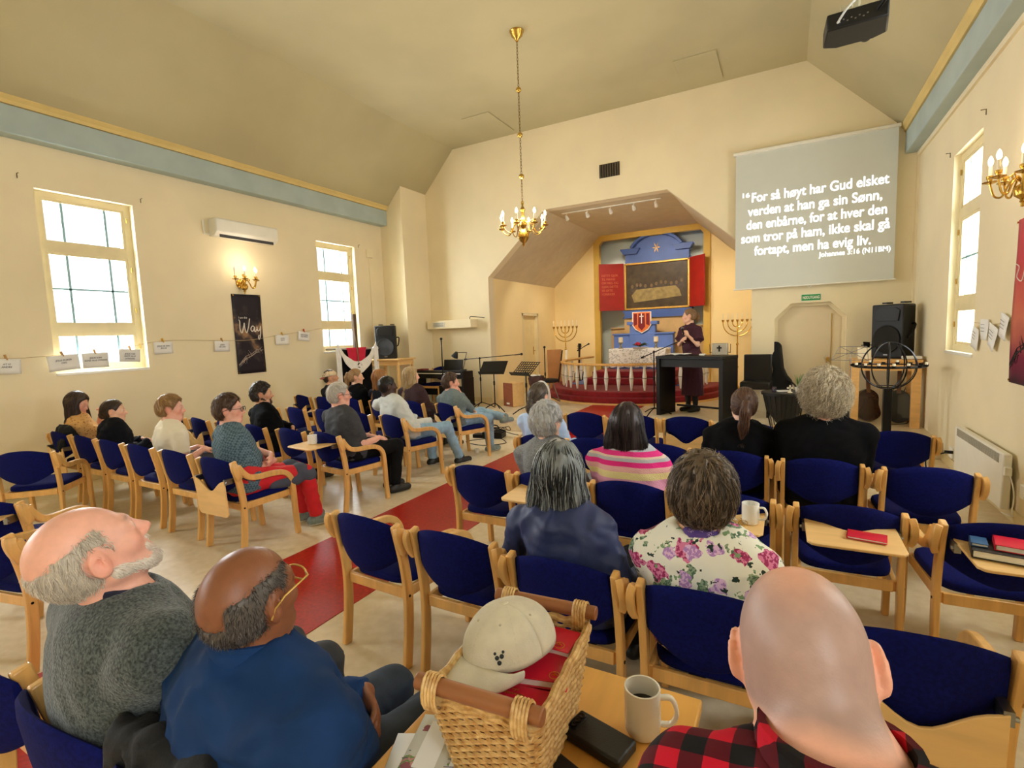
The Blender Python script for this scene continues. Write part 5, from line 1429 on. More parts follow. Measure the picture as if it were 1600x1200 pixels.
# facing +x from the left wall: local y runs along +Y of the room; text is mirrored accordingly
ban = banner('dark brown banner reading I am the Way, hung below the left sconce', (XL, 5.28, 1.815), 0, .50, 1.28, banner_art('brown_banner_print', 'dark'), mat('thorn_print_pale', (176, 160, 150), .6))
LET = mat('white_print', (236, 230, 222), .6)
me = text_mesh('I am the', .045, LET); o = place(me, 'lettering', ban); o.matrix_local = Matrix(((0, 0, 1, .024), (1, 0, 0, -.17), (0, 1, 0, .25), (0, 0, 0, 1)))
b = MB()
strokes(b, [[(-.17, .23), (-.155, .20), (-.16, .08), (-.13, .02), (-.095, .12), (-.08, .18), (-.075, .09), (-.05, .02), (-.01, .12), (.02, .25)],
            [(.09, .115), (.06, .13), (.03, .09), (.04, .045), (.075, .06), (.095, .11), (.09, .05), (.11, .04), (.135, .08)],
            [(.14, .12), (.145, .06), (.17, .05), (.195, .09), (.205, .13), (.20, .06), (.19, -.03), (.165, -.09), (.15, -.06), (.17, -.02)]], .024, .008)
obj('lettering', b, LET, ban)
ban2 = banner('red and orange banner with black thorns, cut by the right photo edge', (XR, 5.33, 1.76), PI, .54, 1.30, banner_art('red_banner_print', 'red'), mat('thorn_print_black', (34, 22, 32), .6))
b = MB(); strokes(b, [[(-.22, .30), (-.16, .27), (-.20, .20), (-.10, .16), (-.05, .24)], [(-.02, .16), (.02, .26), (.06, .16), (.10, .2)]], .022, .004); obj('lettering', b, LET, ban2)

# string, sheets and pegs
rope = MB(); rope.tube(smooth_path([(XL + .03, 1.2, 1.66), (XL + .03, 2.2, 1.59), (XL + .03, 2.75, 1.60), (XL + .05, 3.25, 1.615), (XL + .03, 3.95, 1.74), (XL + .03, 4.85, 1.72), (XL + .035, 5.3, 1.72), (XL + .03, 5.85, 1.79), (XL + .03, 6.4, 1.85), (XL + .03, 6.75, 1.90)], 6), .003, 5)
tag(obj('string', rope, mat('jute_string', (196, 170, 124), .9)), 'thin string along the left wall with paper sheets clipped to it', 'string')
PEGC = {'w': mat('wooden_peg', (196, 152, 92), .6), 'r': mat('red_peg', (206, 62, 40), .5), 'y': mat('yellow_peg', (228, 178, 60), .5)}
sheets = [(2.30, 1.585, .25, .17, -3, 'w', 'partly cut off sheet at the left photo edge', ('AT VI', 'ANDRE')), (2.80, 1.60, .31, .185, 4, 'w', 'sheet overlapping the left edge of the big window', ('JESUS ELSKER', 'DEG')), (3.13, 1.61, .28, .185, 0, 'w', 'bluish sheet in the middle before the big window', ('JESUS KAN', 'SONE ALLE SYNDER')),
          (3.52, 1.64, .25, .165, -4, 'w', 'bluish sheet before the right part of the big window', ('JESUS TAR', 'IMOT ALLE', 'SYNDERE')), (3.95, 1.73, .25, .17, 0, 'y', 'sheet just right of the big window under a yellow peg', ('JESUS ER DEN', 'JEG ER')), (4.80, 1.715, .24, .165, -2, 'w', 'sheet just left of the dark banner', ('JESUS', 'ER LIVET')),
          (5.88, 1.79, .27, .17, -1, 'y', 'sheet just right of the dark banner', ('DU ER', 'SKAPT')), (6.34, 1.84, .26, .165, -6, 'r', 'sheet under a red peg left of the far window', ('GUD ELSKER', 'ALLE MENN'))]
for y, z, w_, h_, rz, pg, lb, lines in sheets:
    dx = .05 if 2.6 < y < 3.8 else .03
    t = thing('paper_sheet', 'handwritten white ' + lb, 'paper', (XL + dx, y, z), (R(rz), 0, 0), 'handwritten sheets on the left string')
    b = MB(); b.grid(lambda u, v: (.004 * math.sin(u * 3 + v * 2), (u - .5) * w_, -v * h_), 6, 4); obj('sheet', b, PAPER, t, solid=.0015)
    me = text_mesh('\n'.join(lines), .027, INK, shear=.15, align='CENTER', line=1.15); o = place(me, 'handwriting', t); o.matrix_local = Matrix(((0, 0, 1, .008), (1, 0, 0, 0), (0, 1, 0, -.07), (0, 0, 0, 1)))
    p = MB(); p.box((.006, .004, .012), (.012, .010, .062)); p.box((-.006, -.004, .012), (.010, .009, .062)); p.tube([(0, -.008, .01), (0, .008, .01)], .006, 8)
    tag(place(p.mesh('peg', PEGC[pg]), 'clothes_peg', None, (XL + dx, y, z + .004), (R(rz + 14), 0, 0)), ('clothes peg holding the ' + lb)[:110], 'clothes peg', 'pegs on the left string')
for i, (y, z, w_, h_, rz, lb) in enumerate(((6.42, 1.555, .17, .22, -18, 'leftmost white sheet on the right wall, beside the window'), (6.20, 1.63, .19, .19, -2, 'second white sheet from the window on the right wall'), (5.95, 1.57, .20, .21, -20, 'third white sheet from the window, hanging lowest on the right wall'), (5.70, 1.66, .19, .2, -16, 'white sheet nearest the red banner on the right wall'))):
    t = thing('paper_sheet', lb, 'paper', (XR - .03, y, z), (R(rz), 0, PI), 'sheets on the right wall')
    b = MB(); b.grid(lambda u, v: (.006 * math.sin(u * 3 + v * 3 + i), (u - .5) * w_, -v * h_), 6, 4); obj('sheet', b, PAPER, t, solid=.0015)
    b = MB()
    for k in range(3): b.box((.012, 0, -.05 - k * .03), (.001, w_ * .5, .004))
    obj('handwriting', b, INK, t)
b = MB(); b.tube([(XR - .012, 6.6, 1.60), (XR - .012, 6.05, 1.58), (XR - .012, 5.6, 1.60)], .003, 5); tag(obj('string', b, mat('jute_string', (0, 0, 0))), 'thin string along the right wall behind the pinned sheets', 'string')
b = MB()
b.ell((XR - .01, 6.03, 1.55), (.02, .022, .022), 12, 8); tag(obj('wall_bracket', b, BRASS), 'small brass bracket between the sheets on the right wall', 'bracket')
b = MB(); b.span((XL, 8.05, 3.36), (XL + .05, 8.22, 3.52)); tag(obj('junction_box', b, WALL, bevel=.006), 'cream junction box high on the left wall near the pilaster', 'box')
b = MB(); b.tube([(XL + .01, 8.13, 3.36), (XL + .01, 8.13, 1.4)], .008, 6); tag(obj('cable_conduit', b, WALL), 'thin conduit running down from the junction box', 'pipe')
for (y, z, x, lb) in ((2.60, 3.66, XL + .02, 'left of the big window'), (3.86, 3.64, XL + .02, 'right of the big window'), (7.84, 3.56, XL + .02, 'right of the far left window'), (7.68, 3.5, XR - .02, 'above the right window'), (6.5, 3.56, XR - .02, 'at the near top corner of the right window')):
    b = MB(); b.tube([(x, y, z - .03), (x, y, z + .02), (x + (.04 if x < 0 else -.04), y, z + .02)], .005, 6); tag(obj('curtain_hook', b, mat('dull_iron', (110, 96, 70), .5, .6)), 'small curtain hook ' + lb, 'hook')

# draped cross before the far window
t = thing('draped_cross', 'wooden cross draped with white, red and black cloth by the far left window', 'cross', (-7.36, 7.22, PLAT))
b = MB(); b.span((-.03, -.035, 0), (.03, .035, 1.95)); obj('upright', b, mat('dark_wood', (90, 66, 44), .6, vs=5), t, bevel=.004)
b = MB(); b.tube([(0, -.72, 1.30), (0, .72, 1.27)], .018, 8); obj('crossbar', b, mat('grey_birch', (156, 150, 136), .7), t)
def drapefn(u, v):
    y = (u - .5) * 1.0; sag = 1.31 - .50 * math.sin(PI * u) ** .8 * (.74 + .26 * v) + .0
    return (.05 + .03 * math.sin(u * 26) * .4 + v * .015, y, sag - v * .10 + .10)
b = MB(); b.grid(drapefn, 40, 8)
for s in (-1, 1): b.grid(lambda u, v, s=s: (.045 + .014 * math.sin(u * 14), s * (.42 + .13 * u) , 1.31 - v * (.95 - .1 * u)), 8, 14)
obj('white_cloth', b, mat('white_linen', (242, 240, 238), .85), t, solid=.006)
b = MB(); b.grid(lambda u, v: (.025 + .008 * math.sin(u * 18), (u - .5) * .52 * (1 - .25 * v), 1.31 - .50 * v * math.sin(PI * (.2 + .6 * u))), 20, 10); obj('red_cloth', b, mat('crimson_cloth', (206, 30, 66), .8), t, solid=.006)
b = MB(); b.grid(lambda u, v: (.004 + .008 * math.sin(u * 20), (u - .5) * .80, 1.29 - v * 1.1), 20, 8); obj('black_cloth', b, BLK, t, solid=.006)
b = MB()
for k in range(3): b.tube([(.055 + .012 * math.sin(3 * a + k), .02 + math.cos(a) * .045, .96 + math.sin(a) * .05 + .01 * math.cos(4 * a + k)) for a in [2 * PI * j / 18 for j in range(18)]], .007, 6, closed=True)
obj('thorn_crown', b, mat('dark_twig', (60, 36, 26), .8), t)
b = MB(); b.tube([(.06, .0, 1.0), (.065, -.02, 1.2), (.05, -.10, 1.98)], .006, 8); obj('reed', b, mat('reed_stalk', (150, 140, 110), .8), t)

# ---------------------------------------------------------------- music corner on the left of the platform
def loudspeaker(label, loc, rz):
    t = thing('loudspeaker', label, 'loudspeaker', loc, rz, 'black loudspeakers')
    b = MB(); b.prism([(-.21, 0), (.21, 0), (.215, .64), (.16, .69), (-.16, .69), (-.215, .64)], .02); 
    sh = [(-.215, -.02), (.215, -.02), (.205, .12), (.14, .36), (-.14, .36), (-.205, .12)]
    b = MB(); b.prism(sh, .68, M=Matrix.Rotation(R(90), 4, 'X') @ Matrix.Scale(-1, 4, (0, 1, 0)) if False else Matrix(((1, 0, 0, 0), (0, 0, 1, 0), (0, 1, 0, 0), (0, 0, 0, 1)))); obj('cabinet', b, PLAST, t, bevel=.022, seg=3)
    b = MB(); b.lathe([(.0, .0), (.165, 0), (.178, .012), (.172, .018), (.150, .008), (.05, .004), (0, .012)], 32, (0, 0, 0), M=Matrix.Translation((0, -.024, .24)) @ Matrix.Rotation(R(90), 4, 'X')); obj('woofer_grille', b, mat('black_grille', (10, 10, 12), .6, bump=.6, bs=600), t)
    b = MB(); b.prism([(-.15, .47), (.15, .47), (.17, .60), (.12, .635), (-.12, .635), (-.17, .60)], .012, M=Matrix.Translation((0, -.034, 0))); obj('horn', b, BLACK, t, bevel=.008)
    b = MB()
    for s in (-1, 1): b.span((s * .12 - .03, .10, .69), (s * .12 + .03, .24, .71))
    b.tube(smooth_path([(.19, .08, .26), (.235, .09, .27), (.235, .20, .42), (.175, .22, .43)], 3), .012, 8); obj('handle', b, BLACK, t)
    b = MB(); b.box((0, -.031, .045), (.06, .006, .018)); obj('badge', b, STEEL, t)
    return t
sp1 = loudspeaker('black loudspeaker on a small wooden table by the left pilaster', (-7.24, 7.93, 1.245), R(28))
def table(name, label, loc, w_, d_, h_, m_, rz=0, leg=.06, apron=.10, top=.03):
    t = thing(name, label, 'table', loc, rz)
    b = MB(); b.box((0, 0, h_ - top / 2), (w_, d_, top)); obj('tabletop', b, m_, t, bevel=.006)
    b = MB(); iw, idp = w_ - .12, d_ - .12
    for s in (-1, 1): b.box((0, s * idp / 2, h_ - top - apron / 2), (iw, .02, apron)); b.box((s * iw / 2, 0, h_ - top - apron / 2), (.02, idp, apron))
    obj('apron', b, m_, t)
    for s in (-1, 1):
        for q in (-1, 1):
            b = MB(); b.box((s * iw / 2, q * idp / 2, (h_ - top) / 2), (leg, leg, h_ - top)); obj('leg', b, m_, t, bevel=.005)
    return t
table('side_table', 'tall wooden table carrying the loudspeaker by the left pilaster', (-7.22, 8.05, PLAT), .80, .62, 1.045, PLY, R(6), leg=.05)
def base_tripod(b, x, y, z, r, h0=.12, ph=.3, n=3):
    for k in range(n):
        a = ph + 2 * PI * k / n; b.tube([(x, y, z + h0), (x + r * .55 * math.cos(a), y + r * .55 * math.sin(a), z + h0 * .6), (x + r * math.cos(a), y + r * math.sin(a), z + .012)], .010, 6)
def mic_stand(label, loc, h_, boom=None, micp=True, ph=.3):
    t = thing('microphone_stand', label, 'microphone stand', loc, 0, 'black microphone stands')
    b = MB(); base_tripod(b, 0, 0, 0, .28, ph=ph); obj('tripod_base', b, BLACKM, t)
    b = MB(); b.tube([(0, 0, .1), (0, 0, h_)], .011, 8); b.tube([(0, 0, h_ * .55), (0, 0, h_ * .55 + .07)], .017, 10); obj('pole', b, BLACKM, t)
    e = Vector((0, 0, h_)); d = Vector((0, 0, 1))
    if boom:
        b = MB(); p, q = Vector(boom[0]), Vector(boom[1]); b.tube([p, q], .008, 8); b.ell((0, 0, h_), (.02, .02, .025), 10, 8); b.tube([p, p + (q - p).normalized() * .06], .016, 8); obj('boom_arm', b, BLACKM, t); e = q; d = (q - p).normalized()
    if micp:
        b = MB(); b.tube([e, e + d * .13], [.010, .013], 10); c = e + d * .155; b.ell(c, (.026, .026, .026), 12, 8); obj('microphone', b, BLACK, t)
    return t
mic_stand('straight black microphone stand behind the blond girl', (-5.70, 7.75, PLAT), 1.26, micp=True)
mic_stand('black boom microphone stand reaching right beside the piano', (-5.37, 8.55, PLAT), 1.0, ((-.38, .02, .98), (.80, -.02, 1.06)))
mic_stand('black microphone stand in front of the leaning wooden board', (-4.50, 9.75, PLAT), 1.0, micp=True)
t = thing('digital_piano', 'black digital piano standing before the front wall', 'piano', (-6.42, 8.72, PLAT), R(-4))
b = MB(); b.box((0, 0, .66), (1.36, .34, .15)); b.box((0, -.10, .72), (1.36, .12, .06)); obj('case', b, BLACK, t, bevel=.008)
for s in (-1, 1):
    b = MB(); b.box((s * .66, 0, .30), (.05, .36, .60)); b.box((s * .66, -.03, .02), (.06, .46, .04)); obj('side_panel', b, BLACK, t, bevel=.005)
b = MB(); b.box((0, .10, .30), (1.28, .02, .20)); obj('back_board', b, BLACK, t)
b = MB(); b.box((.16, .06, .86), (.52, .015, .24), M=Matrix.Rotation(R(-8), 4, 'X')); obj('music_rest', b, BLACK, t, bevel=.01)
b = MB(); b.box((0, -.166, .69), (1.22, .012, .018)); obj('keys', b, CHINA, t)
b = MB(); b.box((-.20, -.02, .765), (.20, .2, .05)); tag(place(b.mesh('cloth', mat('dark_red_cloth', (120, 30, 40), .8)), 'folded_cloth', None, (-6.75, 8.74, PLAT - .012), bevel=.015), 'dark red folded cloth lying on the left end of the piano', 'cloth')
t = thing('desk_lamp', 'black jointed desk lamp on the right end of the piano', 'lamp', (-5.86, 8.68, PLAT + .75))
b = MB(); b.lathe([(0, 0), (.075, 0), (.07, .02), (0, .025)], 18); obj('lamp_base', b, BLACK, t)
b = MB(); b.tube([(0, 0, .02), (.05, 0, .20), (.10, 0, .37)], .007, 6); b.tube([(.10, 0, .37), (-.14, -.02, .37)], .007, 6); obj('lamp_arm', b, BLACKM, t)
b = MB(); b.lathe([(.022, .06), (.03, .05), (.075, -.06), (.07, -.06), (.02, .04)], 18, M=Matrix.Translation((-.16, -.02, .33)) @ Matrix.Rotation(R(30), 4, 'Y')); obj('lamp_shade', b, BLACK, t)
def music_stand(label, loc, rz, perf):
    t = thing('music_stand', label, 'music stand', loc, rz, 'black music stands')
    b = MB(); base_tripod(b, 0, 0, 0, .27, .16, ph=-.5); obj('tripod_base', b, BLACKM, t)
    b = MB(); b.tube([(0, 0, .1), (0, 0, .78)], .011, 8); b.tube([(0, 0, .5), (0, 0, .58)], .018, 8); obj('pole', b, BLACKM, t)
    M = Matrix.Translation((0, 0, .84)) @ Matrix.Rotation(R(-50), 4, 'X'); b = MB()
    if perf:
        for i in range(9): b.box(((i - 4) * .058, 0, 0), (.016, .006, .34), M=M)
        for j in range(7): b.box((0, 0, (j - 3) * .053), (.49, .006, .014), M=M)
    else: b.box((0, 0, 0), (.50, .008, .34), M=M)
    b.box((0, -.03, -.175), (.50, .07, .012), M=M); obj('tray', b, BLACK, t)
    return t
music_stand('black music stand with a solid tray beside the boom stand', (-4.88, 8.25, PLAT), R(10), False)
music_stand('black music stand with a perforated tray in front of the drum', (-4.07, 8.0, PLAT), R(-20), True)
b = MB(); b.box((0, 0, .02), (.32, .10, .0)); 
t = thing('cajon', 'brown wooden box drum with pale sides standing on the platform', 'drum', (-4.88, 9.02, PLAT), R(-24))
b = MB(); b.box((0, .0, .24), (.31, .29, .48)); obj('box_body', b, PLY, t, bevel=.008)
b = MB(); b.box((0, -.149, .24), (.306, .008, .474)); obj('front_plate', b, mat('brown_veneer', (148, 84, 54), .45, var=.1, vs=8, stretch=(1, 1, 4)), t, bevel=.004)
b = MB(); b.box((0, -.154, .06), (.10, .002, .034)); obj('logo', b, WHITE, t, bevel=.001)
t = thing('djembe', 'dark carved goblet drum with a white cloth on top, behind the perforated music stand', 'drum', (-4.42, 9.15, PLAT))
b = MB(); b.lathe([(.0, 0), (.11, 0), (.12, .02), (.085, .14), (.07, .25), (.10, .33), (.155, .44), (.165, .56), (.155, .60), (0, .605)], 24); obj('shell', b, mat('dark_carved_wood', (70, 34, 28), .6, var=.4, vs=25, bump=.4, bs=40), t)
b = MB()
for k in range(16): a = 2 * PI * k / 16; b.tube([(.168 * math.cos(a), .168 * math.sin(a), .56), (.125 * math.cos(a + .2), .125 * math.sin(a + .2), .36)], .004, 5)
obj('rope', b, mat('black_rope', (40, 34, 34), .8), t)
b = MB(); b.grid(lambda u, v: ((u - .5) * .22, (v - .5) * .2 - .04, .615 + .02 * math.sin(u * 9) * math.sin(v * 7)), 10, 10); tag(place(b.mesh('white_cloth', mat('white_linen', (0, 0, 0))), 'crumpled_cloth', None, (-4.44, 9.12, PLAT), solid=.006), 'crumpled white cloth lying on the goblet drum', 'cloth')
t = thing('round_stool', 'round black padded stool before the leaning wooden board', 'stool', (-4.32, 9.62, PLAT))
b = MB(); b.lathe([(0, .43), (.15, .43), (.165, .45), (.165, .49), (.14, .505), (0, .505)], 24); obj('seat', b, PLAST, t)
for k in range(3): a = 2 * PI * k / 3 + .5; b = MB(); b.tube([(.04 * math.cos(a), .04 * math.sin(a), .43), (.18 * math.cos(a), .18 * math.sin(a), .01)], .012, 8); obj('leg', b, STEEL, t)
b = MB(); b.box((0, 0, .52), (.36, .03, 1.04)); o = obj('wooden_board', b, mat('brown_board', (176, 122, 70), .6, var=.1, vs=4), rot=(R(-7), 0, R(30)), loc=(-5.05, 11.55, PLAT)); tag(o, 'brown wooden board leaning beside the left seven-armed candlestick', 'board')
for i, (x, lb, m_) in enumerate(((-4.86, 'dark slender rod leaning at the wooden board', BLACK), (-4.66, 'white tube leaning right of the wooden board', WHITE))):
    b = MB(); b.tube([(x, 11.2, PLAT + .01), (x + (.03 if i == 0 else -.06), 11.5, PLAT + 1.02)], .016 if i == 0 else .028, 10); tag(obj('leaning_rod', b, m_), lb, 'rod')
def guitar(label, loc, rz, tilt, body=True, bass=False):
    t = thing('guitar', label, 'guitar', loc, (R(tilt), 0, rz), 'guitars on stands')
    o_ = []
    for k in range(40):
        a = 2 * PI * k / 40; w_ = .165 - .035 * math.cos(2 * a) ** 2 + .045 * (math.sin(a) < 0) * abs(math.sin(a)); o_.append((w_ * math.cos(a), .24 + .235 * math.sin(a)))
    b = MB(); b.prism(o_, .08, M=Matrix.Translation((0, -.04, 0))); obj('body', b, mat('dark_sunburst', (52, 30, 24), .25, var=.3, vs=6, coat=.4) if bass else mat('black_lacquer', (18, 16, 18), .2, coat=.5), t, bevel=.012)
    b = MB(); b.tube([(0, -.045, .42), (0, -.045, 1.0)], 1, rect=(.05, .022), up=(1, 0, 0)); obj('neck', b, mat('maple_neck', (112, 76, 50), .45), t, bevel=.004)
    b = MB(); b.prism([(-.03, .99), (.03, .99), (.045, 1.15), (-.04, 1.16)], .018, M=Matrix.Translation((0, -.055, 0)))
    for s in (-1, 1):
        for k in range(3): b.tube([(s * .03, -.045, 1.03 + .04 * k), (s * .07, -.045, 1.03 + .04 * k)], .007, 6)
    obj('headstock', b, BLACK, t)
    return t
guitar('guitar with a dark headstock standing in the niche behind the altar rail', (-4.70, 12.25, PLAT), R(-10), -6)
mic_stand('black microphone stand in the niche behind the altar rail', (-4.62, 12.1, PLAT), .98, ((-.05, 0, .98), (.12, 0, 1.07)))
t = thing('ventilation_box', 'cream ventilation box on the front wall above the piano', 'ventilation box', (-6.5, YF, 1.92))
b = MB(); b.span((-.58, -.26, -.09), (.58, -.001, .09)); obj('housing', b, WALL, t, bevel=.006)
b = MB()
b.span((-.42, -.268, -.055), (-.10, -.258, .055)); obj('grille_frame', b, WHITE, t)
b = MB()
for k in range(6): b.span((-.40, -.276, -.045 + k * .017), (-.12, -.266, -.037 + k * .017))
obj('grille', b, mat('grey_slats', (170, 168, 156), .5), t)
b = MB(); b.tube(smooth_path([(-5.98, YF - .2, 2.012), (-5.95, YF - .22, 2.06), (-5.85, YF - .22, 2.055), (-5.72, YF - .02, 2.03)], 5), .008, 6); tag(obj('cable', b, BLACK), 'short dark cable resting on the ventilation box', 'cable')
t = thing('vent_grille', 'dark square ventilation grille high on the front wall', 'grille', (-2.91, YF, 4.59))
b = MB(); b.span((-.19, -.012, -.12), (.19, .0, .12)); obj('grille_back', b, mat('dark_vent', (52, 46, 38), .7), t)
b = MB()
for k in range(8): b.box((-.165 + k * .047, -.02, 0), (.008, .02, .23), M=Matrix.Identity(4))
obj('slat', b, mat('bronze_slat', (110, 98, 76), .5), t)
# floor clutter beside the aisle
t = thing('power_box', 'black power unit with tangled cables on the floor beside the aisle', 'power unit', (-4.15, 6.95, 0), R(10))
b = MB(); b.box((0, 0, .05), (.34, .22, .10)); b.box((-.24, -.02, .03), (.2, .16, .06)); obj('housing', b, BLACK, t, bevel=.01)
b = MB(); b.tube(smooth_path([(-.08, 0, .10), (-.06, 0, .19), (.06, 0, .19), (.10, 0, .10)], 4), .010, 6)
rng = random.Random(3)
for k in range(4): b.tube(smooth_path([(rng.uniform(-.12, .15), rng.uniform(-.1, .1), .11 + .01 * k)] + [(rng.uniform(-.2, .26), rng.uniform(-.16, .16), .10 + rng.uniform(0, .06)) for _ in range(5)], 5), .006, 5)
obj('cable_coil', b, BLACK, t)
b = MB(); b.tube(smooth_path([(-4.0, 7.0, .10), (-3.75, 7.15, .02), (-3.55, 7.45, .05), (-3.5, 7.6, .21), (-3.6, 7.9, .207), (-3.9, 8.2, .207)], 6), .006, 5); tag(obj('cable', b, BLACK), 'black cable running from the power unit up onto the platform', 'cable')
b = MB(); b.tube(smooth_path([(-4.2, 6.8, .006), (-4.4, 6.5, .006), (-4.0, 6.35, .006), (-3.75, 6.6, .006), (-3.95, 6.85, .006)], 6), .006, 5); tag(obj('cable', b, BLACK), 'black cable looped on the floor in front of the power unit', 'cable')
# ---------------------------------------------------------------- altar
CX = -3.07
VEL = mat('dark_red_velvet', (132, 12, 26), .9, var=.16, vs=14, sheen=.08, bump=.1, bs=200)
BLUEW = mat('altar_blue_paint', (92, 122, 196), .55, var=.06, vs=4)
BLUED = mat('altar_deep_blue_paint', (64, 96, 170), .5, var=.06, vs=4)
t = thing('altar_dais', 'round dais covered in dark red carpet before the altar', 'dais', (CX, 11.45, PLAT))
A0, A1 = R(-192), R(12)
b = MB(); b.lathe([(0, 0), (1.98, 0), (1.98, .03), (1.95, .035)], 48, arc=(A0, A1)); obj('edge_strip', b, PLY, t)
b = MB(); b.lathe([(0, .03), (1.93, .03), (1.94, .05), (1.93, .125), (1.91, .14), (1.86, .145), (1.86, .23), (1.84, .25), (0, .25)], 48, arc=(A0, A1)); b.span((-1.3, -.2, .03), (1.3, 1.4, .25)); obj('carpeted_step', b, VEL, t)
b = MB()
for i in range(2): b.span((-1.0 + .12 * i, -.55 + .25 * i, .25 + .14 * i), (1.05 - .12 * i, 1.4, .39 + .14 * i))
obj('inner_step', b, VEL, t, bevel=.02)
b = MB(); b.span((-1.35, -.55, .251), (-.98, .7, .262)); b.span((1.02, -.55, .251), (1.35, .7, .262)); obj('blue_floor', b, BLUED, t)
r = thing('altar_rail', 'curved altar rail of white turned balusters with a wooden handrail', 'altar rail', (CX, 11.45, PLAT + .25))
b = MB(); RR = 1.60; path = [(RR * math.cos(a), RR * math.sin(a), .52) for a in np.linspace(R(-172), R(-8), 40)]
b.tube(path, 1, rect=(.10, .045), up=(0, 0, 1)) if False else b.tube(path, 1, rect=(.045, .11), up=(0, 0, 1))
for s in (-1, 1): b.tube([(s * RR * .985, -.22, .535), (s * 1.40, 1.2, .54)], 1, rect=(.045, .12), up=(0, 0, 1))
obj('handrail', b, BEECH, r, bevel=.01)
prof = [(.018, 0), (.020, .03), (.042, .21), (.043, .232), (.038, .238), (.038, .244), (.043, .25), (.042, .27), (.020, .46), (.018, .50)]
def bal_me(): return MB().lathe(prof, 14).mesh('baluster', WHITE)
def ring_me(): return MB().lathe([(.0435, .237), (.0445, .241), (.0435, .245)], 14).mesh('joint_ring', mat('grey_joint', (110, 104, 96), .6))
for k, a in enumerate(np.linspace(-176, -4, 20)):
    p = place(cached('bal', bal_me), 'baluster', r, (RR * math.cos(R(a)), RR * math.sin(R(a)), 0)); place(cached('balr', ring_me), 'joint_ring', p)
for s in (-1, 1):
    for k in range(2): p = place(cached('bal', bal_me), 'baluster', r, (s * (1.545 - .07 * k), .15 + .4 * k, 0)); place(cached('balr', ring_me), 'joint_ring', p)

al = thing('altar', 'blue painted altar table draped with a white lace cloth', 'altar', (-3.10, 12.15, PLAT + .53))
b = MB(); b.box((0, .06, .22), (1.18, .55, .45)); b.box((0, .06, .02), (1.28, .65, .05)); b.box((0, .06, .445), (1.25, .62, .05)); obj('altar_body', b, BLUEW, al, bevel=.008)
for s in (-1, 1): b = MB(); b.box((s * .30, -.219, .22), (.44, .01, .30)); obj('front_panel', b, BLUED, al, bevel=.006)
def lace():
    m, nt, bb, tc = nodes_of('white_lace'); bb.inputs['Base Color'].default_value = lin((240, 240, 240))
    vo = nt.nodes.new('ShaderNodeTexVoronoi'); vo.feature = 'DISTANCE_TO_EDGE'; vo.inputs['Scale'].default_value = 20; nt.links.new(tc.outputs['Object'], vo.inputs['Vector'])
    wv = nt.nodes.new('ShaderNodeTexVoronoi'); wv.feature = 'SMOOTH_F1'; wv.inputs['Scale'].default_value = 7; nt.links.new(tc.outputs['Object'], wv.inputs['Vector'])
    f = mth(nt, 'MAXIMUM', mth(nt, 'LESS_THAN', vo.outputs['Distance'], .10), mth(nt, 'LESS_THAN', mth(nt, 'FRACT', mth(nt, 'MULTIPLY', wv.outputs['Distance'], 3.5)), .42))
    nt.links.new(mth(nt, 'MAXIMUM', f, .55), bb.inputs['Alpha']); return m
cl = thing('lace_cloth', 'white lace cloth hanging over the altar table', 'cloth', (-3.10, 12.15, PLAT + .53))
b = MB(); b.box((0, .06, .476), (1.32, .68, .008)); obj('cloth_top', b, mat('white_linen', (0, 0, 0)), cl)
b = MB(); b.grid(lambda u, v: ((u - .5) * 1.34, -.287 - .012 * math.sin(u * 40) * v - .01 * v, .478 - v * (.42 + .03 * abs(math.sin(u * 22)))), 80, 14)
for s in (-1, 1): b.grid(lambda u, v, s=s: (s * (.67 + .012 * math.sin(u * 22) * v), -.287 + u * .68, .478 - v * .62), 30, 14)
obj('lace_drop', b, lace(), cl, solid=.003)
b = MB(); b.box((0, .41, .40), (1.45, .22, .80)); b.box((.0, .37, .56), (.62, .20, 1.0)); b.box((0, .36, 1.08), (.74, .26, .08)); b.box((0, .385, .82), (1.5, .24, .04)); obj('altar_back', b, BLUEW, al, bevel=.01)
# emblem hanging on the altar back
em = thing('antependium', 'white and orange shield-shaped hanging with red bars and a cross on the altar back', 'hanging', (-3.10, 12.38, 2.08))
def shield(w_, h_): return [(-w_, 0), (w_, 0), (w_, -h_ * .62), (w_ * .7, -h_ * .82), (0, -h_), (-w_ * .7, -h_ * .82), (-w_, -h_ * .62)]
b = MB(); b.prism(shield(.23, .52), .012); obj('ground', b, mat('white_linen', (0, 0, 0)), em, bevel=.004)
b = MB(); b.prism([(a * .9, c * .93 - .012) for a, c in shield(.23, .52)], .006, M=Matrix.Translation((0, -.006, 0))); obj('border', b, mat('orange_cloth', (226, 120, 60), .8), em)
b = MB(); M = Matrix.Translation((0, -.012, 0))
for x in (-.15, .15): b.prism([(x - .04, -.04), (x + .04, -.04), (x + .04, -.34), (x - .04, -.30)] if x > 0 else [(x - .04, -.04), (x + .04, -.04), (x + .04, -.30), (x - .04, -.34)], .006, M=M)
b.prism([(-.075, -.04), (.075, -.04), (.085, -.36), (0, -.45), (-.085, -.36)], .006, M=M); obj('red_field', b, mat('dark_red_cloth', (0, 0, 0)), em)
b = MB(); b.box((0, -.016, -.16), (.022, .004, .24)); b.box((0, -.016, -.11), (.10, .004, .022)); obj('cross', b, mat('white_linen', (0, 0, 0)), em)
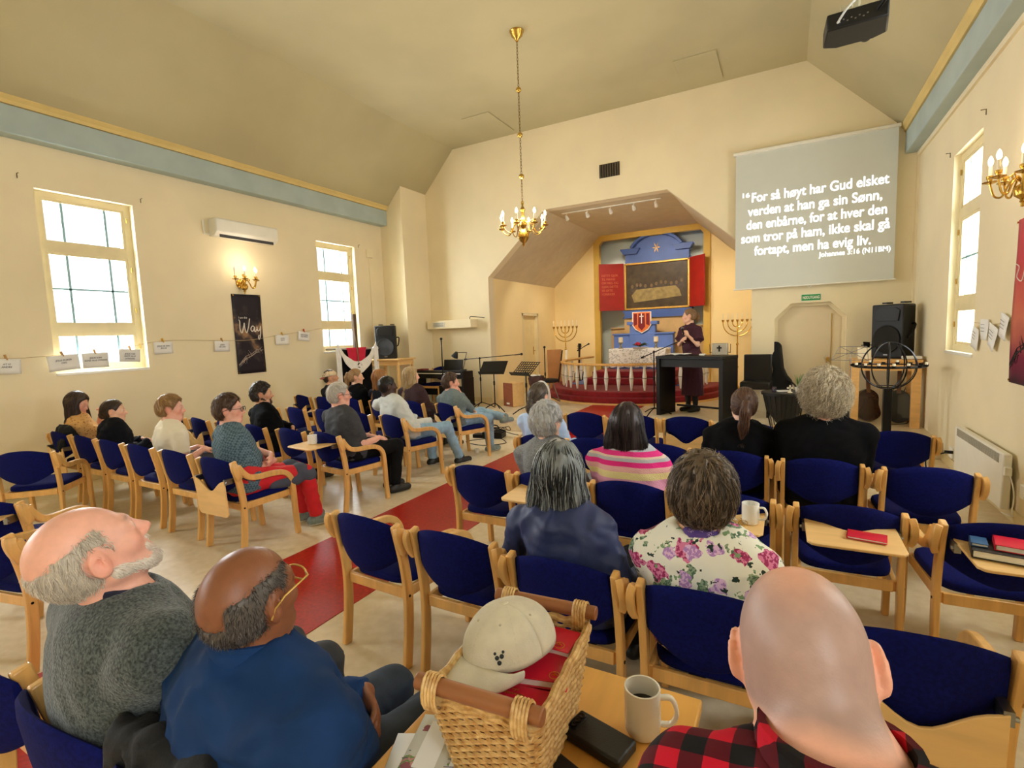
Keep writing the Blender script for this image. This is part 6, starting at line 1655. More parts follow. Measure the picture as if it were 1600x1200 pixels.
for i, x in enumerate((-3.52, -2.68)):
    t = thing('altar_candle', ('left' if i == 0 else 'right') + ' thick white candle on a grey holder on the altar', 'candle', (x, 12.02, PLAT + 1.012), 0, 'altar candles')
    b = MB(); b.lathe([(0, 0), (.06, 0), (.055, .015), (.022, .04), (.03, .07), (.022, .10), (.06, .14), (.062, .15), (0, .15)], 18); obj('candle_holder', b, mat('pewter', (150, 146, 130), .4, .7), t)
    b = MB(); b.lathe([(0, .15), (.052, .15), (.052, .27), (.03, .265), (0, .262)], 18); obj('candle', b, IVORY, t)
t = thing('flower_arrangement', 'flat flower arrangement with a red bloom on the altar', 'flowers', (-3.05, 12.0, PLAT + 1.012))
b = MB(); b.lathe([(0, 0), (.16, .0), (.20, .03), (.18, .03), (0, .012)], 20); obj('dish', b, CHINA, t)
b = MB(); rng = random.Random(9)
for k in range(26): a = rng.uniform(0, 6.28); l = rng.uniform(.1, .24); b.tube([(0, 0, .04), (l * .6 * math.cos(a), l * .35 * math.sin(a), .08 + rng.uniform(0, .05)), (l * math.cos(a), l * .6 * math.sin(a), .04 + rng.uniform(0, .07))], [.012, .014, .002], 4)
obj('leaves', b, mat('dark_green_leaf', (40, 62, 34), .6, var=.3, vs=20), t)
b = MB()
for k in range(12): a = k * 2.4; q = .012 + .004 * k; b.ell((-.04 + q * math.cos(a), -.06 + q * math.sin(a) * .7, .12 - .002 * k), (.026, .026, .03), 8, 6)
obj('bloom', b, mat('crimson_petal', (186, 24, 60), .6), t)
# retable
rt = thing('altarpiece', 'tall altarpiece with a dark framed painting, red wings and a blue pediment', 'altarpiece', (-2.87, 12.98, 0))
b = MB(); b.box((0, .25, 2.75), (1.60, .4, 1.3)); b.box((0, .10, 3.5), (1.55, .2, .34)); arc_ = [(-.64, 3.62)] + [(.64 * math.sin(a) * 1.0, 3.62 + .34 * (math.cos(a) - math.cos(R(72))) / (1 - math.cos(R(72)))) for a in np.linspace(R(-72), R(72), 20)] + [(.64, 3.62)]
b.prism(arc_, .18, M=Matrix.Translation((0, .02, 0))); obj('pediment', b, BLUEW, rt)
b = MB(); b.tube([(.67 * math.sin(a), -.03, 3.64 + .36 * (math.cos(a) - math.cos(R(72))) / (1 - math.cos(R(72)))) for a in np.linspace(R(-66), R(66), 24)], 1, rect=(.07, .16), up=(0, 0, 1)); obj('arched_cornice', b, BLUED, rt, bevel=.01)
for s in (-1, 1):
    b = MB(); b.prism([(-.24, 0), (-.20, -.05), (-.17, -.11), (.17, -.11), (.20, -.05), (.24, 0), (.24, .03), (-.24, .03)], .26, M=Matrix.Translation((s * .64, -.10, 3.66))); obj('side_cornice', b, BLUED, rt, smooth=0)
b = MB(); b.prism([(-.86, 0), (-.80, -.06), (-.78, -.12), (-.84, -.19), (.84, -.19), (.78, -.12), (.80, -.06), (.86, 0)], .3, M=Matrix.Translation((0, -.10, 2.14))); obj('lower_cornice', b, BLUED, rt, smooth=0)
b = MB(); b.box((0, .1, 1.2), (1.62, .3, 1.5)); b.box((0, .3, .9), (2.5, .1, 1.6)); b.box((0, .27, 1.71), (2.5, .14, .03)); obj('tan_base_panel', b, mat('tan_wood_panel', (206, 172, 120), .6, var=.06, vs=5), rt)
x0, x1, z0, z1 = -.80, .80, 2.15, 3.33; F = .05
b = MB()
for p, q in (((x0, z0), (x1, z0 + F)), ((x0, z1 - F), (x1, z1)), ((x0, z0), (x0 + F, z1)), ((x1 - F, z0), (x1, z1))): b.span((p[0], -.06, p[1]), (q[0], .02, q[1]))
obj('gilt_frame', b, mat('gilt_wood', (204, 160, 74), .4, .4, var=.1, vs=20), rt, bevel=.01)
def dark_painting():
    m, nt, bb, tc = nodes_of('aged_oil_painting'); nz = nt.nodes.new('ShaderNodeTexNoise'); nz.inputs['Scale'].default_value = 6; nz.inputs['Detail'].default_value = 8; nt.links.new(tc.outputs['Object'], nz.inputs['Vector'])
    nt.links.new(mixc(nt, nz.outputs['Fac'], lin((40, 30, 22)), lin((98, 82, 58))), bb.inputs['Base Color']); bb.inputs['Roughness'].default_value = .4; return m
b = MB(); b.span((x0 + F, -.02, z0 + F), (x1 - F, .0, z1 - F)); pic = obj('painting', b, dark_painting(), rt)
# generic dim meal scene: pale table with soft figures
OC = mat('painted_ochre_cloth', (150, 130, 74), .5, var=.25, vs=9); FL_ = mat('painted_flesh', (112, 88, 56), .5, var=.2, vs=30); DK = mat('painted_dark_robe', (66, 52, 38), .5, var=.4, vs=12)
b = MB(); b.prism([(-.62, 2.52), (.55, 2.60), (.60, 2.44), (-.56, 2.34)], .004, M=Matrix.Translation((0, -.026, 0))); b.prism([(-.50, 2.66), (.46, 2.70), (.55, 2.60), (-.62, 2.52)], .004, M=Matrix.Translation((0, -.025, 0))); obj('painted_table', b, OC, pic, smooth=0)
rng = random.Random(2); b1, b2 = MB(), MB()
for k in range(11):
    x = -.62 + k * .122 + rng.uniform(-.02, .02); z = 2.74 + .03 * math.sin(k * 1.3) + .02 * k * .3
    b1.prism([(x + .034 * math.cos(a), z + .045 * math.sin(a)) for a in np.linspace(0, 2 * PI, 12)[:-1]], .003, M=Matrix.Translation((0, -.0265, 0))); b2.prism([(x - .065, z - .17), (x + .065, z - .17), (x + .05, z - .05), (x, z - .03), (x - .05, z - .05)], .003, M=Matrix.Translation((0, -.0245, 0)))
obj('painted_figures', b2, DK, pic, smooth=0); obj('painted_faces', b1, FL_, pic, smooth=0)
WR = mat('altar_wing_red', (160, 28, 18), .5, var=.08, vs=5)
for s, w_, an in ((-1, .64, -32), (1, .50, 42)):
    b = MB(); b.span((0, -.03, 2.16), (s * w_, 0, 3.34)); M = Matrix.Rotation(R(-an) * 1 if s > 0 else R(-an), 4, 'Z')
    o = obj('wing', b, WR, rt, loc=(s * .82, -.03, 0), rot=(0, 0, -R(an) if s > 0 else -R(an)), bevel=.005)
    if s < 0:
        me = text_mesh('DETTE GJØR\nTIL MINNE\nOM MEG OG\nGJØR DETTE\nSÅ OFTE\nI DRIKKER', .075, mat('dull_gold_letters', (206, 110, 70), .5), line=1.25)
        L_ = place(me, 'lettering', o); L_.matrix_local = Matrix(((1, 0, 0, -.58), (0, 0, -1, -.033), (0, 1, 0, 3.02), (0, 0, 0, 1)))
b = MB()
for k in range(6): a = PI * k / 3; b.prism([(0, 0), (.05 * math.cos(a - .25), .06 * math.sin(a - .25)), (.10 * math.cos(a), .14 * math.sin(a)), (.05 * math.cos(a + .25), .06 * math.sin(a + .25))], .012, M=Matrix.Translation((0, -.01, 3.66)))
obj('gilt_star', b, mat('gilt_wood', (0, 0, 0)), rt, smooth=0)
# seven-armed candlesticks
def menorah(label, x, y):
    t = thing('seven_armed_candlestick', label, 'candlestick', (x, y, PLAT), 0, 'brass seven-armed candlesticks')
    b = MB(); b.lathe([(0, 0), (.20, 0), (.19, .03), (.06, .06), (.022, .12), (.018, .5), (.03, .53), (.018, .56), (.016, 1.02), (.03, 1.05), (.014, 1.08), (.014, 1.55), (0, 1.55)], 18); obj('stem', b, BRASS, t)
    for k in (1, 2, 3):
        rr = .10 * k + .0; zc = 1.53
        for s in (-1, 1):
            b = MB(); b.tube([(s * rr * math.sin(a), 0, zc - (rr * 1.0) * math.cos(a)) for a in np.linspace(0, PI / 2, 12)] + [(s * rr, 0, zc + .02)], .010, 8)
            obj('arm', b, BRASS, t)
    for k in range(-3, 4):
        b = MB(); b.lathe([(.008, 1.54), (.02, 1.55), (.028, 1.585), (.028, 1.60), (.0, 1.60)], 12, (k * .10, 0, 0)); obj('candle_cup', b, BRASS, t)
        b = MB(); b.tube([(k * .10, 0, 1.60), (k * .10, 0, 1.74)], [.010, .008], 8); obj('candle', b, IVORY, t)
menorah('brass seven-armed candlestick left of the altar', -4.76, 11.55)
menorah('brass seven-armed candlestick right of the speaker, by the niche edge', -.98, 12.5)

# ---------------------------------------------------------------- speaker's table
LR = R(-20)
t = thing('bar_table', 'tall black bar table used as a lectern in front of the speaking woman', 'table', (-1.30, 8.66, PLAT), LR)
b = MB(); b.box((0, 0, .975), (1.16, .52, .05)); obj('tabletop', b, BLACK, t, bevel=.004)
for s in (-1, 1): b = MB(); b.box((s * .545, 0, .475), (.065, .50, .95)); obj('side_panel', b, BLACK, t, bevel=.003)
for y in (-.20, .20): b = MB(); b.box((0, y, .885), (1.03, .04, .13)); obj('apron', b, BLACK, t)
b = MB(); b.box((.05, .20, .13), (1.0, .03, .03)); obj('foot_rail', b, BLACKM, t)
def on_bar(x, y, z=1.0): v = Matrix.Rotation(LR, 3, 'Z') @ Vector((x, y, 0)); return (-1.30 + v.x, 8.66 + v.y, PLAT + z)
t = thing('open_book', 'open book with white pages lying on the black bar table', 'book', on_bar(-.30, .0), LR)
b = MB(); b.grid(lambda u, v: ((u - .5) * .34, (v - .5) * .24, .008 + .022 * abs(math.sin((u - .5) * PI * 1.6)) ** .6), 16, 2); obj('pages', b, PAPER, t, solid=.008)
b = MB(); b.box((0, 0, .003), (.37, .26, .006)); obj('cover', b, BLACK, t)
b = MB(); b.box((-.0, 0, 0), (.09, .07, .03)); tag(place(b.mesh('white_box', WHITE), 'small_box', None, (on_bar(.13, -.02, 1.015)), (0, 0, LR), bevel=.01), 'small white rounded box on the black bar table', 'box')
t = thing('cross_box', 'silvery box with a black cross standing at the right end of the black bar table', 'box', on_bar(.40, .02), LR + R(8))
b = MB(); b.box((0, 0, .10), (.24, .07, .19)); obj('case', b, mat('brushed_silver', (176, 168, 150), .4, .5), t, bevel=.012)
b = MB(); b.box((0, -.037, .11), (.024, .004, .095)); b.box((0, -.037, .122), (.075, .004, .024)); obj('cross', b, BLACK, t)
for s in (-1, 1): b = MB(); b.tube([(s * .155, 0, .04), (s * .16, 0, .18)], .005, 6); b.tube([(s * .10, 0, .05), (s * .155, 0, .05)], .004, 6); obj('side_bracket', b, BLACKM, t)
mic_stand('black boom microphone stand at the left edge of the bar table', (-1.96, 8.62, PLAT), 1.07, ((-.22, .02, .97), (.42, -.02, 1.24)), micp=False)
# ---------------------------------------------------------------- right corner
t = thing('leather_chair', 'black leather dining chair against the right front wall', 'chair', (-.42, 9.0, PLAT), R(-4))
b = MB(); b.box((0, 0, .50), (.44, .42, .12)); obj('seat', b, mat('black_leather', (12, 12, 13), .35, bump=.1, bs=120), t, bevel=.025, seg=3)
b = MB(); b.box((0, .19, .74), (.42, .07, .48)); obj('backrest', b, mat('black_leather', (0, 0, 0)), t, bevel=.02, seg=3)
for s in (-1, 1):
    for q in (-1, 1): b = MB(); b.box((s * .19, q * .18, .23), (.042, .042, .46)); obj('leg', b, BLACK, t)
t = thing('guitar_case', 'black soft guitar case leaning in the exit doorway', 'guitar case', (-.02, 9.27, PLAT), (R(-5), R(-9), R(-10)))
oc = [(-.20, .0), (.20, .0), (.225, .12), (.19, .30), (.15, .40), (.17, .52), (.11, .62), (.075, .75), (.085, 1.12), (.05, 1.19), (-.05, 1.19), (-.085, 1.12), (-.075, .75), (-.11, .62), (-.17, .52), (-.15, .40), (-.19, .30), (-.225, .12)]
b = MB(); b.prism(oc, .15); obj('case_shell', b, mat('black_nylon', (12, 12, 14), .85, bump=.15, bs=150), t, bevel=.03, seg=3)
b = MB(); b.tube(smooth_path([(.10, -.01, .55), (.22, -.05, .45), (.26, -.04, .25), (.18, -.01, .12)], 4), .014, 6); obj('strap', b, BLACK, t)
b = MB(); b.box((0, -.012, .24), (.24, .02, .26)); obj('pocket', b, mat('black_nylon', (0, 0, 0)), t, bevel=.008)
t = thing('round_table', 'small round white table on a black wire base before the exit door', 'table', (-.02, 7.85, PLAT))
b = MB(); b.lathe([(0, .50), (.26, .50), (.275, .51), (.275, .525), (0, .53)], 32); obj('tabletop', b, WHITE, t)
b = MB(); b.lathe([(.275, .495), (.285, .495), (.285, .53), (.275, .53)], 32); obj('rim', b, BLACK, t)
b = MB(); b.lathe([(.10, .10), (.20, .25), (.255, .495), (.245, .495), (.19, .26), (.09, .11)], 28); obj('basket', b, PLAST, t)
b = MB()
for k in range(22): a = 2 * PI * k / 22; b.tube([(.265 * math.cos(a), .265 * math.sin(a), .50), (.16 * math.cos(a), .16 * math.sin(a), .01)], .004, 5)
b.tube([(.16 * math.cos(2 * PI * k / 24), .16 * math.sin(2 * PI * k / 24), .008) for k in range(24)], .006, 5, closed=True); obj('wire_base', b, BLACKM, t)
zt = PLAT + .531
b = MB(); b.lathe([(0, 0), (.028, 0), (.034, .075), (.030, .075), (.025, .006), (0, .006)], 16); tag(place(b.mesh('glass', glassy('pale_glass', (220, 222, 240), .15)), 'drinking_glass', None, (-.14, 7.76, zt)), 'small glass at the left of the round white table', 'glass')
b = MB(); b.box((0, 0, .05), (.022, .02, .10)); b.box((0, 0, .062), (.075, .02, .022)); b.lathe([(0, 0), (.03, 0), (.028, .008), (0, .008)], 12); tag(place(b.mesh('cross', IVORY), 'table_cross', None, (.05, 7.74, zt)), 'small white cross standing on the round white table', 'cross')
t = thing('potted_plant', 'small grassy plant in a white pot on the round table', 'plant', (.15, 7.80, zt))
b = MB(); b.lathe([(0, 0), (.035, 0), (.048, .07), (.042, .07), (.03, .01), (0, .01)], 16); obj('pot', b, CHINA, t)
b = MB(); rng = random.Random(5)
for k in range(34): a = rng.uniform(0, 6.28); l = rng.uniform(.03, .09); hh = rng.uniform(.10, .20); b.tube([(0, 0, .06), (l * .4 * math.cos(a), l * .4 * math.sin(a), .06 + hh * .6), (l * math.cos(a), l * math.sin(a), .06 + hh)], [.004, .004, .001], 4)
obj('leaves', b, mat('fresh_green', (96, 132, 70), .6, var=.2, vs=20), t)
b = MB(); b.box((0, 0, .004), (.16, .12, .006)); tag(place(b.mesh('paper', PAPER), 'paper_slip', None, (-.03, 7.88, zt), (0, 0, .3)), 'white paper slip lying on the round white table', 'paper')
# globe of candles
t = thing('candle_globe', 'black iron globe candle holder on a post with a ring of tealights', 'candle holder', (1.06, 7.35, PLAT))
b = MB(); b.lathe([(0, 0), (.24, 0), (.24, .03), (0, .03)], 8); obj('foot', b, mat('grey_plinth', (190, 184, 170), .7), t)
b = MB(); b.box((0, 0, .34), (.085, .085, .62)); obj('post', b, BLACKM, t, bevel=.005)
zc, rg = .92, .275
b = MB()
for k in range(5):
    a = PI * k / 5 + .2; b.tube([(rg * math.sin(q) * math.cos(a), rg * math.sin(q) * math.sin(a), zc + rg * math.cos(q)) for q in np.linspace(0, 2 * PI, 40)[:-1]], 1, rect=(.014, .006), closed=True)
b.tube([(.12 * math.cos(q), .12 * math.sin(q), zc - rg * .90) for q in np.linspace(0, 2 * PI, 24)[:-1]], .006, 6, closed=True); obj('meridian_hoops', b, BLACKM, t)
b = MB()
for rr, zz in ((rg + .005, zc), (.355, zc - .005)): b.tube([(rr * math.cos(q), rr * math.sin(q), zz) for q in np.linspace(0, 2 * PI, 40)[:-1]], 1, rect=(.012, .012), closed=True)
for k in range(16): a = 2 * PI * k / 16; b.tube([(rg * math.cos(a), rg * math.sin(a), zc), (.355 * math.cos(a), .355 * math.sin(a), zc)], .004, 5)
obj('candle_ring', b, BLACKM, t)
for k in range(16):
    a = 2 * PI * k / 16; b = MB(); b.lathe([(0, 0), (.020, 0), (.022, .02), (.02, .02), (.018, .008), (0, .008)], 12, (.355 * math.cos(a), .355 * math.sin(a), zc)); obj('candle_cup', b, BLACKM, t)
    if k in (9, 10, 11, 13, 15, 3, 5, 12): b = MB(); b.lathe([(0, .006), (.015, .006), (.015, .045), (0, .045)], 10, (.355 * math.cos(a), .355 * math.sin(a), zc)); obj('tealight', b, IVORY, t)
table('pine_table', 'tall pine table carrying the right loudspeaker', (1.20, 8.72, PLAT), .80, .60, .92, mat('yellow_pine', (226, 178, 112), .5, var=.08, vs=5, stretch=(1, 6, 6)), R(-3), leg=.10, apron=.12)
loudspeaker('large loudspeaker with a bluish side on the pine table by the right wall', (1.24, 8.74, PLAT + .925), R(-40)).scale = (1.0, 1.0, 1.1)
b = MB(); b.box((0, 0, .08), (.16, .02, .16)); tag(place(b.mesh('card', IVORY), 'folded_card', None, (.96, 8.56, PLAT + .925), (R(-8), 0, R(10)), bevel=.002), 'cream card propped at the left of the right loudspeaker', 'card')
b = MB(); b.box((0, 0, .02), (.2, .14, .04)); tag(place(b.mesh('paper_stack', PAPER), 'paper_stack', None, (1.48, 8.52, PLAT + .925), bevel=.003), 'white paper stack at the right end of the pine table', 'paper')
t = thing('wire_music_stand', 'thin wire music stand left of the pine table', 'music stand', (.78, 8.30, PLAT), R(-20))
b = MB(); base_tripod(b, 0, 0, 0, .22); b.tube([(0, 0, .1), (0, 0, .95)], .007, 6); obj('stand_pole', b, STEEL, t)
b = MB(); M = Matrix.Translation((0, 0, 1.02)) @ Matrix.Rotation(R(-40), 4, 'X')
for p, q in (((-.22, -.12), (.22, -.12)), ((-.22, -.12), (-.16, .12)), ((.22, -.12), (.16, .12)), ((-.16, .12), (.16, .12)), ((-.19, 0), (.19, 0)), ((0, -.12), (0, .12)), ((-.22, -.12), (.16, .12)), ((.22, -.12), (-.16, .12))): b.tube([(p[0], 0, p[1]), (q[0], 0, q[1])], .004, 5, M=M)
obj('wire_tray', b, STEEL, t)
guitar('dark sunburst bass guitar leaning under the pine table', (1.06, 8.84, PLAT), R(20), -8, bass=True)
guitar('black guitar leaning under the pine table beside the bass', (1.40, 8.80, PLAT), R(-10), -8)
t = thing('gig_bag', 'black bag with a curved handle on the floor left of the pine table', 'bag', (.74, 8.85, PLAT), R(10))
b = MB(); b.prism([(-.13, 0), (.13, 0), (.15, .16), (.08, .36), (.0, .46), (-.06, .36), (-.14, .16)], .12); obj('bag_body', b, mat('brown_black_nylon', (40, 32, 28), .8), t, bevel=.03)
b = MB(); b.tube(smooth_path([(-.1, .06, .3), (.02, .06, .56), (.1, .06, .3)], 5), .012, 6); obj('bag_handle', b, BLACK, t)
for i, pts in enumerate((((1.45, 9.0, 1.1), (1.42, 9.0, .8), (1.30, 8.95, .45), (1.45, 8.9, .22)), ((1.54, 9.1, 1.1), (1.52, 9.05, .7), (1.40, 9.0, .40), (1.52, 8.8, .22), (1.3, 8.6, .21)))):
    b = MB(); b.tube(smooth_path(pts, 8), .006, 5); tag(obj('cable', b, BLACK), ('left' if i == 0 else 'right') + ' black cable hanging down behind the pine table', 'cable')
# screen
t = thing('projection_screen', 'white roll-down projection screen with projected scripture text', 'screen', (.30, YF - .10, 3.33))
SCR = mat('projected_grey_screen', (196, 198, 188), .8, var=.01, emit=.10)  # faint emission added to the fabric in place of the projector's beam
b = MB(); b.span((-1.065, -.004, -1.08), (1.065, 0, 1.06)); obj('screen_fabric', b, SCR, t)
b = MB(); b.span((-1.10, -.04, 1.055), (1.09, .05, 1.105)); obj('roller_case', b, WHITE, t, bevel=.01)
b = MB(); b.tube([(-1.09, 0, -1.08), (1.09, 0, -1.08)], .012, 8); b.tube([(-.03, 0, -1.09), (0, -.0, -1.12), (.03, 0, -1.09)], .006, 6); obj('bottom_bar', b, WHITE, t)
PRJ = mat('projected_white_letters', (248, 250, 255), .8, emit=.75, var=0)  # letters are meshes whose emission stands in for projected light
def heavy(me, d):
    """bold lettering: the same outlines repeated a hair apart"""
    vs = [v.co.copy() for v in me.vertices]; fs = [tuple(p.vertices) for p in me.polygons]; n = len(vs); V = []; Fc = []; mt = me.materials[0]
    for i, (a, b_) in enumerate(((-1, 0), (1, 0), (0, .8), (0, -.8), (-.7, .6), (.7, -.6), (.7, .6), (-.7, -.6))):
        V += [(v.x + a * d, v.y + b_ * d, v.z + .00004 * i) for v in vs]; Fc += [tuple(q + i * n for q in f) for f in fs]
    me.clear_geometry(); me.from_pydata(V, [], Fc); me.update()
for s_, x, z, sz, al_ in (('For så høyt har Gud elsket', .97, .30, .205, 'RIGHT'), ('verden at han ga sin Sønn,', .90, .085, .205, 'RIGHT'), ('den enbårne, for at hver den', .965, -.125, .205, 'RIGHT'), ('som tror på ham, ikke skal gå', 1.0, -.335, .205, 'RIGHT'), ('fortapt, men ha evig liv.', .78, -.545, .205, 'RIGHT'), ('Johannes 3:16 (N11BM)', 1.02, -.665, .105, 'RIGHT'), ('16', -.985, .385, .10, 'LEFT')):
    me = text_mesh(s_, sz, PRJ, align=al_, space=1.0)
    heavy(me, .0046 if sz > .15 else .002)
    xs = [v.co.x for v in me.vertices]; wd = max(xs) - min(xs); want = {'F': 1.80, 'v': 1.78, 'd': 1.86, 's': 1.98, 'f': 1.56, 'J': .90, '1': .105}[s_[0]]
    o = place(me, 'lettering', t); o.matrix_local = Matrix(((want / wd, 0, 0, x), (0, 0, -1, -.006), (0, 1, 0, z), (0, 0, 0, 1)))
t = thing('exit_sign', 'green NØDUTGANG exit sign above the octagonal door', 'sign', (.33, YF - .012, 2.06))
b = MB(); b.box((0, .004, 0), (.26, .012, .095)); obj('sign_plate', b, mat('exit_green', (24, 142, 74), .5, var=.02), t)
b = MB(); b.box((0, .008, 0), (.275, .008, .11)); obj('sign_border', b, WHITE, t)
me = text_mesh('NØDUTGANG', .058, WHITE, align='CENTER'); heavy(me, .0014); xs = [v.co.x for v in me.vertices]; o = place(me, 'lettering', t); o.matrix_local = Matrix(((.23 / (max(xs) - min(xs)), 0, 0, 0), (0, 0, -1, -.004), (0, 1.1, 0, -.022), (0, 0, 0, 1)))
# projector
t = thing('projector', 'black projector hanging from the sloped ceiling at the upper right', 'projector', (.315, 3.6, 3.30), (R(4), 0, R(-2)))
b = MB(); b.prism([(-.14, -.13), (.14, -.13), (.155, .10), (.10, .14), (-.10, .14), (-.155, .10)], .085, M=Matrix(((1, 0, 0, 0), (0, 0, 1, 0), (0, 1, 0, -.04), (0, 0, 0, 1)))); obj('projector_body', b, PLAST, t, bevel=.008)
b = MB(); b.tube([(.06, .13, -.005), (.06, .175, -.005)], .032, 18); obj('projector_lens', b, BLACK, t)
b = MB(); b.ell((.06, .176, -.005), (.022, .008, .022), 14, 8); obj('lens_glass', b, mat('lit_lens', (200, 220, 255), .1, emit=1.5), t)
b = MB()
for i in range(8): b.box((-.08 + i * .018, -.131, -.01 + .01 * (i % 2)), (.008, .003, .006))
obj('ports', b, STEEL, t)
b = MB(); b.box((-.02, -.14, .02), (.16, .05, .0)); b = MB(); b.tube([(0, 0, .05), (0, 0, 2.15)], .02, 10); b.box((0, 0, .06), (.14, .14, .02)); b.box((-.05, -.06, .075), (.05, .03, .03)); obj('ceiling_mount', b, mat('beige_mount', (196, 190, 160), .5), t)
for i, pts in enumerate((((-.09, -.13, -.01), (-.05, -.18, .03), (.0, -.12, .09), (.02, -.02, .12)), ((.09, -.135, .0), (.14, -.22, .05), (.2, -.3, .2), (.3, -.2, .5), (.1, -.05, 1.4)))):
    b = MB(); b.tube(smooth_path(pts, 6), .006 if i == 0 else .009, 6); obj('cable', b, mat('white_cable', (206, 206, 200), .5) if i == 0 else BLACK, t)
# heater and sockets on the right wall
t = thing('wall_heater', 'white electric panel heater low on the right wall', 'heater', (XR, 6.02, .33), R(0))
b = MB(); b.span((-.09, -.66, -.24), (-.03, .66, .22)); obj('heater_panel', b, WHITE, t, bevel=.012)
b = MB(); b.span((-.085, -.62, .16), (-.035, .62, .235)); b = MB()
for k in range(48): b.span((-.094, -.58 + k * .0245, .13), (-.088, -.572 + k * .0245, .205))
obj('heater_grille', b, mat('grey_slats', (0, 0, 0)), t)
for s in (-1, 1): b = MB(); b.span((-.03, s * .5 - .03, -.05), (0, s * .5 + .03, .12)); obj('heater_bracket', b, WALL, t)
b = MB(); b.span((-.085, -.70, .05), (-.04, -.66, .12)); obj('thermostat', b, WHITE, t, bevel=.004)
b = MB(); b.tube(smooth_path([(1.58, 5.36, .42), (1.60, 5.30, .25), (1.57, 5.22, .12), (1.60, 5.30, .06), (1.59, 5.5, .03)], 6), .005, 5); tag(obj('cable', b, WHITE), 'white cable drooping from the wall heater', 'cable')
b = MB(); b.span((XR - .03, 5.12, .25), (XR, 5.20, .36)); tag(obj('wall_socket', b, WHITE, bevel=.006), 'white socket low on the right wall near the heater', 'socket')
b = MB(); b.span((XR - .03, 7.02, .12), (XR, 7.14, .24)); tag(obj('wall_socket', b, WHITE, bevel=.006), 'white socket at the floor left of the heater', 'socket')
b = MB(); b.tube(smooth_path([(1.55, 6.98, .20), (1.40, 6.8, .20), (1.3, 6.6, .24), (1.28, 6.45, .1), (1.33, 6.35, .01)], 6), .008, 6); b.box((1.57, 7.0, .2), (.07, .03, .03)); tag(obj('cable', b, BLACK), 'black plug and cable on the floor left of the heater', 'cable')
# ---------------------------------------------------------------- things on tablets, chairs and the foreground table
def mug_parts(t, r, h_, coffee=False):
    b = MB(); b.lathe([(0, 0), (r * .86, 0), (r * .97, .008), (r, h_ * .25), (r, h_), (r - .004, h_), (r - .005, .012), (0, .010)], 32); obj('mug_body', b, CHINA, t)
    b = MB(); b.tube(smooth_path([(r - .003, 0, h_ * .82), (r + .022, 0, h_ * .84), (r + .034, 0, h_ * .55), (r + .022, 0, h_ * .28), (r - .003, 0, h_ * .24)], 5), 1, rect=(.014, .009), up=(0, 1, 0)); obj('handle', b, CHINA, t, bevel=.003)
    if coffee: b = MB(); b.lathe([(0, h_ * .60), (r - .004, h_ * .60), (r - .004, h_ * .58)], 28); obj('coffee', b, mat('black_coffee', (24, 12, 8), .08), t)
def mug(label, loc, rz, r=.040, h_=.095, coffee=False):
    t = thing('mug', label, 'mug', loc, rz, 'white coffee mugs'); mug_parts(t, r, h_, coffee); return t
TZ = .679
mug('white mug on the tablet behind the white-haired man', (-3.98, 3.27, TZ), R(170), .044, .085)
mug('white mug on the tablet beyond the flowered blouse', (-.145, 2.68, TZ), R(-10), .040, .10)
mug('white mug with coffee standing on the foreground table', (-.275, 1.065, .742), R(12), .040, .108, True)
b = MB(); b.lathe([(0, 0), (.03, 0), (.038, .05), (.034, .05), (.026, .006), (0, .005)], 18); tag(place(b.mesh('cup', CHINA), 'paper_cup', None, (-3.85, 5.95, .0)), 'small white cup standing on the floor beside the aisle', 'cup')
b = MB(); b.grid(lambda u, v: ((u - .5) * .12 * (1 + .2 * math.sin(v * 5)), (v - .5) * .10, .012 + .014 * math.sin(u * 7 + 1) * math.cos(v * 6)), 14, 12); tag(place(b.mesh('napkin', PAPER), 'crumpled_napkin', None, (-.27, 2.66, TZ + .006), solid=.003), 'crumpled white napkin left of the mug on the tablet', 'napkin')
t = thing('reading_glasses', 'thin-framed reading glasses lying before the napkin on the tablet', 'glasses', (-.20, 2.60, TZ + .012), R(20))
b = MB()
for s in (-1, 1):
    b.tube([(s * .028 + .022 * math.cos(a), 0, .016 * math.sin(a) + .006) for a in np.linspace(0, 2 * PI, 16)[:-1]], .0014, 5, closed=True); b.tube([(s * .05, 0, .01), (s * .045, .10, -.006)], .0014, 5)
b.tube([(-.006, 0, .01), (.006, 0, .01)], .0014, 5); obj('spectacle_frame', b, BRASS, t)
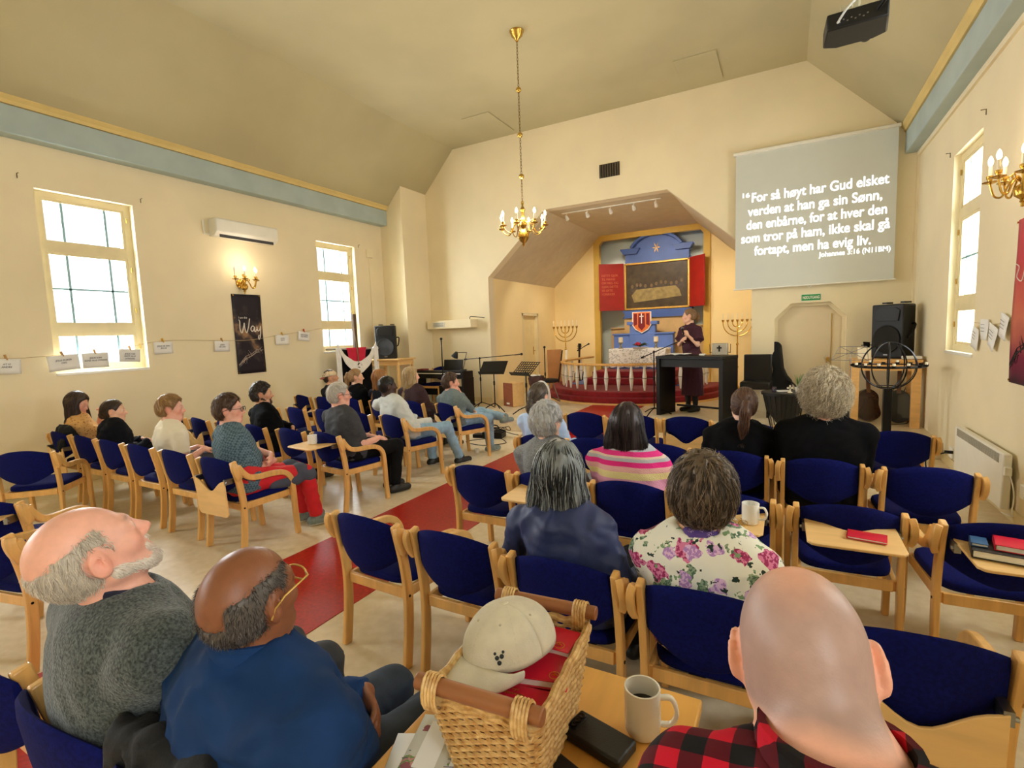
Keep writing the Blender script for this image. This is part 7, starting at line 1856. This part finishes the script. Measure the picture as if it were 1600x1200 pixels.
def book(label, loc, rz, w_, d_, h_, cover, group='red books', emblem=False, title=None, rot=None, name='book'):
    t = thing(name, label, 'book', loc, rot if rot else (0, 0, rz), group)
    b = MB(); b.box((0, 0, h_ - .0015), (w_, d_, .003)); b.box((0, 0, .0015), (w_, d_, .003)); b.box((-w_ / 2 + .002, 0, h_ / 2), (.004, d_, h_)); obj('cover', b, cover, t, bevel=.0012)
    b = MB(); b.box((.002, 0, h_ / 2), (w_ - .008, d_ - .008, h_ - .006)); obj('pages', b, PAPER, t)
    if emblem:
        b = MB(); c = (w_ * .27, -d_ * .30)
        b.tube([(c[0] + .0115 * math.cos(a), c[1] + .0115 * math.sin(a), h_ + .0004) for a in np.linspace(0, 2 * PI, 24)[:-1]], 1, rect=(.0008, .0014), up=(0, 0, 1), closed=True)
        M = Matrix(((1, 0, 0, c[0]), (0, 0, 1, c[1]), (0, -1, 0, h_ + .0012), (0, 0, 0, 1))); M = Matrix(((1, 0, 0, c[0]), (0, 0, 1, c[1]), (0, 1, 0, h_ + .0001), (0, 0, 0, 1)))
        b.prism([(-.005, -.007), (.005, -.007), (.002, -.002), (.007, .002), (.002, .004), (.0, .009), (-.002, .003), (-.007, .002), (-.002, -.002)], .0006, M=Matrix(((1, 0, 0, c[0]), (0, 0, 1, c[1]), (0, 1, 0, h_), (0, 0, 0, 1))) @ Matrix(((1, 0, 0, 0), (0, 0, 1, 0), (0, 1, 0, 0), (0, 0, 0, 1))))
        obj('emblem', b, GOLD, t)
    if title:
        me = text_mesh(title, .0115, GOLD, align='LEFT', line=1.1, ext=.0003); o = place(me, 'lettering', t); o.location = (-w_ * .40, d_ * .30, h_ + .0004)
    return t
book('single thin red booklet on the level tablet of an empty chair', (.33, 2.68, TZ), R(-8), .15, .095, .012, REDB, 'books on the tablets', title='Det nye testamente')
book('thick black book lying under the others on the rightmost tablet', (.80, 2.67, TZ), R(-10), .23, .15, .032, mat('black_book_cloth', (20, 20, 24), .5), 'books on the tablets')
book('red book on top of the black book on the rightmost tablet', (.845, 2.685, TZ + .033), R(-12), .17, .125, .024, REDB, 'books on the tablets')
book('small blue book on the left part of the black book on the rightmost tablet', (.715, 2.70, TZ + .033), R(-10), .055, .09, .014, mat('blue_book_cloth', (36, 84, 128), .5), 'books on the tablets')

# foreground table
t = thing('wooden_table', 'yellow beech table in the foreground carrying the wicker basket', 'table', (-.47, .62, 0))
WT = mat('golden_beech_top', (224, 168, 84), .35, var=.08, vs=4, stretch=(5, .8, 5), coat=.2)
b = MB(); b.box((0, 0, .725), (.60, 1.22, .03)); obj('tabletop', b, WT, t, bevel=.005)
b = MB(); b.box((0, 0, .665), (.50, 1.10, .09)); obj('apron', b, BEECH, t)
for s in (-1, 1):
    for q in (-1, 1): b = MB(); b.box((s * .26, q * .56, .355), (.05, .05, .71)); obj('leg', b, BEECH, t, bevel=.005)
# wicker basket
BKX, BKY, BKZ, BKR = -.522, .930, .742, R(4)
t = thing('wicker_basket', 'rectangular wicker basket with round wooden handles holding a cap and red books', 'basket', (BKX, BKY, BKZ), BKR)
W0, D0, W1, D1, HB = .098, .130, .121, .178, .190
def bk_ring(f, z):
    hw, hd = W0 + (W1 - W0) * f, D0 + (D1 - D0) * f; pts = []; per = 2 * (hw + hd) * 2; n = 132
    c = .022
    for k in range(n):
        s = k / n * 4; i = int(s); u = s - i
        if i == 0: p = (-hw + 2 * hw * u, -hd)
        elif i == 1: p = (hw, -hd + 2 * hd * u)
        elif i == 2: p = (hw - 2 * hw * u, hd)
        else: p = (-hw, hd - 2 * hd * u)
        # rounded corner
        x, y = p; ex, ey = hw - abs(x), hd - abs(y)
        if ex < c and ey < c:
            q = math.hypot(c - ex, c - ey); 
            if q > c: x = math.copysign(hw - c + (c - ex) * c / q, x); y = math.copysign(hd - c + (c - ey) * c / q, y)
        pts.append((x, y))
    return pts
WICK = mat('wicker_cane', (226, 192, 130), .5, var=.22, vs=60, col2=(186, 140, 78))
b = MB(); NR = 22
for r_ in range(NR):
    f = (r_ + .5) / NR; P = bk_ring(f, 0); z = HB * f; pts = []
    for k, (x, y) in enumerate(P):
        l = math.hypot(x, y); o_ = .0042 * math.sin(k / len(P) * 2 * PI * 22 + (PI if r_ % 2 else 0))
        nx, ny = (0, math.copysign(1, y)) if abs(y) / (D0 + (D1 - D0) * f) > abs(x) / (W0 + (W1 - W0) * f) else (math.copysign(1, x), 0)
        pts.append((x + nx * o_, y + ny * o_, z))
    b.tube(pts, .0044, 6, closed=True, up=(0, 0, 1))
obj('woven_wall', b, WICK, t)
b = MB(); P0, P1 = bk_ring(0, 0), bk_ring(1, 0)
for k in range(0, 132, 3): b.tube([(P0[k][0], P0[k][1], 0), (P1[k][0], P1[k][1], HB + .004)], .0028, 5)
obj('stake', b, WICK, t)
b = MB()
for dz, dr in ((0, .004), (.008, 0), (.004, -.006)):
    b.tube([(x * (1 + dr / .15) , y * (1 + dr / .18), HB + dz + .003 * math.sin(k * .9)) for k, (x, y) in enumerate(bk_ring(1, 0))], .0058, 6, closed=True, up=(0, 0, 1))
obj('rim', b, WICK, t)
b = MB(); b.box((0, 0, .004), (W0 * 1.95, D0 * 1.95, .008)); obj('basket_floor', b, WICK, t)
for s in (-1, 1):
    yh = s * (D1 + .004)
    b = MB(); b.tube([(-.136, yh, HB + .032), (.136, yh, HB + .032)], .0165, 16); h_ = obj('handle', b, mat('brown_handle_wood', (150, 96, 58), .45, var=.12, vs=6, stretch=(1, 8, 8)), t, bevel=.003)
    for q in (-1, 1):
        b = MB()
        for k in range(5): b.tube([(q * .096 + (k - 2) * .007, yh + .024 * math.sin(a) * (1 if True else 0), HB + .018 + .036 * math.cos(a)) for a in np.linspace(0, 2 * PI, 14)[:-1]], .0034, 5, closed=True)
        obj('cane_binding', b, WICK, h_)
Mb = Matrix.Translation((BKX, BKY, BKZ)) @ Matrix.Rotation(BKR, 4, 'Z')
inb = lambda x, y, z: tuple(Mb @ Vector((x, y, z)))
for i, (x, y, z, rz, lb) in enumerate(((.045, -.085, .136, 4, 'large red book lying at the front of the basket, showing its gold emblem'), (.055, .015, .154, 10, 'red book in the middle of the basket, half under the cap'), (.050, .105, .122, 3, 'lowest red book of the stack at the back of the basket'), (.052, .108, .145, 1, 'second red book of the stack at the back of the basket'), (.044, .104, .168, -4, 'topmost red book of the stack at the back of the basket'), (-.055, .11, .090, 0, 'red book low in the back left corner of the basket'), (-.05, -.06, .080, 2, 'red book deep in the basket under the brim of the cap'))):
    book(lb, inb(x, y, z), BKR + R(rz), .125, .085 if i > 1 else .095, .021, REDB, 'red books in the basket', emblem=i in (0, 1, 4), title='Det nye\ntestamente' if i == 0 else None)
for i in range(3): book(['lowest hidden book filling the front of the basket', 'hidden book filling the middle of the basket', 'hidden book filling the back of the basket'][i], inb(.02, -.08 + .09 * i, .012), BKR, .15, .08, .10, REDB, 'red books in the basket')
b = MB(); b.tube([inb(-.075, -.135, .125), inb(-.035, -.140, .12)], .012, 10); tag(obj('white_roll', b, PAPER), 'small white roll under the brim of the cap in the basket', 'paper')
# cap
t = thing('baseball_cap', 'light beige baseball cap lying on the red books in the basket', 'cap', inb(-.028, .030, .196), (R(1), R(-6), BKR + R(-20)))
t.scale = (1.1, 1.1, 1.05)
CAPM = mat('sand_cap_cloth', (206, 198, 176), .9, var=.06, vs=30, bump=.15, bs=350)
b = MB()
def capf(u, v):
    a = 2 * PI * u; q = v * PI / 2; rr = math.cos(q) ** .85
    return (.090 * rr * math.cos(a), .104 * rr * math.sin(a), .092 * math.sin(q) ** 1.0 + .004 * math.cos(6 * a) * math.cos(q) * .3)
b.grid(capf, 48, 14); obj('crown', b, CAPM, t, solid=.003)
b = MB()
for k in range(6):
    a = PI / 6 + PI * k / 3; b.tube([tuple(Vector(capf(a / (2 * PI), v)) * 1.005) for v in np.linspace(.05, .98, 14)], .0011, 5)
obj('seam', b, mat('cap_stitching', (176, 168, 146), .9), t)
b = MB(); b.ell((0, 0, .093), (.008, .008, .005), 12, 8); obj('button', b, CAPM, t)
b = MB(); b.grid(lambda u, v: ((u - .5) * .176 * (1 - .12 * v * v), -.050 - math.sqrt(max(0, 1 - ((2 * u - 1)) ** 2)) * (.050 + .072 * v), .010 - .010 * v - .026 * (2 * u - 1) ** 2 * (.4 + .6 * v)), 24, 8); obj('brim', b, CAPM, t, solid=.004)
b = MB()
for a, q in ((-1.9, .62), (-.9, .62), (.2, .6)): p = Vector(capf(a / (2 * PI), q)) * 1.01; b.ell(tuple(p), (.0028, .0028, .0028), 8, 6)
obj('eyelet', b, mat('cap_stitching', (0, 0, 0)), t)
b = MB()
for dx, dz, r0 in ((0, 0, .0045), (.009, .002, .0045), (.004, -.007, .0045), (-.004, .006, .003), (.012, .008, .003)):
    p = Vector(capf((-.95 + dx * 11) / (2 * PI), .20 + dz * 9)) * 1.012; b.ell(tuple(p), (r0, r0, r0), 8, 6)
obj('embroidery', b, mat('dark_thread', (34, 40, 40), .8), t)
# phones, papers
def phone(label, loc, rz, w_, d_, h_, cam=True):
    t = thing('phone_case', label, 'phone', loc, rz, 'black phones on the table')
    b = MB(); b.box((0, 0, h_ / 2), (w_, d_, h_)); obj('case', b, mat('black_leatherette', (18, 18, 19), .45, bump=.12, bs=300), t, bevel=.006, seg=3)
    if cam:
        b = MB(); b.box((-w_ * .38, 0, h_ + .001), (w_ * .16, d_ * .62, .003)); obj('camera_bump', b, BLACK, t, bevel=.002)
        for k in (-1, 0, 1): b = MB(); b.lathe([(0, 0), (.0075, 0), (.0075, .003), (.005, .0032), (0, .002)], 14, (-w_ * .38, k * .016, h_ + .002)); obj('camera_lens', b, mat('lens_glass_black', (8, 8, 12), .05), t)
    return t
phone('black folding phone case lying beside the coffee mug', (-.352, .985, .742), R(-14), .145, .078, .026)
phone('flat black phone lying beneath the folding phone case', (-.345, .972, .7405), R(-18), .01, .01, .001, False) if False else None
phone('second black phone case at the bottom photo edge', (-.385, .868, .742), R(-20), .15, .075, .012, False)
def sheet(label, loc, rz, w_, d_, m_, lines=0, ly=None, name='paper_sheet', th=.0012):
    t = thing(name, label, 'paper', loc, rz, 'papers on the foreground table')
    b = MB(); b.grid(lambda u, v: ((u - .5) * w_, (v - .5) * d_, .0006 + .0015 * math.sin(u * 3) * v), 6, 6); obj('sheet', b, m_, t, solid=th)
    if lines:
        b = MB()
        for k in range(lines): b.box((-.01 + .01 * (k % 2), d_ * .40 - k * d_ * .8 / lines, .0032), (w_ * (.62 if k % 3 else .45), .0022, .0004))
        obj('handwriting', b, INK, t)
    return t
sheet('white printed sheet under the front left corner of the basket', (-.62, .72, .7425), R(24), .21, .297, PAPER, 12)
sheet('white sheet sticking out to the right under the basket', (-.47, .77, .7415), R(-24), .21, .24, PAPER, 0)
t = sheet('colourful flyer with a printed text box left of the basket', (-.675, .80, .7445), R(-24) + R(40), .105, .21, spots('flyer_print', (206, 206, 196), [(18, .4, (120, 150, 90), .8, 1.0, (200, 140, 140)), (25, .3, (150, 90, 100), .6, 4.0, None)]), 0)
b = MB(); b.box((0, .02, .003), (.05, .13, .0006)); obj('text_box', b, PAPER, t)
b = MB(); b.box((0, 0, .012), (.075, .05, .024)); tag(place(b.mesh('orange_box', mat('orange_card', (244, 150, 30), .5)), 'small_box', None, (-.515, .765, .7455), (0, 0, R(-24)), bevel=.003), 'small orange box on the papers in front of the basket', 'box')
# coats on chairs
def coat(label, parent_loc, rz, m_, w_=.46, drop=.34, seed=1, th=.045):
    t = SDF([-.34, -.52, .25], [.34, .02, .95], .012)
    rng = np.random.default_rng(seed)
    for i in range(9):
        x = -w_ / 2 + w_ * i / 8; a = Vector((x, -.285, .775 + rng.uniform(-.01, .015)))
        t.cone(a, (x * 1.05 + rng.uniform(-.02, .02), -.36, .775 - drop * rng.uniform(.75, 1.05)), th * .8, th * .55, .03); t.cone(a, (x, -.22, .70), th * .7, th * .5, .03)
    V, Q = t.surf(); V = folds(V, Q, .014, (14, 14, 7), seed)
    return tag(place(np_mesh('coat', V, Q, m_), 'coat', None, parent_loc, (0, 0, rz)), label, 'coat')
coat('black puffer coat hung over the back of the chair by the left wall', (-6.98, 2.78, 0), -R(12), mat('black_nylon', (0, 0, 0)), .40, .20, 3)
coat('black coat hung over the chair back of the man in the dark blue shirt', (-1.07, .80, 0), 0, mat('black_nylon', (0, 0, 0)), .44, .34, 6, .05)
t = thing('handbag', 'black bag standing on the floor between the raincoat and the flowered blouse', 'bag', (-.50, 2.52, 0), R(15))
b = MB(); b.prism([(-.15, 0), (.15, 0), (.16, .05), (.13, .30), (.05, .34), (-.05, .34), (-.13, .30), (-.16, .05)], .16, M=Matrix.Translation((0, -.08, 0))); obj('bag_body', b, mat('black_nylon', (0, 0, 0)), t, bevel=.03, seg=3)
b = MB(); b.tube(smooth_path([(-.08, 0, .32), (-.05, 0, .46), (.05, 0, .46), (.08, 0, .32)], 5), .010, 6); obj('bag_handle', b, BLACK, t)
